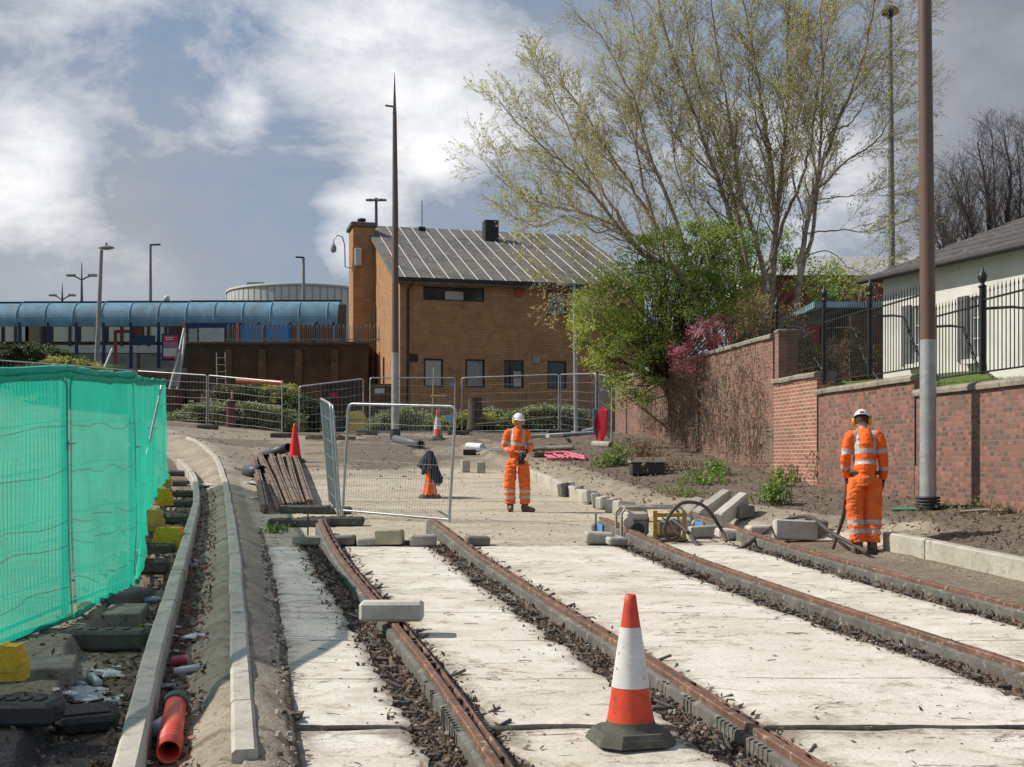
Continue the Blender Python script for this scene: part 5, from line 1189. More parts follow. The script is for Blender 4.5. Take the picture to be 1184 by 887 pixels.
# ------------------------------------------------------------------ trees
random.seed(21)
def fast(vs, fs, name, mat, parent, smooth=False):
    o = Vector((0, 0, 0)); q = parent
    while q is not None: o += q.location; q = q.parent
    me = bpy.data.meshes.new(name); v = np.array(vs, dtype=np.float32) - np.array(o[:], dtype=np.float32)
    f = np.array(fs, dtype=np.int32); me.vertices.add(len(v)); me.vertices.foreach_set('co', v.ravel())
    k = f.shape[1]; me.loops.add(f.size); me.polygons.add(len(f)); me.loops.foreach_set('vertex_index', f.ravel()); me.polygons.foreach_set('loop_start', np.arange(len(f)) * k)
    if smooth: me.polygons.foreach_set('use_smooth', np.ones(len(f), bool))
    me.update(calc_edges=True); me.materials.append(mat); ob = bpy.data.objects.new(name, me); COL.objects.link(ob); ob.parent = parent; return ob
class Tree:
    def __init__(s): s.v = []; s.f = []; s.lv = []; s.lf = []
    def tube(s, pts, rs, n):
        o = len(s.v); L = len(pts); t0 = (pts[-1] - pts[0]).normalized(); a = t0.orthogonal().normalized()
        for i in range(L):
            t = (pts[min(i + 1, L - 1)] - pts[max(i - 1, 0)]).normalized(); a = (a - t * a.dot(t)).normalized(); b = t.cross(a)
            for k in range(n):
                th = 6.2832 * k / n; s.v.append(tuple(pts[i] + (a * math.cos(th) + b * math.sin(th)) * rs[i]))
        for i in range(L - 1):
            for k in range(n): k2 = (k + 1) % n; s.f.append((o + i * n + k, o + i * n + k2, o + (i + 1) * n + k2, o + (i + 1) * n + k))
    def leaf(s, c, sz):
        a = Vector((U(-1, 1), U(-1, 1), U(-1, 1))).normalized(); b = a.orthogonal().normalized() * .55; o = len(s.lv)
        for q in (a, b, -a, -b): s.lv.append(tuple(c + q * sz))
        s.lf.append((o, o + 1, o + 2, o + 3))
    def branch(s, p, d, L, r, lvl, leafp, lsz, step, trop=.12, n=4, spread=(.45, .95)):
        k = max(3, int(L / .22)); pts = [p]; rs = [r]; dd = d.normalized()
        for i in range(k):
            dd = (dd + Vector((U(-1, 1), U(-1, 1), U(-1, 1))) * .13 + Vector((0, 0, trop))).normalized(); pts.append(pts[-1] + dd * (L / k)); rs.append(max(.0028, r * .8 * (1 - .85 * (i + 1) / k)))
        s.tube(pts, rs, n); s.sprout(pts, rs, lvl, leafp, lsz, step, trop, spread, .12)
    def sprout(s, pts, rs, lvl, leafp, lsz, step, trop, spread, start, lenk=1.0):
        cum = [0]
        for i in range(1, len(pts)): cum.append(cum[-1] + (pts[i] - pts[i - 1]).length)
        T = cum[-1]; x = T * start + U(0, step[lvl])
        while x < T:
            i = max(j for j in range(len(cum)) if cum[j] <= x); i = min(i, len(pts) - 2); u = (x - cum[i]) / max(1e-6, cum[i + 1] - cum[i])
            p = pts[i].lerp(pts[i + 1], u); t = (pts[i + 1] - pts[i]).normalized(); a = t.orthogonal().normalized(); a.rotate(Matrix.Rotation(U(0, 6.2832), 3, t)); an = U(*spread)
            d = t * math.cos(an) + a * math.sin(an); r = rs[i] * .5; fr = x / T
            if lvl == 0:
                L = U(.16, .42) ; q1 = p + d * L * .5 + Vector((0, 0, U(-.02, .03))); q2 = p + d * L + Vector((U(-.04, .04), U(-.04, .04), U(-.05, .04)))
                s.tube([p, q1, q2], [min(.005, r), .0036, .0024], 3)
                for _ in range(leafp if leafp >= 1 else (1 if rnd() < leafp else 0)):
                    s.leaf(p.lerp(q2, U(.2, 1)) + Vector((U(-.03, .03), U(-.03, .03), U(-.03, .03))), lsz * U(.6, 1.2))
            else:
                L = (.55 + 1.0 * (1 - fr)) * U(.7, 1.25) * (1.55 if lvl >= 2 else .62) * lenk
                s.branch(p, d, L, max(.006, min(r, .032 if lvl == 2 else .012)), lvl - 1, leafp, lsz, step, trop, 4 if lvl == 2 else 3, spread)
            x += step[lvl] * U(.6, 1.4)
def smooth_path(pts, k=5):
    out = []
    for i in range(len(pts) - 1):
        p0 = pts[max(0, i - 1)]; p1 = pts[i]; p2 = pts[i + 1]; p3 = pts[min(len(pts) - 1, i + 2)]
        for j in range(k):
            t = j / k; out.append(.5 * ((2 * p1) + (p2 - p0) * t + (2 * p0 - 5 * p1 + 4 * p2 - p3) * t * t + (3 * p1 - p0 - 3 * p2 + p3) * t ** 3))
    return out + [pts[-1]]
def limbtree(root, limbs, bark, leafm, leafp, lsz, step, trop=.12, start=.3, lvl=2):
    T = Tree()
    for path, r0, r1 in limbs:
        pts = smooth_path([W(x, y, D) for x, y, D in path]); n = len(pts); r0 *= .78; r1 *= .6
        pts = [p + Vector((U(-1, 1), U(-1, 1), U(-1, 1))) * .035 if 0 < i < n - 1 else p for i, p in enumerate(pts)]
        rs = [r0 + (r1 - r0) * (i / (n - 1)) ** .8 for i in range(n)]; T.tube(pts, rs, 7); T.sprout(pts, rs, lvl, leafp, lsz, step, trop, (.35, .85), start)
    o = fast(T.v, T.f, 'trunk', bark, root, True); fast(T.lv, T.lf, 'crown', leafm, root); return T
m, nt, b = nodes('birch_bark'); pos = geo(nt); mpn = nt.nodes.new('ShaderNodeMapping'); nt.links.new(pos, mpn.inputs[0]); mpn.inputs['Scale'].default_value = (1, 1, 2.5)
c = mixc(nt, ramp(nt, nz(nt, mpn.outputs[0], 2.2, 5, .6), .38, .62), (.40, .29, .21), (.19, .13, .09)); c = mixc(nt, ramp(nt, nz(nt, mpn.outputs[0], 7, 5, .7), .56, .64), c, (.58, .53, .46))
nt.links.new(c, b.inputs['Base Color']); b.inputs['Roughness'].default_value = .8; BIRCH = m
BIRCHL = leafmat('birch_leaf', (.50, .54, .10), (.68, .66, .18), (.40, .35, .16), .55)
BG2 = 'birches behind the brick wall'; ST = [.09, .15, .25]
t = thing('birch_tree', 'leaning birch whose limbs fan out to the left over the brown building', 'tree', W(825, 420, 32.5), BG2)
limbtree(t, [
 ([(828, 420, 32.5), (803, 345, 32.3), (778, 310, 32), (736, 288, 31.7), (691, 230, 31.3), (655, 192, 31), (615, 160, 30.8), (577, 118, 30.6)], .13, .012),
 ([(778, 310, 32), (749, 285, 32.4), (716, 262, 32.8), (672, 246, 33), (628, 236, 33.2), (575, 205, 33.4), (556, 178, 33.5)], .06, .01),
 ([(736, 288, 31.7), (712, 245, 32), (699, 225, 32.2), (672, 178, 32.6), (650, 135, 33), (632, 95, 33.2), (612, 72, 33.3)], .07, .01),
 ([(828, 420, 32.5), (822, 362, 33.2), (782, 319, 33.5), (762, 270, 33.8), (728, 212, 34), (697, 165, 34.2), (668, 120, 34.4), (640, 82, 34.5)], .12, .012),
 ([(797, 306, 33), (776, 240, 33.2), (752, 180, 33.4), (729, 108, 33.6), (706, 62, 33.8), (684, 25, 34)], .09, .012),
 ([(762, 270, 33.8), (740, 200, 34.5), (735, 140, 35), (742, 80, 35.3), (728, 10, 35.5), (722, -40, 35.6)], .06, .012),
 ([(716, 262, 32.8), (690, 268, 32.2), (660, 250, 31.8), (620, 262, 31.4), (600, 250, 31.2)], .03, .008),
 ([(749, 314, 32), (715, 318, 31.6), (690, 330, 31.2), (668, 322, 31), (640, 330, 30.8)], .03, .008)], BIRCH, BIRCHL, 4, .031, ST, .08)
t = thing('birch_tree', 'tall many-stemmed birch in the middle of the birch group', 'tree', W(875, 425, 34), BG2)
limbtree(t, [
 ([(868, 425, 34), (862, 330, 34), (848, 268, 33.8), (832, 215, 33.6), (810, 150, 33.2), (783, 81, 32.8), (765, 20, 32.6), (755, -40, 32.5)], .14, .02),
 ([(872, 425, 34.2), (866, 320, 34.6), (850, 235, 34.8), (832, 180, 35), (815, 120, 35.2), (796, 40, 35.4), (786, -50, 35.5)], .12, .02),
 ([(876, 425, 33.8), (884, 331, 33.6), (872, 270, 33.4), (856, 225, 33.2), (845, 145, 33), (828, 50, 32.8), (820, -50, 32.6)], .13, .02),
 ([(880, 425, 34), (890, 331, 34.2), (896, 253, 34.4), (890, 180, 34.6), (882, 125, 34.8), (868, 50, 35), (852, -40, 35.2)], .14, .025),
 ([(884, 425, 34.3), (894, 320, 34.5), (902, 203, 34.7), (912, 116, 34.9), (911, 40, 35), (915, -60, 35.1)], .12, .025),
 ([(893, 300, 34.2), (908, 250, 33.8), (925, 215, 33.5), (938, 160, 33.2), (946, 100, 33), (960, 30, 32.8), (968, -40, 32.7)], .08, .02),
 ([(850, 235, 34.8), (820, 200, 35.2), (792, 170, 35.6), (762, 130, 35.9), (748, 70, 36.1)], .05, .012),
 ([(866, 320, 34), (838, 290, 34.6), (812, 262, 35), (790, 215, 35.4), (776, 160, 35.6), (780, 90, 35.7)], .06, .012),
 ([(890, 180, 34.6), (872, 130, 35.4), (866, 70, 35.8), (880, 0, 36)], .045, .014)], BIRCH, BIRCHL, 4, .031, ST, .12)
t = thing('birch_tree', 'pale-barked birch on the right of the group, with long drooping branches towards the brown pole', 'tree', W(920, 430, 33), BG2)
limbtree(t, [
 ([(917, 430, 33), (922, 340, 33), (933, 253, 33), (945, 209, 33), (965, 150, 32.8), (991, 87, 32.6), (1008, 20, 32.4), (1015, -40, 32.3)], .13, .02),
 ([(933, 253, 33), (944, 222, 33), (975, 190, 32.6), (1014, 163, 32.2), (1035, 125, 32), (1058, 92, 31.8)], .06, .01),
 ([(925, 320, 33), (940, 262, 33.4), (948, 174, 33.8), (951, 90, 34), (949, 0, 34.2), (952, -50, 34.3)], .09, .02),
 ([(940, 232, 33), (972, 228, 32.5), (1010, 222, 32), (1048, 205, 31.6)], .03, .008),
 ([(930, 272, 33), (960, 266, 32.6), (1000, 268, 32.2), (1030, 262, 31.9), (1062, 250, 31.6)], .035, .008),
 ([(926, 300, 33), (955, 290, 32.6), (985, 312, 32.2), (1020, 320, 32)], .03, .008),
 ([(965, 150, 32.8), (985, 140, 33.4), (1010, 100, 33.8), (1030, 60, 34)], .04, .01),
 ([(991, 87, 32.6), (1012, 70, 32), (1040, 40, 31.6), (1060, 20, 31.4)], .03, .01),
 ([(933, 253, 33), (915, 200, 33.4), (922, 140, 33.8), (935, 60, 34), (930, -20, 34.1)], .05, .014)], BIRCH, BIRCHL, 4, .031, ST, .06)
DARKB = M('dark_bark', (.10, .08, .07), (.06, .05, .045), .9, 4, bmp=0)
t = thing('bare_tree', 'leafless dark tree behind the white building at the right edge', 'tree', W(1150, 330, 48))
limbtree(t, [
 ([(1140, 340, 48), (1128, 280, 48), (1112, 235, 48), (1098, 200, 48)], .2, .03), ([(1150, 340, 48), (1145, 270, 48), (1140, 215, 48), (1130, 165, 48)], .22, .03), ([(1160, 340, 48), (1165, 260, 48), (1168, 200, 48), (1160, 150, 48)], .2, .03),
 ([(1170, 340, 48), (1188, 260, 48), (1195, 190, 48), (1190, 150, 48)], .2, .03), ([(1132, 330, 48), (1105, 290, 48), (1090, 262, 48), (1078, 240, 48)], .12, .02), ([(1120, 335, 47), (1100, 300, 47), (1090, 275, 47), (1094, 235, 47)], .1, .02), ([(1136, 335, 49), (1118, 290, 49), (1120, 230, 49), (1112, 190, 49)], .12, .02), ([(1156, 335, 47), (1152, 290, 47), (1150, 230, 47), (1146, 150, 47)], .12, .02), ([(1175, 335, 49), (1178, 280, 49), (1180, 220, 49), (1176, 160, 49)], .12, .02), ([(1100, 320, 46), (1088, 290, 46), (1080, 268, 46)], .08, .02),
 ([(1180, 330, 48), (1215, 260, 48), (1235, 180, 48)], .2, .03)],
 DARKB, leafmat('bare_buds', (.08, .06, .05), (.12, .09, .07)), 1, .03, [.15, .14, .17], .10, .12)
t = thing('bare_tree', 'leafless scrub just right of the brown pole, above the white roof', 'tree', W(1092, 300, 44))
limbtree(t, [([(1092, 305, 44), (1086, 260, 44), (1082, 225, 44)], .06, .015), ([(1096, 305, 44), (1108, 265, 44), (1112, 230, 44)], .06, .015)], DARKB, MAT['bare_buds'], 1, .03, [.15, .15, .18], .1, .1)

# ------------------------------------------------------------------ shrubs
def clumps(root, cl, leafm, name='foliage', lsz=.05, n=220, r=(.3, .6), squash=.8):
    """cl: list of clump centres; leaves scattered mostly over each clump's shell, every clump its own size"""
    T = Tree()
    for c in cl:
        rr = U(*r); k = int(n * U(.5, 1.4)); st = Vector((U(.7, 1.3), U(.7, 1.3), U(.6, 1.1) * squash))
        for _ in range(k):
            d = Vector((random.gauss(0, 1), random.gauss(0, 1), random.gauss(0, 1))).normalized() * rr * (rnd() ** .35) * U(.7, 1.15)
            T.leaf(c + Vector((d.x * st.x, d.y * st.y, d.z * st.z)), lsz * U(.6, 1.25))
    return fast(T.lv, T.lf, name, leafm, root)
def inpoly(x, y, P):
    r = False
    for i in range(len(P)):
        (x1, y1), (x2, y2) = P[i], P[i - 1]
        if (y1 > y) != (y2 > y) and x < (x2 - x1) * (y - y1) / (y2 - y1) + x1: r = not r
    return r
def fill(P, D0, D1, n):
    xs = [p[0] for p in P]; ys = [p[1] for p in P]; out = []
    while len(out) < n:
        x, y = U(min(xs), max(xs)), U(min(ys), max(ys))
        if inpoly(x, y, P): out.append(W(x, y, U(D0, D1)))
    return out
def stems(root, c, base, mat, r=.02):
    mb = MB()
    for q in c:
        if rnd() < .5: mid = base.lerp(q, .55) + Vector((U(-.3, .3), U(-.3, .3), U(-.1, .3))); mb.tube([base + Vector((U(-.3, .3), U(-.3, .3), 0)), mid, q], [r, r * .6, r * .25], 4, False)
    return mb.build('stems', mat, root)
GR = leafmat('shrub_green', (.25, .34, .06), (.44, .50, .12), (.15, .22, .05), .5); BRK = M('stem_brown', (.12, .085, .06), rough=.9)
P = [(684, 335), (705, 300), (730, 285), (760, 262), (800, 252), (845, 262), (868, 300), (872, 350), (850, 372), (800, 372), (775, 395), (765, 425), (752, 455), (744, 470), (722, 470), (706, 450), (700, 430), (680, 420), (670, 400), (676, 370), (668, 350)]
t = thing('green_shrub', 'big bright green shrub spilling over the old wall beside the brown building', 'shrub', W(760, 470, 33.5))
cl = fill(P, 30.6, 33.6, 270) + fill([(735, 300), (805, 300), (800, 370), (770, 430), (745, 430)], 32.5, 34.5, 70); clumps(t, cl, GR, lsz=.042, n=120, r=(.2, .6)); stems(t, cl, W(770, 440, 34), BRK, .03)
P = [(655, 345), (690, 330), (700, 360), (700, 420), (690, 430), (668, 412), (660, 380)]
t = thing('green_shrub', 'thin outer sprays of leaves hanging in front of the right-hand window', 'shrub', W(690, 440, 33)); cl = fill(P, 31.5, 33.5, 42); clumps(t, cl, leafmat('spray_green', (.32, .42, .07), (.48, .52, .12)), lsz=.042, n=50, r=(.2, .4)); stems(t, cl, W(712, 420, 33.2), BRK, .015)
P = [(775, 405), (790, 385), (810, 372), (835, 362), (846, 378), (835, 398), (822, 418), (805, 434), (785, 430), (772, 418)]
t = thing('pink_bush', 'pink-flowered bush hanging over the old brick wall', 'shrub', W(810, 440, 29.5)); cl = fill(P, 29.0, 30.3, 46); clumps(t, cl, leafmat('pink_petal', (.40, .11, .14), (.55, .24, .27), (.20, .06, .06)), 'blossom', .028, 85, (.15, .35)); stems(t, cl, W(815, 400, 30.4), BRK, .015)
P = [(825, 372), (840, 350), (870, 342), (896, 350), (925, 352), (940, 362), (940, 420), (900, 435), (892, 388), (860, 396), (840, 400)]
t = thing('tan_bush', 'bush with dry yellow-brown leaves between the birch stems and first railing', 'shrub', W(880, 430, 30.5)); cl = fill(P, 29.5, 31.5, 75); clumps(t, cl, leafmat('tan_leaf', (.46, .37, .13), (.56, .44, .17), (.22, .18, .07), .3), lsz=.03, n=70, r=(.2, .4)); stems(t, cl, W(880, 430, 31), BRK, .015)
P = [(900, 395), (990, 380), (1015, 400), (1015, 438), (905, 438)]
t = thing('brown_bush', 'dull dark bush behind the first two railing bays', 'shrub', W(950, 440, 27.5)); cl = fill(P, 27, 28.3, 46); clumps(t, cl, leafmat('dull_leaf', (.10, .075, .04), (.17, .12, .055), (.06, .07, .025)), lsz=.035, n=120, r=(.2, .35)); stems(t, cl, W(955, 445, 27.6), BRK, .015)
P = [(690, 250), (760, 215), (840, 205), (905, 240), (960, 300), (930, 350), (860, 330), (800, 300), (740, 300)]
t = thing('young_tree', 'fresh green undergrowth tree behind the birch stems', 'tree', W(830, 430, 36.5)); cl = fill([(745, 290), (790, 252), (850, 240), (905, 262), (955, 305), (1010, 330), (1000, 345), (930, 352), (860, 345)], 35.5, 38, 90); clumps(t, cl, leafmat('under_green', (.20, .32, .05), (.34, .44, .08), None, .4), 'crown', .05, 90, (.3, .6)); stems(t, cl, W(850, 430, 37), BRK, .04).name = 'trunk'
# dead creeper on the old wall
random.seed(5); T = Tree()
for _ in range(1100):
    d = 25.6 + 10.5 * rnd(); x = float(WX(d)) - .02; zt = HC + U(-.2, 2.6) * (1 if rnd() < .7 else .6); L = U(.4, 1.5); p = Vector((x - U(.0, .12), d, zt)); pts = [p]
    for k in range(5): pts.append(pts[-1] + Vector((U(-.03, .03), U(-.22, .22) * (1 - k / 7), -L / 5 * U(-.1, 1.1))))
    zm = min(q.z for q in pts)
    if zm < hz(x - .2, d): continue
    T.tube(pts, [.009, .008, .007, .006, .005, .003], 3)
    if rnd() < .6:
        for _ in range(3): T.leaf(pts[3] + Vector((U(-.12, 0), U(-.15, .15), U(-.2, .2))), U(.02, .045))
t = thing('dead_creeper', 'dead brown creeper clinging to the old brick wall', 'creeper', (float(WX(31)), 31, HC)); fast(T.v, T.f, 'stems', M('creeper_stem', (.30, .24, .19), (.20, .155, .12), .95, 3, bmp=0), t); fast(T.lv, T.lf, 'dry_leaves', leafmat('creeper_leaf', (.17, .11, .07), (.26, .18, .12)), t)
tag(MB().tube([(float(WX(30.3)) - .06, 30.3, HC + 1.7), (float(WX(30.3)) - .07, 30.25, HC + .4), (float(WX(30.3)) - .06, 30.3, hz(5, 30.3))], .03, 6).build('creeper_trunk', BRK), 'thick dark vertical stem against the old wall', 'creeper')

# hedges and bushes at the back
HG = leafmat('hedge_green', (.22, .27, .11), (.40, .44, .22), (.13, .16, .07), .25); HGL = leafmat('hedge_yellow', (.30, .32, .07), (.46, .45, .13), (.12, .15, .04), .3); HR = leafmat('hedge_brown', (.14, .09, .05), (.22, .14, .08), (.10, .12, .04), .2); HD = leafmat('hedge_dark', (.05, .10, .025), (.11, .17, .045), (.05, .06, .03), .2)
def hedge(name, x0, x1, yt, yb, D, dep, label, mat, n, lsz=.06, group='clipped hedges along the back', dens=170, rr=(.25, .45)):
    a0, b0 = W(x0, yt, D), W(x1, yb, D); t = thing(name, label, 'bush', ((a0.x + b0.x) / 2, D, b0.z), group); cl = []
    for _ in range(n):
        u = rnd(); v = rnd(); top = a0.z - (a0.z - b0.z) * (.35 * (2 * abs(u - .5)) ** 3 + .12 * float(vn(u * 5, D, 3)))
        q = rnd(); yy = D + dep * (rnd() if q < .4 else 0); z = top if q < .45 else b0.z + (top - b0.z) * v
        cl.append(Vector((a0.x + (b0.x - a0.x) * u, yy, z - .18)))
    clumps(t, cl, mat, lsz=lsz, n=dens, r=rr)
    k = 14; mb = MB(); vs = [];  # plain dark hull filling the inside of the hedge behind its leaves
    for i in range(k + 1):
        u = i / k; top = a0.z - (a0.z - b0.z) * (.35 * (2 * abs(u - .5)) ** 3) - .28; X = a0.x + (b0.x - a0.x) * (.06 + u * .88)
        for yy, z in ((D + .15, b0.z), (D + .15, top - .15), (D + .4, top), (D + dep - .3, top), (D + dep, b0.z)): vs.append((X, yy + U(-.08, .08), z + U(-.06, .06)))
    mb.add(vs, [(i * 5 + j, (i + 1) * 5 + j, (i + 1) * 5 + j + 1, i * 5 + j + 1) for i in range(k) for j in range(4)] + [(0, 1, 2, 3, 4), tuple(k * 5 + j for j in (4, 3, 2, 1, 0))], True); mb.build('inner_hull', M('hull_dark', (.045, .04, .025), (.07, .055, .035), .95, 5), t); return t
hedge('clipped_hedge', 193, 345, 462, 500, 49.5, 2.2, 'rounded grey-green clipped hedge behind the red bollard', HG, 130)
hedge('shrub', 238, 300, 443, 470, 53, 1.5, 'red-brown shrub rising behind the left half of the clipped hedge', HR, 40)
hedge('shrub', 285, 345, 441, 478, 53.5, 1.5, 'yellow-green shrub rising behind the right half of the clipped hedge', HGL, 40)
hedge('shrub', 325, 372, 458, 504, 51, 1.5, 'low dark shrub between the clipped hedge and the dark gate', HD, 50)
hedge('clipped_hedge', 425, 502, 471, 501, 49, 1.6, 'clipped hedge behind the foot of the needle-tipped pole', HG, 70)
hedge('clipped_hedge', 500, 588, 474, 501, 49, 1.5, 'thin patchy hedge around the tree stump', HGL, 55, dens=110)
hedge('clipped_hedge', 583, 690, 466, 503, 48.5, 2, 'pale leafy hedge behind the standing worker', HG, 105)
hedge('shrub', 560, 588, 468, 490, 50, 1, 'loose twiggy shrub right of the tree stump', HG, 16, dens=90)
hedge('evergreen_bush', -60, 76, 395, 440, 53.5, 3, 'dark evergreen bush above the left end of the green netting', HD, 130, .075, 'evergreen bushes above the green netting')
hedge('evergreen_bush', 40, 110, 411, 445, 52, 2, 'yellow-green low bush beside the leaning street lamp', HGL, 60, .07, 'evergreen bushes above the green netting')
hedge('evergreen_bush', 18, 70, 418, 448, 51, 1.4, 'dull purple-brown bush between the evergreens above the netting', HR, 40, .07, 'evergreen bushes above the green netting')
def weeds(x, y, n, h, label, mat, r=.35, D=None, name='weed', cat='plant'):
    p = G(x, y) if D is None else W(x, y, D); t = thing(name, label, cat, p); T = Tree(); mb = MB()
    for _ in range(n):
        a = U(0, 6.28); q = p + Vector((math.cos(a), math.sin(a), 0)) * r * rnd(); q.z = hz(q.x, q.y); tip = q + Vector((U(-.12, .12), U(-.12, .12), h * U(.5, 1.1)))
        mb.tube([q, q.lerp(tip, .5) + Vector((U(-.03, .03), U(-.03, .03), 0)), tip], [.006, .005, .003], 3, False)
        for k in range(9): T.leaf(q.lerp(tip, U(.15, 1)) + Vector((U(-.06, .06), U(-.06, .06), U(-.02, .04))) * min(1, h / .15), U(.025, .05) * min(1, h / .2))
    mb.build('stems', BRK, t); fast(T.lv, T.lf, 'leaves', mat, t)
WG = leafmat('weed_green', (.14, .25, .04), (.26, .38, .08)); WD = leafmat('weed_dry', (.20, .14, .08), (.28, .20, .11))
for x, y, n, h, r, tx, mt in ((893, 586, 46, .42, .3, 'leafy green weed left of the bent-over worker', WG), (905, 562, 22, .35, .25, 'green weed further up the verge behind the tall leafy one', WG), (715, 538, 40, .5, .35, 'tall green weed by the corner of the perimeter fence', WG), (700, 540, 24, .3, .4, 'low green weed left of the tallest verge weed', WG),
        (810, 560, 40, .3, .6, 'patch of green weeds right of the dark planter box', WG), (790, 572, 24, .15, .5, 'low spreading weeds below the dark planter box', WG), (828, 550, 26, .35, .3, 'upright weeds against the foot of the brick wall', WG), (955, 560, 40, .6, .35, 'dry brown brambles left of the bent-over worker', WD), (925, 555, 30, .35, .5, 'dry weeds at the foot of the pale mortared brick wall', WD), (1045, 572, 30, .15, .6, 'low dry tufts at the wall foot behind the worker', WD),
        (1130, 592, 34, .14, .8, 'low tufts along the wall foot right of the zinc-footed pole', leafmat('weed_olive', (.17, .18, .06), (.24, .23, .09))), (770, 545, 40, .3, .9, 'brown tangle of dry stems along the old wall', WD), (740, 528, 40, .4, .5, 'dry undergrowth beneath the big green shrub', WD),
        (318, 617, 22, .12, .2, 'small green weed by the stacked fence feet', WG), (97, 800, 4, .05, .05, 'small green weed against the old concrete step', WG), (117, 790, 3, .04, .04, 'tiny green weed between litter and concrete step', WG), (165, 728, 4, .06, .05, 'tiny green weed beside the outer kerb', WG)):
    weeds(x, y, n, h, tx, mt, r)
# ------------------------------------------------------------------ people
random.seed(11)
def fuse(mb, voxel=.011, smooth=4, disp=None):
    """union of closed tubes -> one continuous smooth surface (mesh data)"""
    me = bpy.data.meshes.new('tmp'); me.from_pydata(mb.v, [], mb.f); ob = bpy.data.objects.new('tmp', me); COL.objects.link(ob)
    r = ob.modifiers.new('r', 'REMESH'); r.mode = 'VOXEL'; r.voxel_size = voxel; s_ = ob.modifiers.new('s', 'SMOOTH'); s_.factor = .6; s_.iterations = smooth
    dg = bpy.context.evaluated_depsgraph_get(); ev = ob.evaluated_get(dg); out = bpy.data.meshes.new_from_object(ev); bpy.data.objects.remove(ob)
    if disp:
        n = len(out.vertices); co = np.empty(n * 3, np.float32); out.vertices.foreach_get('co', co); no = np.empty(n * 3, np.float32); out.vertices.foreach_get('normal', no)
        co = co.reshape(-1, 3); no = no.reshape(-1, 3)
        d = np.array([disp(Vector(c)) for c in co], np.float32); co += no * d[:, None]; out.vertices.foreach_set('co', co.ravel()); out.update()
    out.polygons.foreach_set('use_smooth', np.ones(len(out.polygons), bool)); return out
def place(name, me, mats, parent, pick=None):
    for m in mats: me.materials.append(m)
    if pick:
        n = len(me.polygons); mi = np.zeros(n, np.int32)
        for i, p in enumerate(me.polygons): mi[i] = pick(p.center)
        me.polygons.foreach_set('material_index', mi)
    me.name = name; ob = bpy.data.objects.new(name, me); COL.objects.link(ob); ob.parent = parent; return ob
def V3(*a): return Vector(a)
def bez(pts, rs, k=4):
    P = smooth_path([V3(*p) for p in pts], k); n = len(rs); R_ = []
    for i in range(len(P)):
        t = i / (len(P) - 1) * (n - 1); j = min(int(t), n - 2); f = t - j
        a, b_ = rs[j], rs[j + 1]
        if isinstance(a, tuple) or isinstance(b_, tuple):
            a = a if isinstance(a, tuple) else (a, a); b_ = b_ if isinstance(b_, tuple) else (b_, b_); R_.append((a[0] + (b_[0] - a[0]) * f, a[1] + (b_[1] - a[1]) * f))
        else: R_.append(a + (b_ - a) * f)
    return P, R_
def cloth_disp(s, amp=.006):
    return lambda c: amp * (mnoise.noise(V3(c.x * 9, c.y * 9, c.z * 22 + s)) + .7 * mnoise.noise(V3(c.x * 22, c.y * 22, c.z * 34 + s)))
SKIN = M('skin', (.52, .29, .20), (.45, .23, .16), .55, 14, bmp=.05); HVT = M('hivis_trousers', (.95, .19, .035), (.80, .14, .03), .8, 5, c3=(.66, .16, .05), bmp=.15); HVJ = M('hivis_jacket', (.98, .15, .012), (.88, .12, .012), .75, 5, bmp=.1)
BOOT = M('boot_leather', (.09, .06, .045), (.16, .12, .09), .75, 12); HELM = M('helmet_white', (.78, .77, .74), (.70, .69, .66), .3, 8, bmp=.03); MUFF = M('ear_yellow', (.75, .40, .01), (.62, .32, .01), .4, 9, bmp=.03); GLV = M('glove_black', (.02, .02, .022), (.04, .04, .04), .7, 20)
def segd(c, a, b_):
    t = max(0, min(1, (c - a).dot(b_ - a) / (b_ - a).length_squared)); return (c - (a + (b_ - a) * t)).length, t
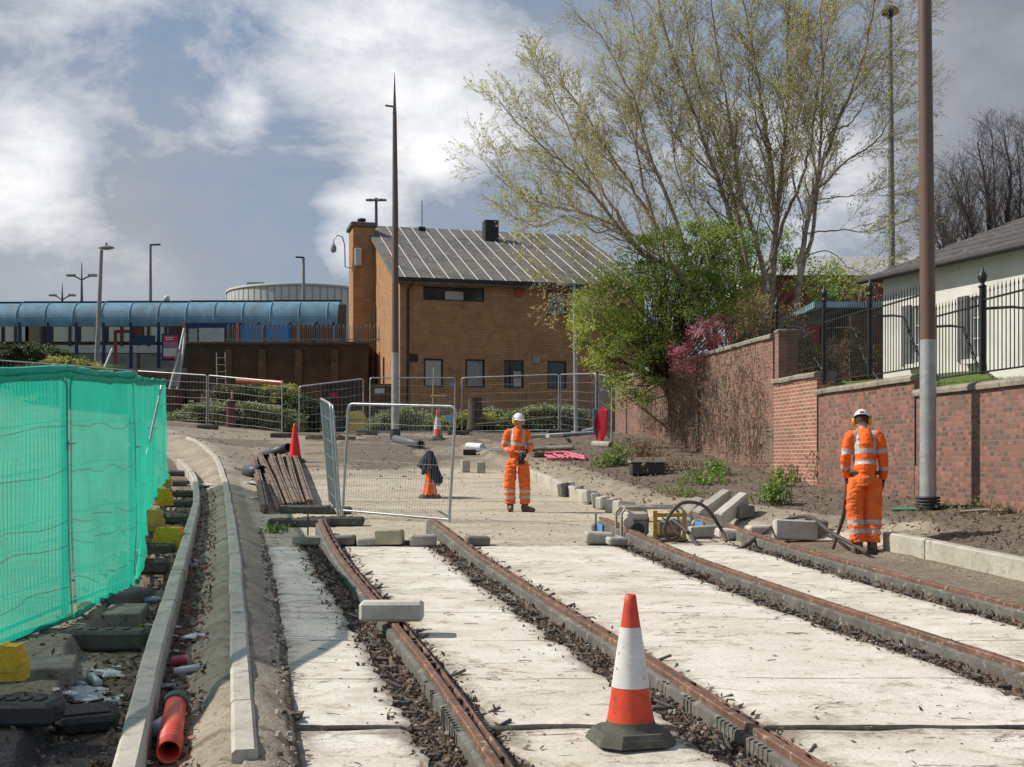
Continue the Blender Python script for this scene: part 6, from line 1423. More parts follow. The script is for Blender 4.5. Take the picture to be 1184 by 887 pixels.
def person(root, J, jz, gloves, face, bend=0, collar=True):
    """J: joints in local metres, facing -Y"""
    v = {k: V3(*p) for k, p in J.items()}; sh, ch, wa, pe = v['neck'], v['chest'], v['waist'], v['pelvis']
    # body
    mb = MB()
    def limb(m, names, rs, k=4):
        P, R_ = bez([v[n] if isinstance(n, str) else n for n in names], rs, k); m.tube(P, R_, 12)
    mb.tube(*bez([pe + V3(0, 0, -.06), pe, wa, ch, sh + V3(0, 0, -.04), sh], [(.13, .09), (.15, .10), (.125, .09), (.16, .10), (.10, .07), (.055, .055)]), 16)
    mb.tube(*bez([sh + V3(0, 0, -.06), sh, v['head'] + V3(0, .015, -.06)], [.06, .055, .055]), 12)
    for s_ in 'lr':
        limb(mb, ['sho_' + s_, 'elb_' + s_, 'wri_' + s_], [.052, .042, .036, .026]); limb(mb, [pe + (v['hip_' + s_] - pe) * .9, 'kne_' + s_, 'ank_' + s_], [.09, .062, .05, .036])
        mb.tube([ch + V3(0, 0, .08), v['sho_' + s_]], [.07, .055], 10); mb.tube([v['ank_' + s_] + V3(0, 0, .02), v['ank_' + s_] * 1 + (v['toe_' + s_] - v['ank_' + s_]) * .8], [.028, .02], 8)
        w_, h_ = v['wri_' + s_], v['han_' + s_]; d = (h_ - w_).normalized(); a = v['palm_' + s_].normalized(); a = (a - d * a.dot(d)).normalized(); q = d.cross(a)
        pk = h_ + d * .02; mb.tube([w_ - d * .03, w_ + d * .02, h_ + d * .01], [.025, (.034, .018), (.040, .016)], 10)
        cu = -a
        for k in range(4):   # fingers, curled towards the palm side
            o = h_ + q * (.030 - .020 * k); L = (.036, .042, .039, .030)[k]
            mb.tube([o, o + d * L, o + d * (L * 1.5) - cu * L * .7, o + d * (L * 1.35) - cu * L * 1.5], [.0105, .010, .0095, .008], 6)
        o = w_ + d * .035 + q * .032; mb.tube([o, o + q * .022 + d * .02 - cu * .012, o + q * .02 + d * .05 - cu * .03], [.013, .012, .010], 6)
    # head
    hd = v['head']; f = V3(*face).normalized(); sd_ = f.cross(V3(0, 0, 1)).normalized(); up = sd_.cross(f).normalized()
    def HP(x, y, z): return hd + sd_ * x + f * y + up * z
    prof = [(-.115, .030, .035, .035), (-.100, .045, .055, .025), (-.07, .060, .075, .012), (-.03, .069, .088, .004), (.01, .073, .094, 0), (.05, .074, .097, -.004), (.085, .064, .084, -.008), (.108, .035, .048, -.01), (.114, .008, .01, -.01)]
    vs = []; n = 20
    for z, rx, ry, oy in prof:
        for k in range(n):
            th = 6.2832 * k / n; vs.append(HP(rx * math.cos(th), oy + ry * math.sin(th), z))
    mb.add(vs, [(i * n + k, i * n + (k + 1) % n, (i + 1) * n + (k + 1) % n, (i + 1) * n + k) for i in range(len(prof) - 1) for k in range(n)] + [tuple(range(n - 1, -1, -1)), tuple(range((len(prof) - 1) * n, len(prof) * n))])
    mb.tube([HP(0, .088, .022), HP(0, .104, -.008), HP(0, .110, -.024), HP(0, .090, -.032)], [.010, .013, .017, .012], 8)
    mb.tube([HP(-.03, .080, .032), HP(0, .092, .034), HP(.03, .080, .032)], [.010, .012, .010], 6)
    mb.tube([HP(-.022, .082, -.056), HP(0, .092, -.056), HP(.022, .082, -.056)], [.008, .010, .008], 6)
    for s_ in (-1, 1): mb.tube([HP(s_ * .070, -.002, .025), HP(s_ * .082, -.012, .005), HP(s_ * .072, -.004, -.028)], [.012, .014, .009], 6)
    place('body', fuse(mb, .0075, 3), [SKIN], root)
    for s_ in (-1, 1): MB().lathe(HP(s_ * .030, .084, .010), [(.001, -.009), (.007, -.006), (.009, 0), (.007, .006), (.001, .009)], 8).build('eye', M('eye_dark', (.05, .035, .03), rough=.2), None, (0, 0, 0)).parent = root
    mb = MB(); mb.tube([HP(-.022, .0935, -.055), HP(0, .1035, -.056), HP(.022, .0935, -.055)], .003, 5); mb.build('mouth', M('lip', (.30, .10, .08)), None, (0, 0, 0)).parent = root
    mb = MB(); vs = []
    for i in range(7):
        z = -.045 + .022 * i; rr = (.95, 1.03, 1.06, 1.06, 1.05, 1.04, 1.0)[i]
        for k in range(15): th = math.pi * (1 + .02 - 1.04 * k / 14) + math.pi; vs.append(HP(.0755 * rr * math.cos(th), -.004 + .098 * rr * math.sin(th) * (1 if math.sin(th) < 0 else 1), z))
    mb.add(vs, [(i * 15 + k, i * 15 + k + 1, (i + 1) * 15 + k + 1, (i + 1) * 15 + k) for i in range(6) for k in range(14)], True); mb.build('hair', M('hair_dark', (.06, .04, .03), rough=.8), None, (0, 0, 0)).parent = root
    # jacket
    mb = MB(); mb.tube(*bez([jz, jz + V3(0, 0, .06), wa, ch, sh + V3(0, 0, -.06), sh + V3(0, 0, .025)], [(.165, .125), (.180, .14), (.176, .13), (.200, .138), (.158, .105), (.078, .078)]), 20)
    for s_ in 'lr':
        limb(mb, [ch.lerp(v['sho_' + s_], .5) + V3(0, 0, .05), 'sho_' + s_, 'elb_' + s_, v['elb_' + s_].lerp(v['wri_' + s_], .92)], [.078, .074, .062, .050])
    bands = []
    for s_ in 'lr':
        a, b_, c = v['sho_' + s_], v['elb_' + s_], v['wri_' + s_]
        bands += [(a.lerp(b_, .62), (b_ - a).normalized(), .11), (b_.lerp(c, .30), (c - b_).normalized(), .10)]
    ax = (ch - wa).normalized(); b1, b2 = wa.lerp(ch, .05), wa.lerp(ch, .62)
    def pick(c):
        for p, d, rr in bands:
            if abs((c - p).dot(d)) < .026 and (c - p).length < rr: return 1
        arm = min(segd(c, v['sho_' + s_], v['elb_' + s_])[0] for s_ in 'lr'); 
        if min(segd(c, v['elb_' + s_], v['wri_' + s_])[0] for s_ in 'lr') < .075: return 0
        if arm > .075 or abs(c.x - ch.x) < .15:
            for p in (b1, b2):
                if abs((c - p).dot(ax)) < .026: return 1
            if (c - b2).dot(ax) > 0 and .085 < abs(c.x - ch.x) < .13: return 1
        return 0
    place('jacket', fuse(mb, .0085, 3, cloth_disp(1, .007)), [HVJ, GREYB], root, pick)
    # trousers
    mb = MB(); mb.tube(*bez([pe + V3(0, 0, -.10), pe, pe + V3(0, 0, .10)], [(.175, .125), (.185, .135), (.165, .12)]), 18)
    lb = []
    for s_ in 'lr':
        h, k_, a = v['hip_' + s_], v['kne_' + s_], v['ank_' + s_]
        P, R_ = bez([h + V3(0, 0, .02), h.lerp(k_, .5) + V3(0, .01, 0), k_, k_.lerp(a, .55) + V3(0, .012, 0), a + V3(0, 0, .045)], [.098, .110, .102, .098, .092], 5); mb.tube(P, R_, 14)
        d = (a - k_).normalized(); lb += [(k_.lerp(a, .30), d), (k_.lerp(a, .58), d)]
    def pick2(c):
        for p, d in lb:
            if abs((c - p).dot(d)) < .026 and (c - p).length < .13: return 1
        return 0
    place('trousers', fuse(mb, .0085, 2, cloth_disp(7, .013)), [HVT, GREYB], root, pick2)
    for s_ in 'lr':
        a, tt = v['ank_' + s_], v['toe_' + s_]; d = V3(tt.x - a.x, tt.y - a.y, 0).normalized(); g = V3(a.x, a.y, 0) - d * .05
        mb = MB(); mb.tube([a + V3(0, 0, .12), a + V3(0, 0, .02), g + V3(0, 0, .055) + d * .03], [.062, .060, .062], 12); mb.tube([g + V3(0, 0, .045), g + d * .10 + V3(0, 0, .048), g + d * .19 + V3(0, 0, .042), g + d * .255 + V3(0, 0, .032)], [(.048, .050), (.052, .054), (.056, .048), (.042, .034)], 12)
        place('boot', fuse(mb, .009, 2), [BOOT], root)
    # helmet with peak, ear defenders
    mb = MB(); n = 24; vs = []; hz_ = .035
    for i in range(9):
        th = i / 8 * math.pi / 2; r = math.cos(th)
        for k in range(n): ph = 6.2832 * k / n; vs.append(HP(.098 * r * math.cos(ph), -.004 + .124 * r * math.sin(ph), hz_ + .118 * math.sin(th)))
    mb.add(vs, [(i * n + k, i * n + (k + 1) % n, (i + 1) * n + (k + 1) % n, (i + 1) * n + k) for i in range(8) for k in range(n)], True)
    o = mb.build('helmet', HELM, None, (0, 0, 0)); o.parent = root; HO = o
    mb = MB(); vs = []
    for r_, dz in ((1.0, 0), (1.10, -.006), (1.10, .002), (1.0, .01)):
        for k in range(n):
            ph = 6.2832 * k / n; ex = 1 + (.28 * max(0, math.sin(ph)) ** 2 if r_ > 1 else 0); vs.append(HP(.099 * r_ * math.cos(ph), -.004 + .125 * r_ * ex * math.sin(ph), hz_ + dz))
    mb.add(vs, [(i * n + k, i * n + (k + 1) % n, ((i + 1) % 4) * n + (k + 1) % n, ((i + 1) % 4) * n + k) for i in range(4) for k in range(n)], True)
    mb.build('brim', HELM, None, (0, 0, 0)).parent = HO
    MB().box((0, 0, 0), (.045, .012, .03), mat=Matrix.Translation(HP(0, -.124, .06)) @ Matrix.Rotation(math.atan2(sd_.y, sd_.x), 4, 'Z'), bev=.004).build('badge', M('badge_red', (.5, .05, .05)), None, (0, 0, 0)).parent = HO
    for s_ in (-1, 1):
        q = HP(s_ * .088, -.005, -.005); ax_ = sd_ * s_; rot = ax_.to_track_quat('Z', 'Y').to_matrix().to_4x4()
        mb = MB(); mb.lathe((0, 0, 0), [(.030, -.012), (.040, -.006), (.040, .012), (.032, .026), (.012, .031), (.001, .031)], 14, axis=Matrix.Translation(q) @ rot @ Matrix.Scale(1.3, 4, (0, 1, 0))); mb.build('ear_cup', MUFF, None, (0, 0, 0)).parent = root
        mb = MB(); mb.tube([HP(s_ * .105, -.005, .0), HP(s_ * .112, -.005, .04), HP(s_ * .102, -.005, .075)], .007, 6); mb.build('cup_arm', BLK, None, (0, 0, 0)).parent = HO
    for s_ in gloves:
        w_, h_ = v['wri_' + s_], v['han_' + s_]; d = (h_ - w_).normalized(); a = v['palm_' + s_].normalized(); a = (a - d * a.dot(d)).normalized(); q = d.cross(a); cu = -a
        mb = MB(); mb.tube([w_ - d * .05, w_, w_ + d * .03, h_ + d * .015], [.036, .033, (.043, .026), (.048, .024)], 12)
        for k in range(4):
            o = h_ + q * (.033 - .022 * k); L = (.040, .046, .043, .034)[k]; mb.tube([o, o + d * L, o + d * (L * 1.5) - cu * L * .7, o + d * (L * 1.35) - cu * L * 1.5], [.0135, .013, .012, .011], 7)
        o = w_ + d * .035 + q * .034; mb.tube([o, o + q * .026 + d * .02 - cu * .012, o + q * .024 + d * .055 - cu * .03], [.017, .016, .013], 7)
        place('glove', fuse(mb, .006, 1), [GLV], root)
    return v
# worker facing the camera
p = G(598, 592); root = thing('person', 'worker in orange workwear and white helmet standing facing the camera, holding black gloves', 'person', p, rz=0)
JA = dict(pelvis=(.0, .0, .93), waist=(.0, .005, 1.08), chest=(.01, .0, 1.31), neck=(.01, .0, 1.50), head=(.025, -.03, 1.635),
          sho_r=(-.165, .01, 1.415), elb_r=(-.225, -.03, 1.15), wri_r=(-.035, -.20, 1.09), han_r=(.045, -.225, 1.07), palm_r=(0, 1, -.3),
          sho_l=(.170, .01, 1.415), elb_l=(.235, -.02, 1.17), wri_l=(.15, -.20, 1.08), han_l=(.105, -.235, 1.02), palm_l=(-.6, 1, 0),
          hip_l=(.105, 0, .90), kne_l=(.135, -.04, .50), ank_l=(.14, .0, .10), toe_l=(.30, -.12, .04), hip_r=(-.105, 0, .90), kne_r=(-.135, -.035, .50), ank_r=(-.125, .0, .10), toe_r=(-.12, -.22, .04))
for k in list(JA):
    if k.startswith('palm'): continue
    JA[k] = tuple(c * .985 for c in JA[k])
vA = person(root, JA, V3(0, 0, .84), 'l', (.55, -.83, -.16))
mb = MB(); q = vA['han_l'] + V3(-.02, -.05, -.01); mb.tube([q + V3(0, 0, .06), q + V3(-.01, 0, 0), q + V3(-.015, .0, -.07)], [.03, (.05, .022), (.052, .02)], 10)
for k in range(4): o = q + V3(-.05 + .026 * k, 0, -.06); mb.tube([o, o + V3(-.004 + k * .004, .004, -.06), o + V3(-.004 + k * .006, 0, -.10)], [.014, .013, .010], 6)
o = q + V3(-.055, 0, -.02); mb.tube([o, o + V3(-.03, 0, -.03), o + V3(-.035, 0, -.06)], [.015, .014, .011], 6)
g = place('spare_glove', fuse(mb, .006, 1), [GLV], None); g.location = root.location; tag(g, 'black glove held loose in the hand of the worker facing the camera', 'glove')
# worker with his back to the camera, head bowed
p = G(1000, 641); root = thing('person', 'worker in orange workwear seen from behind, head bowed, guiding a breaker hose', 'person', p, rz=math.pi - .12)
JB = dict(pelvis=(.0, .0, .93), waist=(.0, -.01, 1.08), chest=(.0, -.05, 1.31), neck=(.0, -.09, 1.50), head=(.012, -.155, 1.615),
          sho_l=(.170, -.05, 1.415), elb_l=(.225, -.03, 1.13), wri_l=(.19, -.16, .93), han_l=(.175, -.19, .85), palm_l=(-1, 0, 0),
          sho_r=(-.170, -.05, 1.415), elb_r=(-.215, .01, 1.13), wri_r=(-.23, -.10, .90), han_r=(-.225, -.13, .82), palm_r=(1, 0, 0),
          hip_l=(.10, 0, .90), kne_l=(.112, -.03, .50), ank_l=(.085, .02, .10), toe_l=(.10, -.21, .04), hip_r=(-.10, 0, .90), kne_r=(-.105, -.05, .50), ank_r=(-.085, .01, .10), toe_r=(-.13, -.21, .04))
vB = person(root, JB, V3(0, .01, .99), 'lr', (-.15, -.9, -.42))
mb = MB(); mb.tube([V3(.178 * math.cos(t), .128 * math.sin(t) , .985 + .006 * math.sin(3 * t)) for t in [k / 24 * 6.2832 for k in range(25)]], [(.010, .024)] * 25, 6, False); mb.build('belt', M('belt_dark', (.06, .045, .035), (.03, .025, .02)), None, (0, 0, 0)).parent = root
# print on the back: round mark and lines too small to read
mb = MB(); mb.lathe((0, 0, 0), [(.012, 0), (.022, 0)], 16, axis=Matrix.Translation((.075, .082, 1.392)) @ Matrix.Rotation(R(-72), 4, 'X')); 
mb.build('back_print', M('print_navy', (.05, .05, .08)), None, (0, 0, 0)).parent = root
for k in range(2):
    mb = MB(); mb.box((-.03, .085 - k * .001, 1.398 - k * .016), (.15, .003, .005), rx=.0); mb.build('back_print', MAT['print_navy'], None, (0, 0, 0)).parent = root
# ------------------------------------------------------------------ loose kerb stones and concrete blocks
random.seed(31)
CONC = M('block_concrete', (.46, .43, .37), (.34, .31, .27), .9, 5, c3=(.27, .24, .2), bmp=.35); CONCW = M('block_pale', (.60, .57, .50), (.46, .43, .37), .9, 5, bmp=.3); CONCD = M('block_dark', (.24, .22, .19), (.17, .155, .135), .9, 5, bmp=.3)
def block(x, y, dims, rz, label, mat=None, tilt=(0, 0), group='loose kerb stones along the right edge', lift=0, name='kerb_stone', slabz=False, bev=.02):
    if slabz: q = Gb(x, y); p = Vector((q[0], q[1], HC - float(gD(q[1]))))
    else: p = G(x, y)
    mb = MB(); mb.box((0, 0, 0), dims, bev=bev)
    o = mb.build(name, mat or CONC, None, (0, 0, 0)); a, b_ = tilt
    e = Matrix.Rotation(rz, 3, 'Z') @ Matrix.Rotation(a, 3, 'X') @ Matrix.Rotation(b_, 3, 'Y'); low = min((e @ Vector(c)).z for c in [(sx * dims[0] / 2, sy * dims[1] / 2, sz * dims[2] / 2) for sx in (-1, 1) for sy in (-1, 1) for sz in (-1, 1)])
    o.location = p + Vector((0, 0, -low + lift - .006)); o.rotation_euler = e.to_euler(); return tag(o, label, name.replace('_', ' '), group)
def bp(x, lst): pass
q = Gb(453, 717, .11); mb = MB(); mb.box((0, 0, 0), (.49, .20, .15), bev=.022); o = mb.build('concrete_block', CONCW, None, (0, 0, 0)); o.location = (q[0], q[1], HC - float(gD(q[1])) + .108 + .075); o.rotation_euler = (0, 0, .02); tag(o, 'pale rectangular concrete block lying across the leftmost rail', 'concrete block')
ST_ = [(652, 574, (.3, .13, .26), .9, CONCD, 'dark stub standing end-on at the near end of the laid far kerb'), (661, 571, (.2, .13, .24), 1.5, CONCW, 'white-topped stub just beyond the end of the laid far kerb'), (670, 577, (.25, .14, .25), 1.3, CONCD, 'dark square stone second in the loose row beside the sand bank'), (682, 582, (.42, .14, .24), 1.0, CONCW, 'pale stone in the loose row beside the sand bank'),
       (689, 587, (.25, .14, .27), 1.4, CONC, 'grey upright stone in the middle of the loose row'), (697, 588, (.3, .14, .22), .9, CONCW, 'short pale stone leaning in the loose row'), (707, 592, (.35, .15, .25), 1.2, CONCW, 'pale stone nearest the power pack in the loose row'), (722, 598, (.5, .15, .24), .85, CONCW, 'long pale stone behind the power pack'),
       (735, 603, (.4, .15, .22), .6, CONC, 'grey stone under the left handle of the power pack'), (800, 607, (.62, .15, .22), 1.15, CONC, 'smooth grey stone tipped on edge right of the power pack'), (824, 607, (.75, .16, .24), .75, CONC, 'longest tilted stone, pointing up to the right in the pile'),
       (846, 609, (.70, .16, .24), .85, CONCW, 'pale tilted stone beneath the dark one in the pile'), (861, 600, (.3, .15, .18), .5, CONCD, 'dark topped stone at the right of the pile'), (877, 617, (.36, .2, .12), .3, CONCW, 'flat pale slab piece right of the pile'), (783, 612, (.4, .16, .16), .2, CONCW, 'broken stone beside the yellow side plate of the power pack'), (816, 622, (.45, .22, .16), .1, CONC, 'dark rounded stone under the loop of hose'),
       (845, 625, (.4, .2, .12), .2, CONCW, 'flat pale stone in front of the pile near the blue rail end'), (919, 626, (.56, .18, .26), .05, CONCW, 'large pale kerb stone lying behind the rightmost rail'), (943, 622, (.3, .16, .24), .2, CONCD, 'dark kerb stub behind the large pale stone')]
for i, (x, y, d, rz, mt, tx) in enumerate(ST_):
    tl = (U(-.15, .15), U(-.1, .1)); 
    if i in (9,): tl = (.25, -.35)
    if i in (10, 11): tl = (.2, -.45)
    block(x, y, d, rz, tx, mt, tl)
for x, y, d, rz, tx, mt in ((538, 546, (.2, .15, .3), .3, 'small upright stone, left of a pair on the sand', CONC), (556, 547, (.2, .15, .28), -.1, 'small upright stone, right of a pair on the sand', CONC)):
    block(x, y, d, rz, tx, mt, group='small upright stones on the sand')
for x, y, d, rz, tx, mt in ((357, 631, (.42, .2, .12), .1, 'grey stone propping the end of the leftmost rail from the left', CONC), (395, 632, (.35, .2, .12), .0, 'grey stone propping the leftmost rail from the right', CONCD), (428, 631, (.34, .22, .1), .1, 'flat grey stone between the two left rail ends', CONC), (450, 631, (.36, .22, .19), -.1, 'chunky yellowish rubble block between the left rail ends', M('block_sandy', (.48, .42, .31), (.36, .31, .22), .95, 6, bmp=.5)),
      (489, 631, (.34, .24, .14), .1, 'grey stone at the left foot of the second rail end', CONC), (552, 633, (.3, .2, .12), .2, 'grey stone right of the second rail end', CONCD), (692, 630, (.36, .24, .14), .1, 'grey stone left of the blue painted rail end', CONC), (712, 632, (.26, .2, .1), .3, 'small grey stone beneath the blue painted rail end', CONC),
      (700, 615, (.4, .16, .12), .0, 'grey block lying behind the end of the third rail', CONCD)):
    block(x, y, d, rz, tx, mt, (U(-.08, .08), U(-.08, .08)), 'stones around the rail ends')
mb = MB(); a, b_ = G(398, 632), G(478, 632); mb.box(((a + b_) / 2) + Vector((0, .1, .03)), ((b_ - a).length, .06, .06)); tag(mb.build('steel_bar', RUST), 'rusty steel bar lying crosswise between the two left rail ends', 'steel bar')
for x, y, tx, lf in ((356, 612, 'steel pin standing left of the leftmost rail end', .3), (689, 612, 'steel pin standing left of the third rail end', .3)):
    p = G(x, y + 8); tag(MB().cyl(p, p + Vector((0, 0, lf)), .012, 6).build('steel_pin', M('pin_dark', (.05, .045, .04))), tx, 'steel pin', 'steel pins at the rail ends')
BLU = M('blue_paint', (.10, .27, .55), (.08, .22, .45), .6)
for i, tx in ((2, 'blue paint on the web of the third rail end'), (3, 'blue paint on the web of the fourth rail end')):
    r = [o for o in bpy.data.objects if o.name.startswith('tram_rail')][i]; e = ends[i]; x = float(RAIL[i](e - .15)); z = HC - float(gD(e))
    MB().box((x - .105, e - .2, z + .07), (.012, .42, .12), math.atan2(-(float(RAIL[i](e)) - float(RAIL[i](e - .4))), .4)).build('painted_end', BLU, r)
    MB().box((x, e + .002 + .1, z + .04), (.05, .2, .16)).build('rail_web', RUST, r)
# stacked old rails
for i, (xn, yn, xf, yf) in enumerate(((306, 594, 291, 531), (323, 594, 301, 530), (333, 592, 314, 529), (343, 592, 322, 528), (350, 591, 331, 529), (360, 590, 338, 530))):
    a, b_ = G(xn, yn), G(xf, yf); d = (b_ - a); L = d.length; rz = math.atan2(d.y, d.x) - math.pi / 2; a = a + Vector((0, 0, .05 + .03 * (i % 2))); b_ = b_ + Vector((0, 0, .05))
    tx = ['far left old rail of the stack, set apart from the rest', 'second old rail from the left in the stack', 'third old rail from the left in the stack', 'fourth old rail from the left in the stack', 'fifth old rail from the left in the stack', 'far right old rail of the stack, nearest the red cone'][i]
    t = thing('old_rail', tx, 'rail', (a + b_) / 2, 'old rails stacked by the bright red cone'); mats = M('old_rail', (.27, .20, .16), (.13, .10, .085), .85, 2.5, metal=.1, c3=(.38, .16, .08))
    for nm, off, w_, h_, z in (('foot', 0, .15, .02, 0), ('web', 0, .025, .07, .045), ('head', -.02, .065, .035, .096), ('lip', .048, .028, .035, .094)):
        nx = d.normalized().cross(Vector((0, 0, 1)))
        mb = MB(); n = 12; pts = [a.lerp(b_, k / n) + nx * (off + .03 * math.sin(k / n * 3.1 + i)) + Vector((0, 0, z)) for k in range(n + 1)]
        vs = []
        for p in pts:
            for sx, sz in ((-1, -1), (1, -1), (1, 1), (-1, 1)): vs.append(p + nx * sx * w_ / 2 + Vector((0, 0, sz * h_ / 2)))
        mb.add(vs, [(3, 2, 1, 0), tuple(4 * n + k for k in (0, 1, 2, 3))] + [(4 * k + j, 4 * k + (j + 1) % 4, 4 * k + 4 + (j + 1) % 4, 4 * k + 4 + j) for k in range(n) for j in range(4)]); mb.build(nm, mats if nm != 'web' else RUST, t)
def pipe(a, b_, r, mat, label, name='pipe', bore=None, cat='pipe', n=20):
    a, b_ = Vector(a), Vector(b_); d = (b_ - a).normalized(); L = (b_ - a).length; t = thing(name, label, cat, (a + b_) / 2)
    rot = Matrix.Translation(a) @ d.to_track_quat('Z', 'Y').to_matrix().to_4x4()
    MB().lathe((0, 0, 0), [(r * .9, .25), (r * .88, .002), (r, 0), (r, L), (r * .88, L), (r * .88, L - .25)], n, axis=rot).build('tube', mat, t)
    MB().lathe((0, 0, 0), [(.001, .26), (r * .9, .26)], n, axis=rot).build('bore', M('bore_dark', (.02, .015, .015)), t); return t, rot, L
NP_ = M('pipe_navy', (.05, .06, .08), (.09, .095, .11), .5)
p = G(318, 532); pipe(p + Vector((-.45, .5, .12)), p + Vector((.42, -.35, .33)), .12, NP_, 'short dark pipe propped beside the bright red cone'); p = G(290, 552); pipe(p + Vector((-.15, .2, .14)), p + Vector((.3, -.2, .14)), .14, NP_, 'stubby dark pipe piece left of the stacked old rails')
a, b_ = G(456, 512), G(487, 519); pipe(b_ + Vector((0, -.1, .12)), a + Vector((0, .3, .12)), .12, M('pipe_grey', (.10, .11, .12), (.14, .15, .155), .55), 'grey drain pipe lying near the foot of the needle-tipped pole')
# orange twin-wall pipe in the trough
a, b_ = Gb(195, 881, 0), Gb(203, 828, 0); a = Vector((a[0], a[1], hz(a[0], a[1]) + .075)); b_ = Vector((b_[0], b_[1], hz(b_[0], b_[1]) + .085)); OP = M('pipe_orange', (.80, .13, .07), (.68, .10, .06), .5, 3, bmp=.03)
t, rot, L = pipe(a, b_, .062, OP, 'orange plastic pipe with a grey collar between the two left kerbs')
mb = MB()
for z in (.12, .17, .22): mb.lathe((0, 0, 0), [(.060, z - .012), (.068, z - .004), (.068, z + .004), (.060, z + .012)], 20, axis=rot)
mb.build('rib', OP, t)['kind'] = 'stuff'; MB().lathe((0, 0, 0), [(.064, L - .02), (.074, L - .02), (.076, L + .05), (.066, L + .06), (.03, L + .062)], 20, axis=rot).build('collar', M('collar_grey', (.12, .125, .13)), t)

# ------------------------------------------------------------------ hydraulic power pack and hoses
p = G(752, 625); rz = .06; t = thing('power_pack', 'small yellow and grey engine power pack in a tube frame with hoses', 'power pack', p, rz=rz); T0 = Matrix.Identity(4)
def lp(nm, mb, mt): o = mb.build(nm, mt, None, (0, 0, 0)); o.parent = t; return o
STL = M('frame_steel', (.42, .39, .33), (.28, .24, .18), .5, 8, metal=.3); PY = M('pack_yellow', (.60, .34, .03), (.42, .25, .04), .6, 8, c3=(.22, .14, .07)); PG = M('engine_grey', (.36, .35, .32), (.20, .19, .18), .6, 9); PW2 = M('tank_cream', (.60, .56, .47), (.5, .46, .38), .5, 6)
for y in (-.24, .24):
    mb = MB(); mb.tube([V3(-.42, y, .02), V3(-.42, y, .36), V3(-.36, y, .44), V3(.36, y, .44), V3(.42, y, .36), V3(.42, y, .02), V3(-.42, y, .02)], .019, 8); lp('frame_hoop', mb, STL)
for x, z in ((-.42, .05), (.42, .05), (-.36, .44), (.36, .44), (0, .44)): lp('cross_bar', MB().cyl((x, -.24, z), (x, .24, z), .017, 8), STL)
lp('side_plate', MB().box((.02, -.25, .21), (.055, .015, .38), bev=.004), PY); lp('side_plate', MB().box((.40, -.25, .21), (.05, .015, .36), bev=.004), PY)
lp('hydraulic_tank', MB().box((.21, -.13, .16), (.32, .2, .22), bev=.03), M('tank_dirty', (.34, .21, .10), (.20, .14, .09), .6, 9)); lp('label_plate', MB().box((.21, -.235, .16), (.2, .006, .10)), M('plate_tan', (.42, .33, .22), (.25, .18, .12), .6, 14)); lp('top_plate', MB().box((.2, -.2, .34), (.36, .1, .05), bev=.01), PY)
lp('engine', MB().box((-.2, .0, .17), (.32, .3, .22), bev=.04), PG); lp('fuel_tank', MB().box((-.2, -.02, .325), (.3, .28, .1), bev=.04), PW2); lp('air_filter', MB().cyl((-.32, -.18, .24), (-.32, -.1, .24), .07, 14), PW2); lp('exhaust', MB().box((-.06, .12, .26), (.12, .12, .12), bev=.03), M('exhaust_rust', (.2, .11, .07)))
lp('starter', MB().cyl((-.2, -.17, .16), (-.2, -.22, .16), .085, 18), M('starter_black', (.05, .05, .05)))
mb = MB(); mb.tube([V3(.12, -.22, .30), V3(.2, -.3, .27), V3(.28, -.32, .12), V3(.36, -.36, .06)], .014, 6); lp('coupling', mb, GALV); mb = MB(); mb.tube([V3(.05, -.24, .27), V3(.14, -.32, .25), V3(.24, -.33, .3)], .016, 6); lp('coupling', mb, GALV)
lp('base_tray', MB().box((0, 0, .015), (.9, .5, .03)), RUST)
HOSE = M('hose_rubber', (.06, .05, .042), (.10, .085, .07), .6, 5, bmp=.1)
def hose(pts, r, label): tag(MB().tube(smooth_path([Vector(q) for q in pts], 6), r, 10).build('hydraulic_hose', HOSE), label, 'hose', 'black hydraulic hoses')
def gp(x, y, l=.03): q = G(x, y); return Vector((q.x, q.y, q.z + l))
q0 = Vector(p); Lp = lambda x, y, z: q0 + Matrix.Rotation(rz, 3, 'Z') @ Vector((x, y, z))
hose([Lp(.3, -.33, .06), Lp(.14, -.5, .04), Lp(.1, -.55, .25), Lp(.28, -.58, .50), Lp(.58, -.55, .48), Lp(.78, -.6, .22), Lp(.84, -.75, .03)], .023, 'hose looping up beside the power pack')
hose([Lp(.24, -.33, .28), Lp(.4, -.6, .12), gp(812, 636), gp(850, 639), gp(875, 632, .10), gp(905, 622, .22), gp(935, 624, .30), gp(962, 636, .22), gp(985, 640, .12), gp(1003, 645, .06)], .026, 'thick hose arching over the rightmost rail to the bent-over worker')
B0 = Vector(bpy.data.objects['person.001'].location); hL = Matrix.Rotation(math.pi - .12, 3, 'Z') @ (vB['han_l'] + V3(0, -.03, 0)); hL = B0 + hL
t = thing('breaker_lance', 'dark lance held low in the left hand of the bent-over worker', 'tool', hL); e_ = gp(963, 636, .02)
MB().tube([hL + V3(0, 0, .12), hL, hL.lerp(e_, .5) + V3(.04, 0, 0), e_], [.022, .03, .028, .018], 8).build('lance', M('lance_dark', (.08, .05, .04), (.14, .09, .07)), t); MB().cyl(hL + V3(-.05, 0, .1), hL + V3(.07, 0, .1), .016, 8).build('handle', BLK, t)

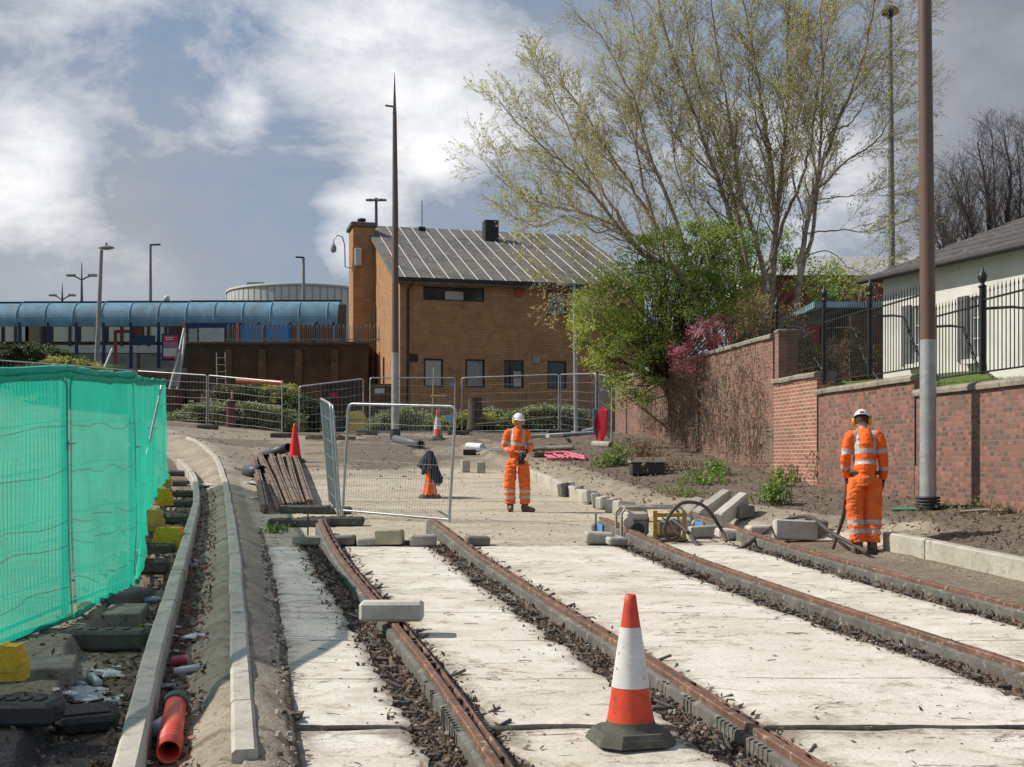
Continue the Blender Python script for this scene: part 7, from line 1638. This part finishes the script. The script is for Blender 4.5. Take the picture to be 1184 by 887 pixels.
# ------------------------------------------------------------------ things by the back fence
t = thing('grit_bin', 'yellow grit bin with a sloped lid behind the dark gate fence', 'grit bin', W(412, 502, 47.5)); a, b_ = W(400, 502, 47.5), W(422, 476, 47.5); w_ = b_.x - a.x; h_ = b_.z - a.z
GY = M('bin_yellow', (.80, .60, .14), (.70, .50, .12), .6, 3)
MB().box(((a.x + b_.x) / 2, 47.5, a.z + h_ * .32), (w_ * 1.05, .7, h_ * .64), bev=.05).build('tub', GY, t); mb = MB(); mb.extr([(-w_ * .55, 0), (w_ * .55, 0), (w_ * .38, h_ * .34), (-w_ * .38, h_ * .34)], Matrix.Translation(((a.x + b_.x) / 2, 47.1, a.z + h_ * .66)), .8); mb.build('lid', GY, t)
t = thing('bollard', 'dark red cast bollard with a pointed cap in front of the clipped hedge', 'bollard', W(267, 501, 48)); q = W(267, 501, 48); MB().cyl(q, q + V3(0, 0, 1.2), .2, 12, .17, smooth=True).build('shaft', M('bollard_red', (.16, .035, .035), (.12, .03, .03), .6, 3), t); MB().lathe(q + V3(0, 0, 1.18), [(.23, 0), (.23, .08), (.14, .16), (.05, .2), (.001, .21)], 12).build('cap', M('bollard_dark', (.05, .03, .03)), t)
MB().cyl(q + V3(.03, .1, 1.3), q + V3(.03, .1, 1.65), .05, 6).build('timber_stake', M('timber', (.42, .28, .16), (.32, .21, .12)), None); tag(bpy.data.objects['timber_stake'], 'short timber stake behind the dark red bollard', 'stake')
t = thing('orange_board', 'long orange plastic board resting on top of the back fence', 'board', W(300, 442, 48)); MB().tube([W(273, 439.5, 49), W(327, 443, 48.4)], [(.06, .10)] * 2, 4, smooth=False).build('board', M('board_orange', (.62, .17, .06), (.52, .14, .06)), t)
BW = M('broom_wood', (.45, .30, .16), (.36, .24, .13)); t = thing('broom', 'wooden broom standing upside down in the far traffic cone', 'broom', W(508, 475, 38)); MB().tube([W(508, 480, 38), W(508, 459, 38)], .022, 6).build('shaft', BW, t); MB().box(W(507.5, 458.5, 38), (.5, .08, .07), bev=.015).build('head', BW, t)
t = MB().tube([W(500, 476, 47), W(502, 425, 47)], .03, 6).build('survey_pole', M('pole_lime', (.35, .36, .10), (.4, .4, .3))); tag(t, 'thin yellowish pole leaning behind the far traffic cone', 'pole')
t = thing('tree_stump', 'cut tree trunk with a pale slanting top in the thin hedge', 'tree stump', W(549, 497, 48.5)); q = W(549, 497, 48.5)
mb = MB(); mb.tube([q, q + V3(.02, 0, .6), q + V3(0, 0, 1.25)], [.34, .29, .28], 12, False); mb.build('trunk', M('stump_bark', (.11, .085, .06), (.07, .055, .04), .95, 5, bmp=.6), t); mb = MB(); mb.lathe((0, 0, 0), [(.001, .01), (.28, 0)], 12, axis=Matrix.Translation(q + V3(0, 0, 1.26)) @ Matrix.Rotation(-.15, 4, 'Y')); mb.build('cut_face', M('cut_wood', (.5, .38, .24)), t)
t = MB().tube([W(550, 491, 47), W(640, 483, 47)], .05, 6).build('timber_pole', M('pole_dull', (.16, .14, .11))); tag(t, 'long thin pole lying on the hedge behind the standing worker', 'pole')
t = MB().tube([W(684, 500, 44), W(687, 430, 44)], .09, 8).build('timber_post', M('post_timber', (.34, .22, .15), (.26, .17, .11))); tag(t, 'bare timber post behind the corner of the perimeter fence', 'post')
RS = M('red_sheet', (.62, .02, .04), (.52, .02, .035), .4, 3, bmp=.05)
mb = MB(); pl = [(687, 488), (691, 476), (698, 469), (702, 474), (701, 500), (694, 514), (690, 512)]; f_ = [W(x, y, 34 + .1 * math.sin(i)) for i, (x, y) in enumerate(pl)]; n = len(f_); mb.add(f_ + [q + V3(.03, .06, 0) for q in f_], [tuple(range(n)), tuple(range(2 * n - 1, n - 1, -1))] + [((i + 1) % n, i, n + i, n + (i + 1) % n) for i in range(n)]); tag(mb.build('barrier_sheet', RS), 'bright red plastic sheet propped at the fence corner', 'plastic sheet')
mb = MB(); mb.box(W(690, 487, 34.6), (.22, .05, .7), bev=.02); tag(mb.build('blue_container', M('cont_blue', (.12, .3, .5))), 'blue edge of a container behind the red plastic sheet', 'container')
mb = MB(); 
for k in range(7): a = G(628 + k * 6.2, 527 + (k % 2)); b2 = G(634 + k * 6.2, 531.5); mb.tube([a + V3(0, 0, .05), b2 + V3(.1, -.2, .05)], .03, 5)
mb.tube([G(627, 527) + V3(0, 0, .06), G(652, 525) + V3(0, 0, .07), G(676, 531) + V3(0, 0, .06)], .035, 5); mb.tube([G(632, 533) + V3(0, 0, .06), G(660, 531) + V3(0, 0, .06), G(677, 533) + V3(0, 0, .05)], .035, 5); tag(mb.build('barrier_mesh', M('pink_plastic', (.75, .16, .24), (.62, .13, .2), .6)), 'pink plastic barrier mesh lying on the ground by the sand bank', 'plastic mesh')
def plank(x0, y0, x1, y1, r, mat, label, name='pipe', D0=None, lift=.05): a, b_ = G(x0, y0), G(x1, y1); a.z += lift; b_.z += lift; tag(MB().tube([a, b_], r, 8).build(name, mat), label, name.replace('_', ' '))
plank(546, 523, 600, 524, .07, M('pipe_blue_grey', (.14, .16, .19)), 'blue-grey pipe on dark gravel behind the standing worker'); plank(541, 517, 558, 518, .09, PWH, 'white end of pipe on the dark gravel left of the standing worker'); plank(612, 522, 645, 519, .05, GALV, 'thin metal pipe on the gravel right of the standing worker')
plank(600, 508, 690, 503, .06, M('pipe_pale_blue', (.34, .42, .48)), 'pale blue-grey pipe lying along the foot of the back hedge'); plank(633, 507, 650, 505, .08, PWH, 'short white board on the ground below the pale hedge', 'board')
plank(655, 513, 664, 500, .04, GALV, 'bent steel tube rising from the debris near the red sheet', 'steel_tube', lift=.12); plank(657, 500, 688, 503, .04, GALV, 'steel tube lying level near the red sheet', 'steel_tube', lift=.2)
plank(633, 521, 663, 520, .08, M('dull_timber', (.30, .26, .19), (.22, .19, .14)), 'dull timber plank on the soil near the pink mesh', 'plank'); plank(686, 516, 706, 517, .10, CONC, 'flat concrete slab piece under the turned back fence panel', 'slab_piece')
p = G(543, 526); tag(MB().box(p + V3(0, 0, .07), (.35, .3, .16), bev=.02).build('dark_block', M('blk', (.04, .035, .03))), 'small black block in front of the white pipe end', 'block'); p = G(622, 528); tag(MB().box(p + V3(0, 0, .07), (.3, .25, .14), .3, bev=.02).build('brown_block', M('brn_b', (.16, .11, .07))), 'small brown block left of the pink mesh', 'block')
p = G(380, 509); t = thing('pallet', 'broken timber pallet lying in front of the dark gate', 'pallet', p)
for k in range(5): MB().box(p + V3(-.45 + k * .3, .1 * k, .15 + .02 * k), (.12, 1.1, .03), U(.9, 1.5), U(-.1, .2)).build('slat', M('pallet_wood', (.30, .20, .13), (.18, .12, .08), .9, 5), t)
MB().box(p + V3(0, -.2, .07), (1.4, .1, .1), .05).build('bearer', M('pallet_wood', (.3, .2, .13)), t); MB().box(p + V3(.1, .5, .07), (1.4, .1, .1), -.1).build('bearer', MAT['pallet_wood'], t)
a = W(393, 490, 46.8); tag(MB().box(a, (.5, .3, .6), .3, bev=.12).build('black_bag', BLK), 'black rubbish bag against the left side of the grit bin', 'bag')
p = G(748, 549); t = thing('planter_box', 'dark open plastic box with a pale rim at the foot of the old wall', 'box', p); MB().box(p + V3(0, 0, .14), (.72, .4, .26), .05, bev=.02).build('box_body', M('box_dark', (.06, .06, .06)), t); MB().box(p + V3(0, 0, .285), (.78, .46, .035), .05, bev=.01).build('rim', M('rim_pale', (.36, .35, .29)), t)
p = G(1045, 590); tag(MB().box(p + V3(0, 0, .03), (.34, .10, .015), -.25, .1).build('green_strip', M('strip_green', (.05, .45, .24))), 'bright green plastic strip on the soil left of the zinc-footed pole', 'plastic strip')
p = gp(1110, 594, .03); tag(MB().tube([p, p + V3(.3, -.1, .03), p + V3(.7, -.25, 0)], .018, 5).build('stick', M('stick', (.42, .36, .28))), 'pale stick on the soil right of the zinc-footed pole', 'stick'); p = gp(1095, 589, .03); tag(MB().box(p + V3(.15, 0, 0), (.6, .12, .04), -.05).build('plank', M('dark_plank', (.05, .045, .04))), 'dark plank lying at the wall foot by the pole shadow', 'plank')
a, b_ = G(560, 551), G(690, 558)

# ------------------------------------------------------------------ litter in the troughs
CLR = M('clear_plastic', (.62, .66, .68), (.45, .5, .52), .12, 20, bmp=.4, spec=.8); WHT = M('litter_white', (.75, .75, .74), (.6, .6, .6), .5, 12, bmp=.5, bdist=.02); CANB = M('can_blue', (.05, .12, .42), (.5, .52, .56), .3, 22); TLC = M('cap_blue', (.10, .38, .62))
def lit(x, y, ex=0): q = G(x, y); return Vector((q[0], q[1], hz(q[0], q[1]) + .01 + ex))
def bottle(x, y, rz, L, r, label, mat=CLR, cap=TLC, nm='plastic_bottle', cat='bottle', tilt=.12):
    p = lit(x, y, r); t = thing(nm, label, cat, p); mx = Matrix.Translation(p) @ Matrix.Rotation(rz, 4, 'Z') @ Matrix.Rotation(R(90) - tilt, 4, 'Y')
    MB().lathe((0, 0, 0), [(.001, -L / 2), (r * .8, -L / 2), (r, -L / 2 + .01), (r, -L * .1), (r * .9, -L * .05), (r, 0), (r, L * .22), (r * .75, L * .34), (r * .38, L * .42), (r * .38, L * .46)], 14, axis=mx).build('bottle_body', mat, t)
    MB().lathe((0, 0, 0), [(r * .44, L * .44), (r * .44, L * .5), (.001, L * .5)], 12, axis=mx).build('cap', cap, t)
def can(x, y, rz, label, mat, r=.033, L=.115):
    p = lit(x, y, r); t = thing('drink_can', label, 'can', p); mx = Matrix.Translation(p) @ Matrix.Rotation(rz, 4, 'Z') @ Matrix.Rotation(R(84), 4, 'Y')
    MB().lathe((0, 0, 0), [(r, -L / 2 + .008), (r, L / 2 - .008)], 16, axis=mx).build('can_body', mat, t); mb = MB(); mb.lathe((0, 0, 0), [(.001, -L / 2 + .006), (r * .75, -L / 2), (r, -L / 2 + .008)], 16, axis=mx); mb.build('can_end', GALV, t); MB().lathe((0, 0, 0), [(r, L / 2 - .008), (r * .78, L / 2), (.001, L / 2 - .004)], 16, axis=mx).build('can_end', GALV, t)
def scrap(x, y, s, label, mat, nm='crumpled_bag', cat='litter', flat=.35, rz=0):
    p = lit(x, y, .0); mb = MB(); n, m_ = 12, 9; vs = []; sd0 = rnd() * 50
    for i in range(m_ + 1):
        th = i / m_ * math.pi * .5
        for k in range(n):
            ph = 6.2832 * k / n; rr = s * (1 + .55 * mnoise.noise(V3(math.cos(ph) * 1.7 + sd0, math.sin(ph) * 1.7, th * 2))); zz = s * flat * math.sin(th) * (1 + .6 * mnoise.noise(V3(ph * 2, th * 4, sd0)))
            vs.append(p + Matrix.Rotation(rz, 3, 'Z') @ V3(rr * math.cos(ph) * math.cos(th) * 1.5, rr * math.sin(ph) * math.cos(th), zz + .003))
    mb.add(vs, [(i * n + k, i * n + (k + 1) % n, (i + 1) * n + (k + 1) % n, (i + 1) * n + k) for i in range(m_) for k in range(n)], False); tag(mb.build(nm, mat), label, cat)
bottle(194, 848, 1.35, .30, .048, 'large cloudy plastic bottle leaning behind the orange pipe', CLR, M('collar_grey', (.12, .125, .13))); can(208, 771, .2, 'red drink can between the two left kerbs', M('can_red', (.62, .09, .14), (.5, .07, .1), .35)); can(64, 830, .9, 'blue drink can beside the tipped black foot', CANB)
bottle(173, 698, .1, .2, .03, 'small bottle with a blue label near the outer kerb', CANB, WHT); bottle(217, 783, .3, .18, .026, 'short bottle with a pale blue cap below the red can'); can(223, 659, -.3, 'crushed blue and white can between the kerbs, far up the trough', CANB); bottle(108, 795, 2.2, .22, .03, 'clear bottle with a blue cap standing in the litter heap', CLR, TLC)
bottle(88, 800, -.5, .2, .028, 'clear bottle with a pale cap lying left in the litter heap', CLR, TLC)
for x, y, s, mt, tx, rz in ((92, 806, .12, WHT, 'largest white plastic bag in the litter heap', .2), (100, 812, .07, CLR, 'clear crumpled wrapper in the middle of the litter heap', .5), (76, 806, .05, CLR, 'small clear tray at the left of the litter heap', 0), (124, 784, .085, WHT, 'white torn bag above the litter heap', -.6), (113, 787, .06, M('bag_grey', (.30, .31, .31), (.2, .2, .21), .4, 9), 'grey torn sack beside the white bag above the heap', .3),
        (128, 820, .06, M('bag_grey', (.3, .31, .31)), 'grey scrap right of the tipped black foot', .4), (228, 742, .07, WHT, 'white film scrap bunched against the sand bank', .5), (219, 745, .045, CLR, 'clear film beside the white scrap on the sand bank', 0), (203, 727, .03, WHT, 'small white cup high in the kerb trough', 0), (201, 738, .03, CLR, 'clear cup below the white cup in the trough', 0), (204, 757, .03, WHT, 'white scrap just above the red can', 0),
        (192, 798, .05, M('bag_grey', (.3, .31, .31)), 'grey wrapper above the large cloudy bottle', .5), (60, 846, .05, M('litter_pink', (.55, .36, .30)), 'pinkish paper scrap by the blue can', 0), (146, 719, .05, CLR, 'clear tray between the foot and the outer kerb', 0), (139, 723, .035, M('litter_teal', (.12, .30, .36)), 'teal scrap between the foot and the outer kerb', 0), (170, 723, .035, WHT, 'tiny white scrap touching the outer kerb', 0),
        (160, 886, .05, WHT, 'white scrap at the bottom edge beside the kerb', 0), (160, 705, .04, M('litter_brown', (.34, .22, .14)), 'brown paper scrap by the small labelled bottle', 0), (238, 657, .06, M('litter_orange', (.42, .17, .08)), 'heap of orange-brown paper beside the crushed can', .3)):
    scrap(x, y, s, tx, mt, rz=rz)
for x, y, tx, s in ((242, 562, 'white rag lying between the kerbs near their far end', .16), (221, 562, 'white sheet fallen over the outer kerb edge', .14), (290, 560, 'white rag left of the stacked old rails', .16), (296, 577, 'small white bag at the side of the old rails', .12), (497, 738, 'small white film caught by the leftmost rail', .04)):
    scrap(x, y, s, tx, WHT, 'white_rag', 'rag', .2)
SAC = M('sack_brown', (.22, .165, .11), (.15, .11, .075), .9, 7, bmp=.5)
q = Gb(321, 832); mb = MB(); vs = []
for i in range(9):
    for j in range(7): X = q[0] - .14 + .28 * i / 8; Y = q[1] - .07 + .14 * j / 6; vs.append(V3(X, Y, HC - float(gD(Y)) + .03 + .02 * math.sin(i * 1.1 + j * .6) + .015 * rnd() - .03 * (i < 1)))
mb.add(vs, [(i * 7 + j, (i + 1) * 7 + j, (i + 1) * 7 + j + 1, i * 7 + j + 1) for i in range(8) for j in range(6)], True); o = mb.build('sacking', SAC); tag(o, 'brown sacking draped at the left end of the slab joint', 'sacking'); o.modifiers.new('s', 'SOLIDIFY').thickness = .006
# old concrete step and slab left of the outer kerb
OC = M('old_concrete', (.30, .27, .225), (.20, .18, .15), .95, 4, c3=(.14, .14, .09), bmp=.6)
for x, y, d, rz, tx in ((40, 778, (.5, .5, .12), .3, 'broken edge of old concrete behind the litter heap'), (145, 716, (.32, .7, .14), .2, 'old concrete kerb piece beside the second fence foot'), (158, 748, (.12, .35, .05), -.3, 'narrow concrete strip between the foot and the outer kerb')):
    block(x, y, d, rz, tx, OC, group='old concrete pieces by the netted fence', name='concrete_piece', lift=-.05, bev=.012)

# shredded bits of litter and twigs between the heap and the kerbs
random.seed(77); fr = [MB(), MB(), MB()]
for _ in range(170):
    if rnd() < .55: x, y = U(62, 140), U(775, 850)
    else: x, y = U(190, 232), U(640, 870) 
    p = G(x, y); 
    if p.x > float(K1(p.y)) - .09 and p.x < float(K1(p.y)) + .08: continue
    s_ = U(.008, .032); a = U(0, 6.28); m_ = fr[random.choice((0, 0, 1, 2))]; d1 = V3(math.cos(a), math.sin(a), U(-.2, .5)) * s_; d2 = V3(-math.sin(a), math.cos(a), U(-.2, .5)) * s_ * U(.4, 1); p.z += .018
    m_.add([p - d1, p - d2 + V3(0, 0, s_ * .3), p + d1, p + d2 + V3(0, 0, s_ * .2)], [(0, 1, 2), (0, 2, 3)])
for m_, mt in zip(fr, (WHT, M('bit_brown', (.40, .25, .14), (.26, .15, .09)), CLR)): struct('litter_fragments', m_, mt, kind='stuff')
tw = MB()
for _ in range(120):
    D = 5 + 12 * rnd(); X = U(-.3, .42) * D
    if X < float(SL(D)) or X > float(RK(D)) + 1.5: continue
    z = max(HC - float(gD(D)), hz(X, D)) + .006; a = random.gauss(0, .6); L = U(.03, .13); q = V3(X, D, z); d = V3(math.cos(a), math.sin(a), 0) * L
    tw.tube([q, q + d * .5 + V3(0, U(-.01, .01), .004), q + d], [.0035, .003, .002], 3, False)
struct('twigs', tw, M('twig_brown', (.16, .11, .08), (.09, .065, .05)), kind='stuff')
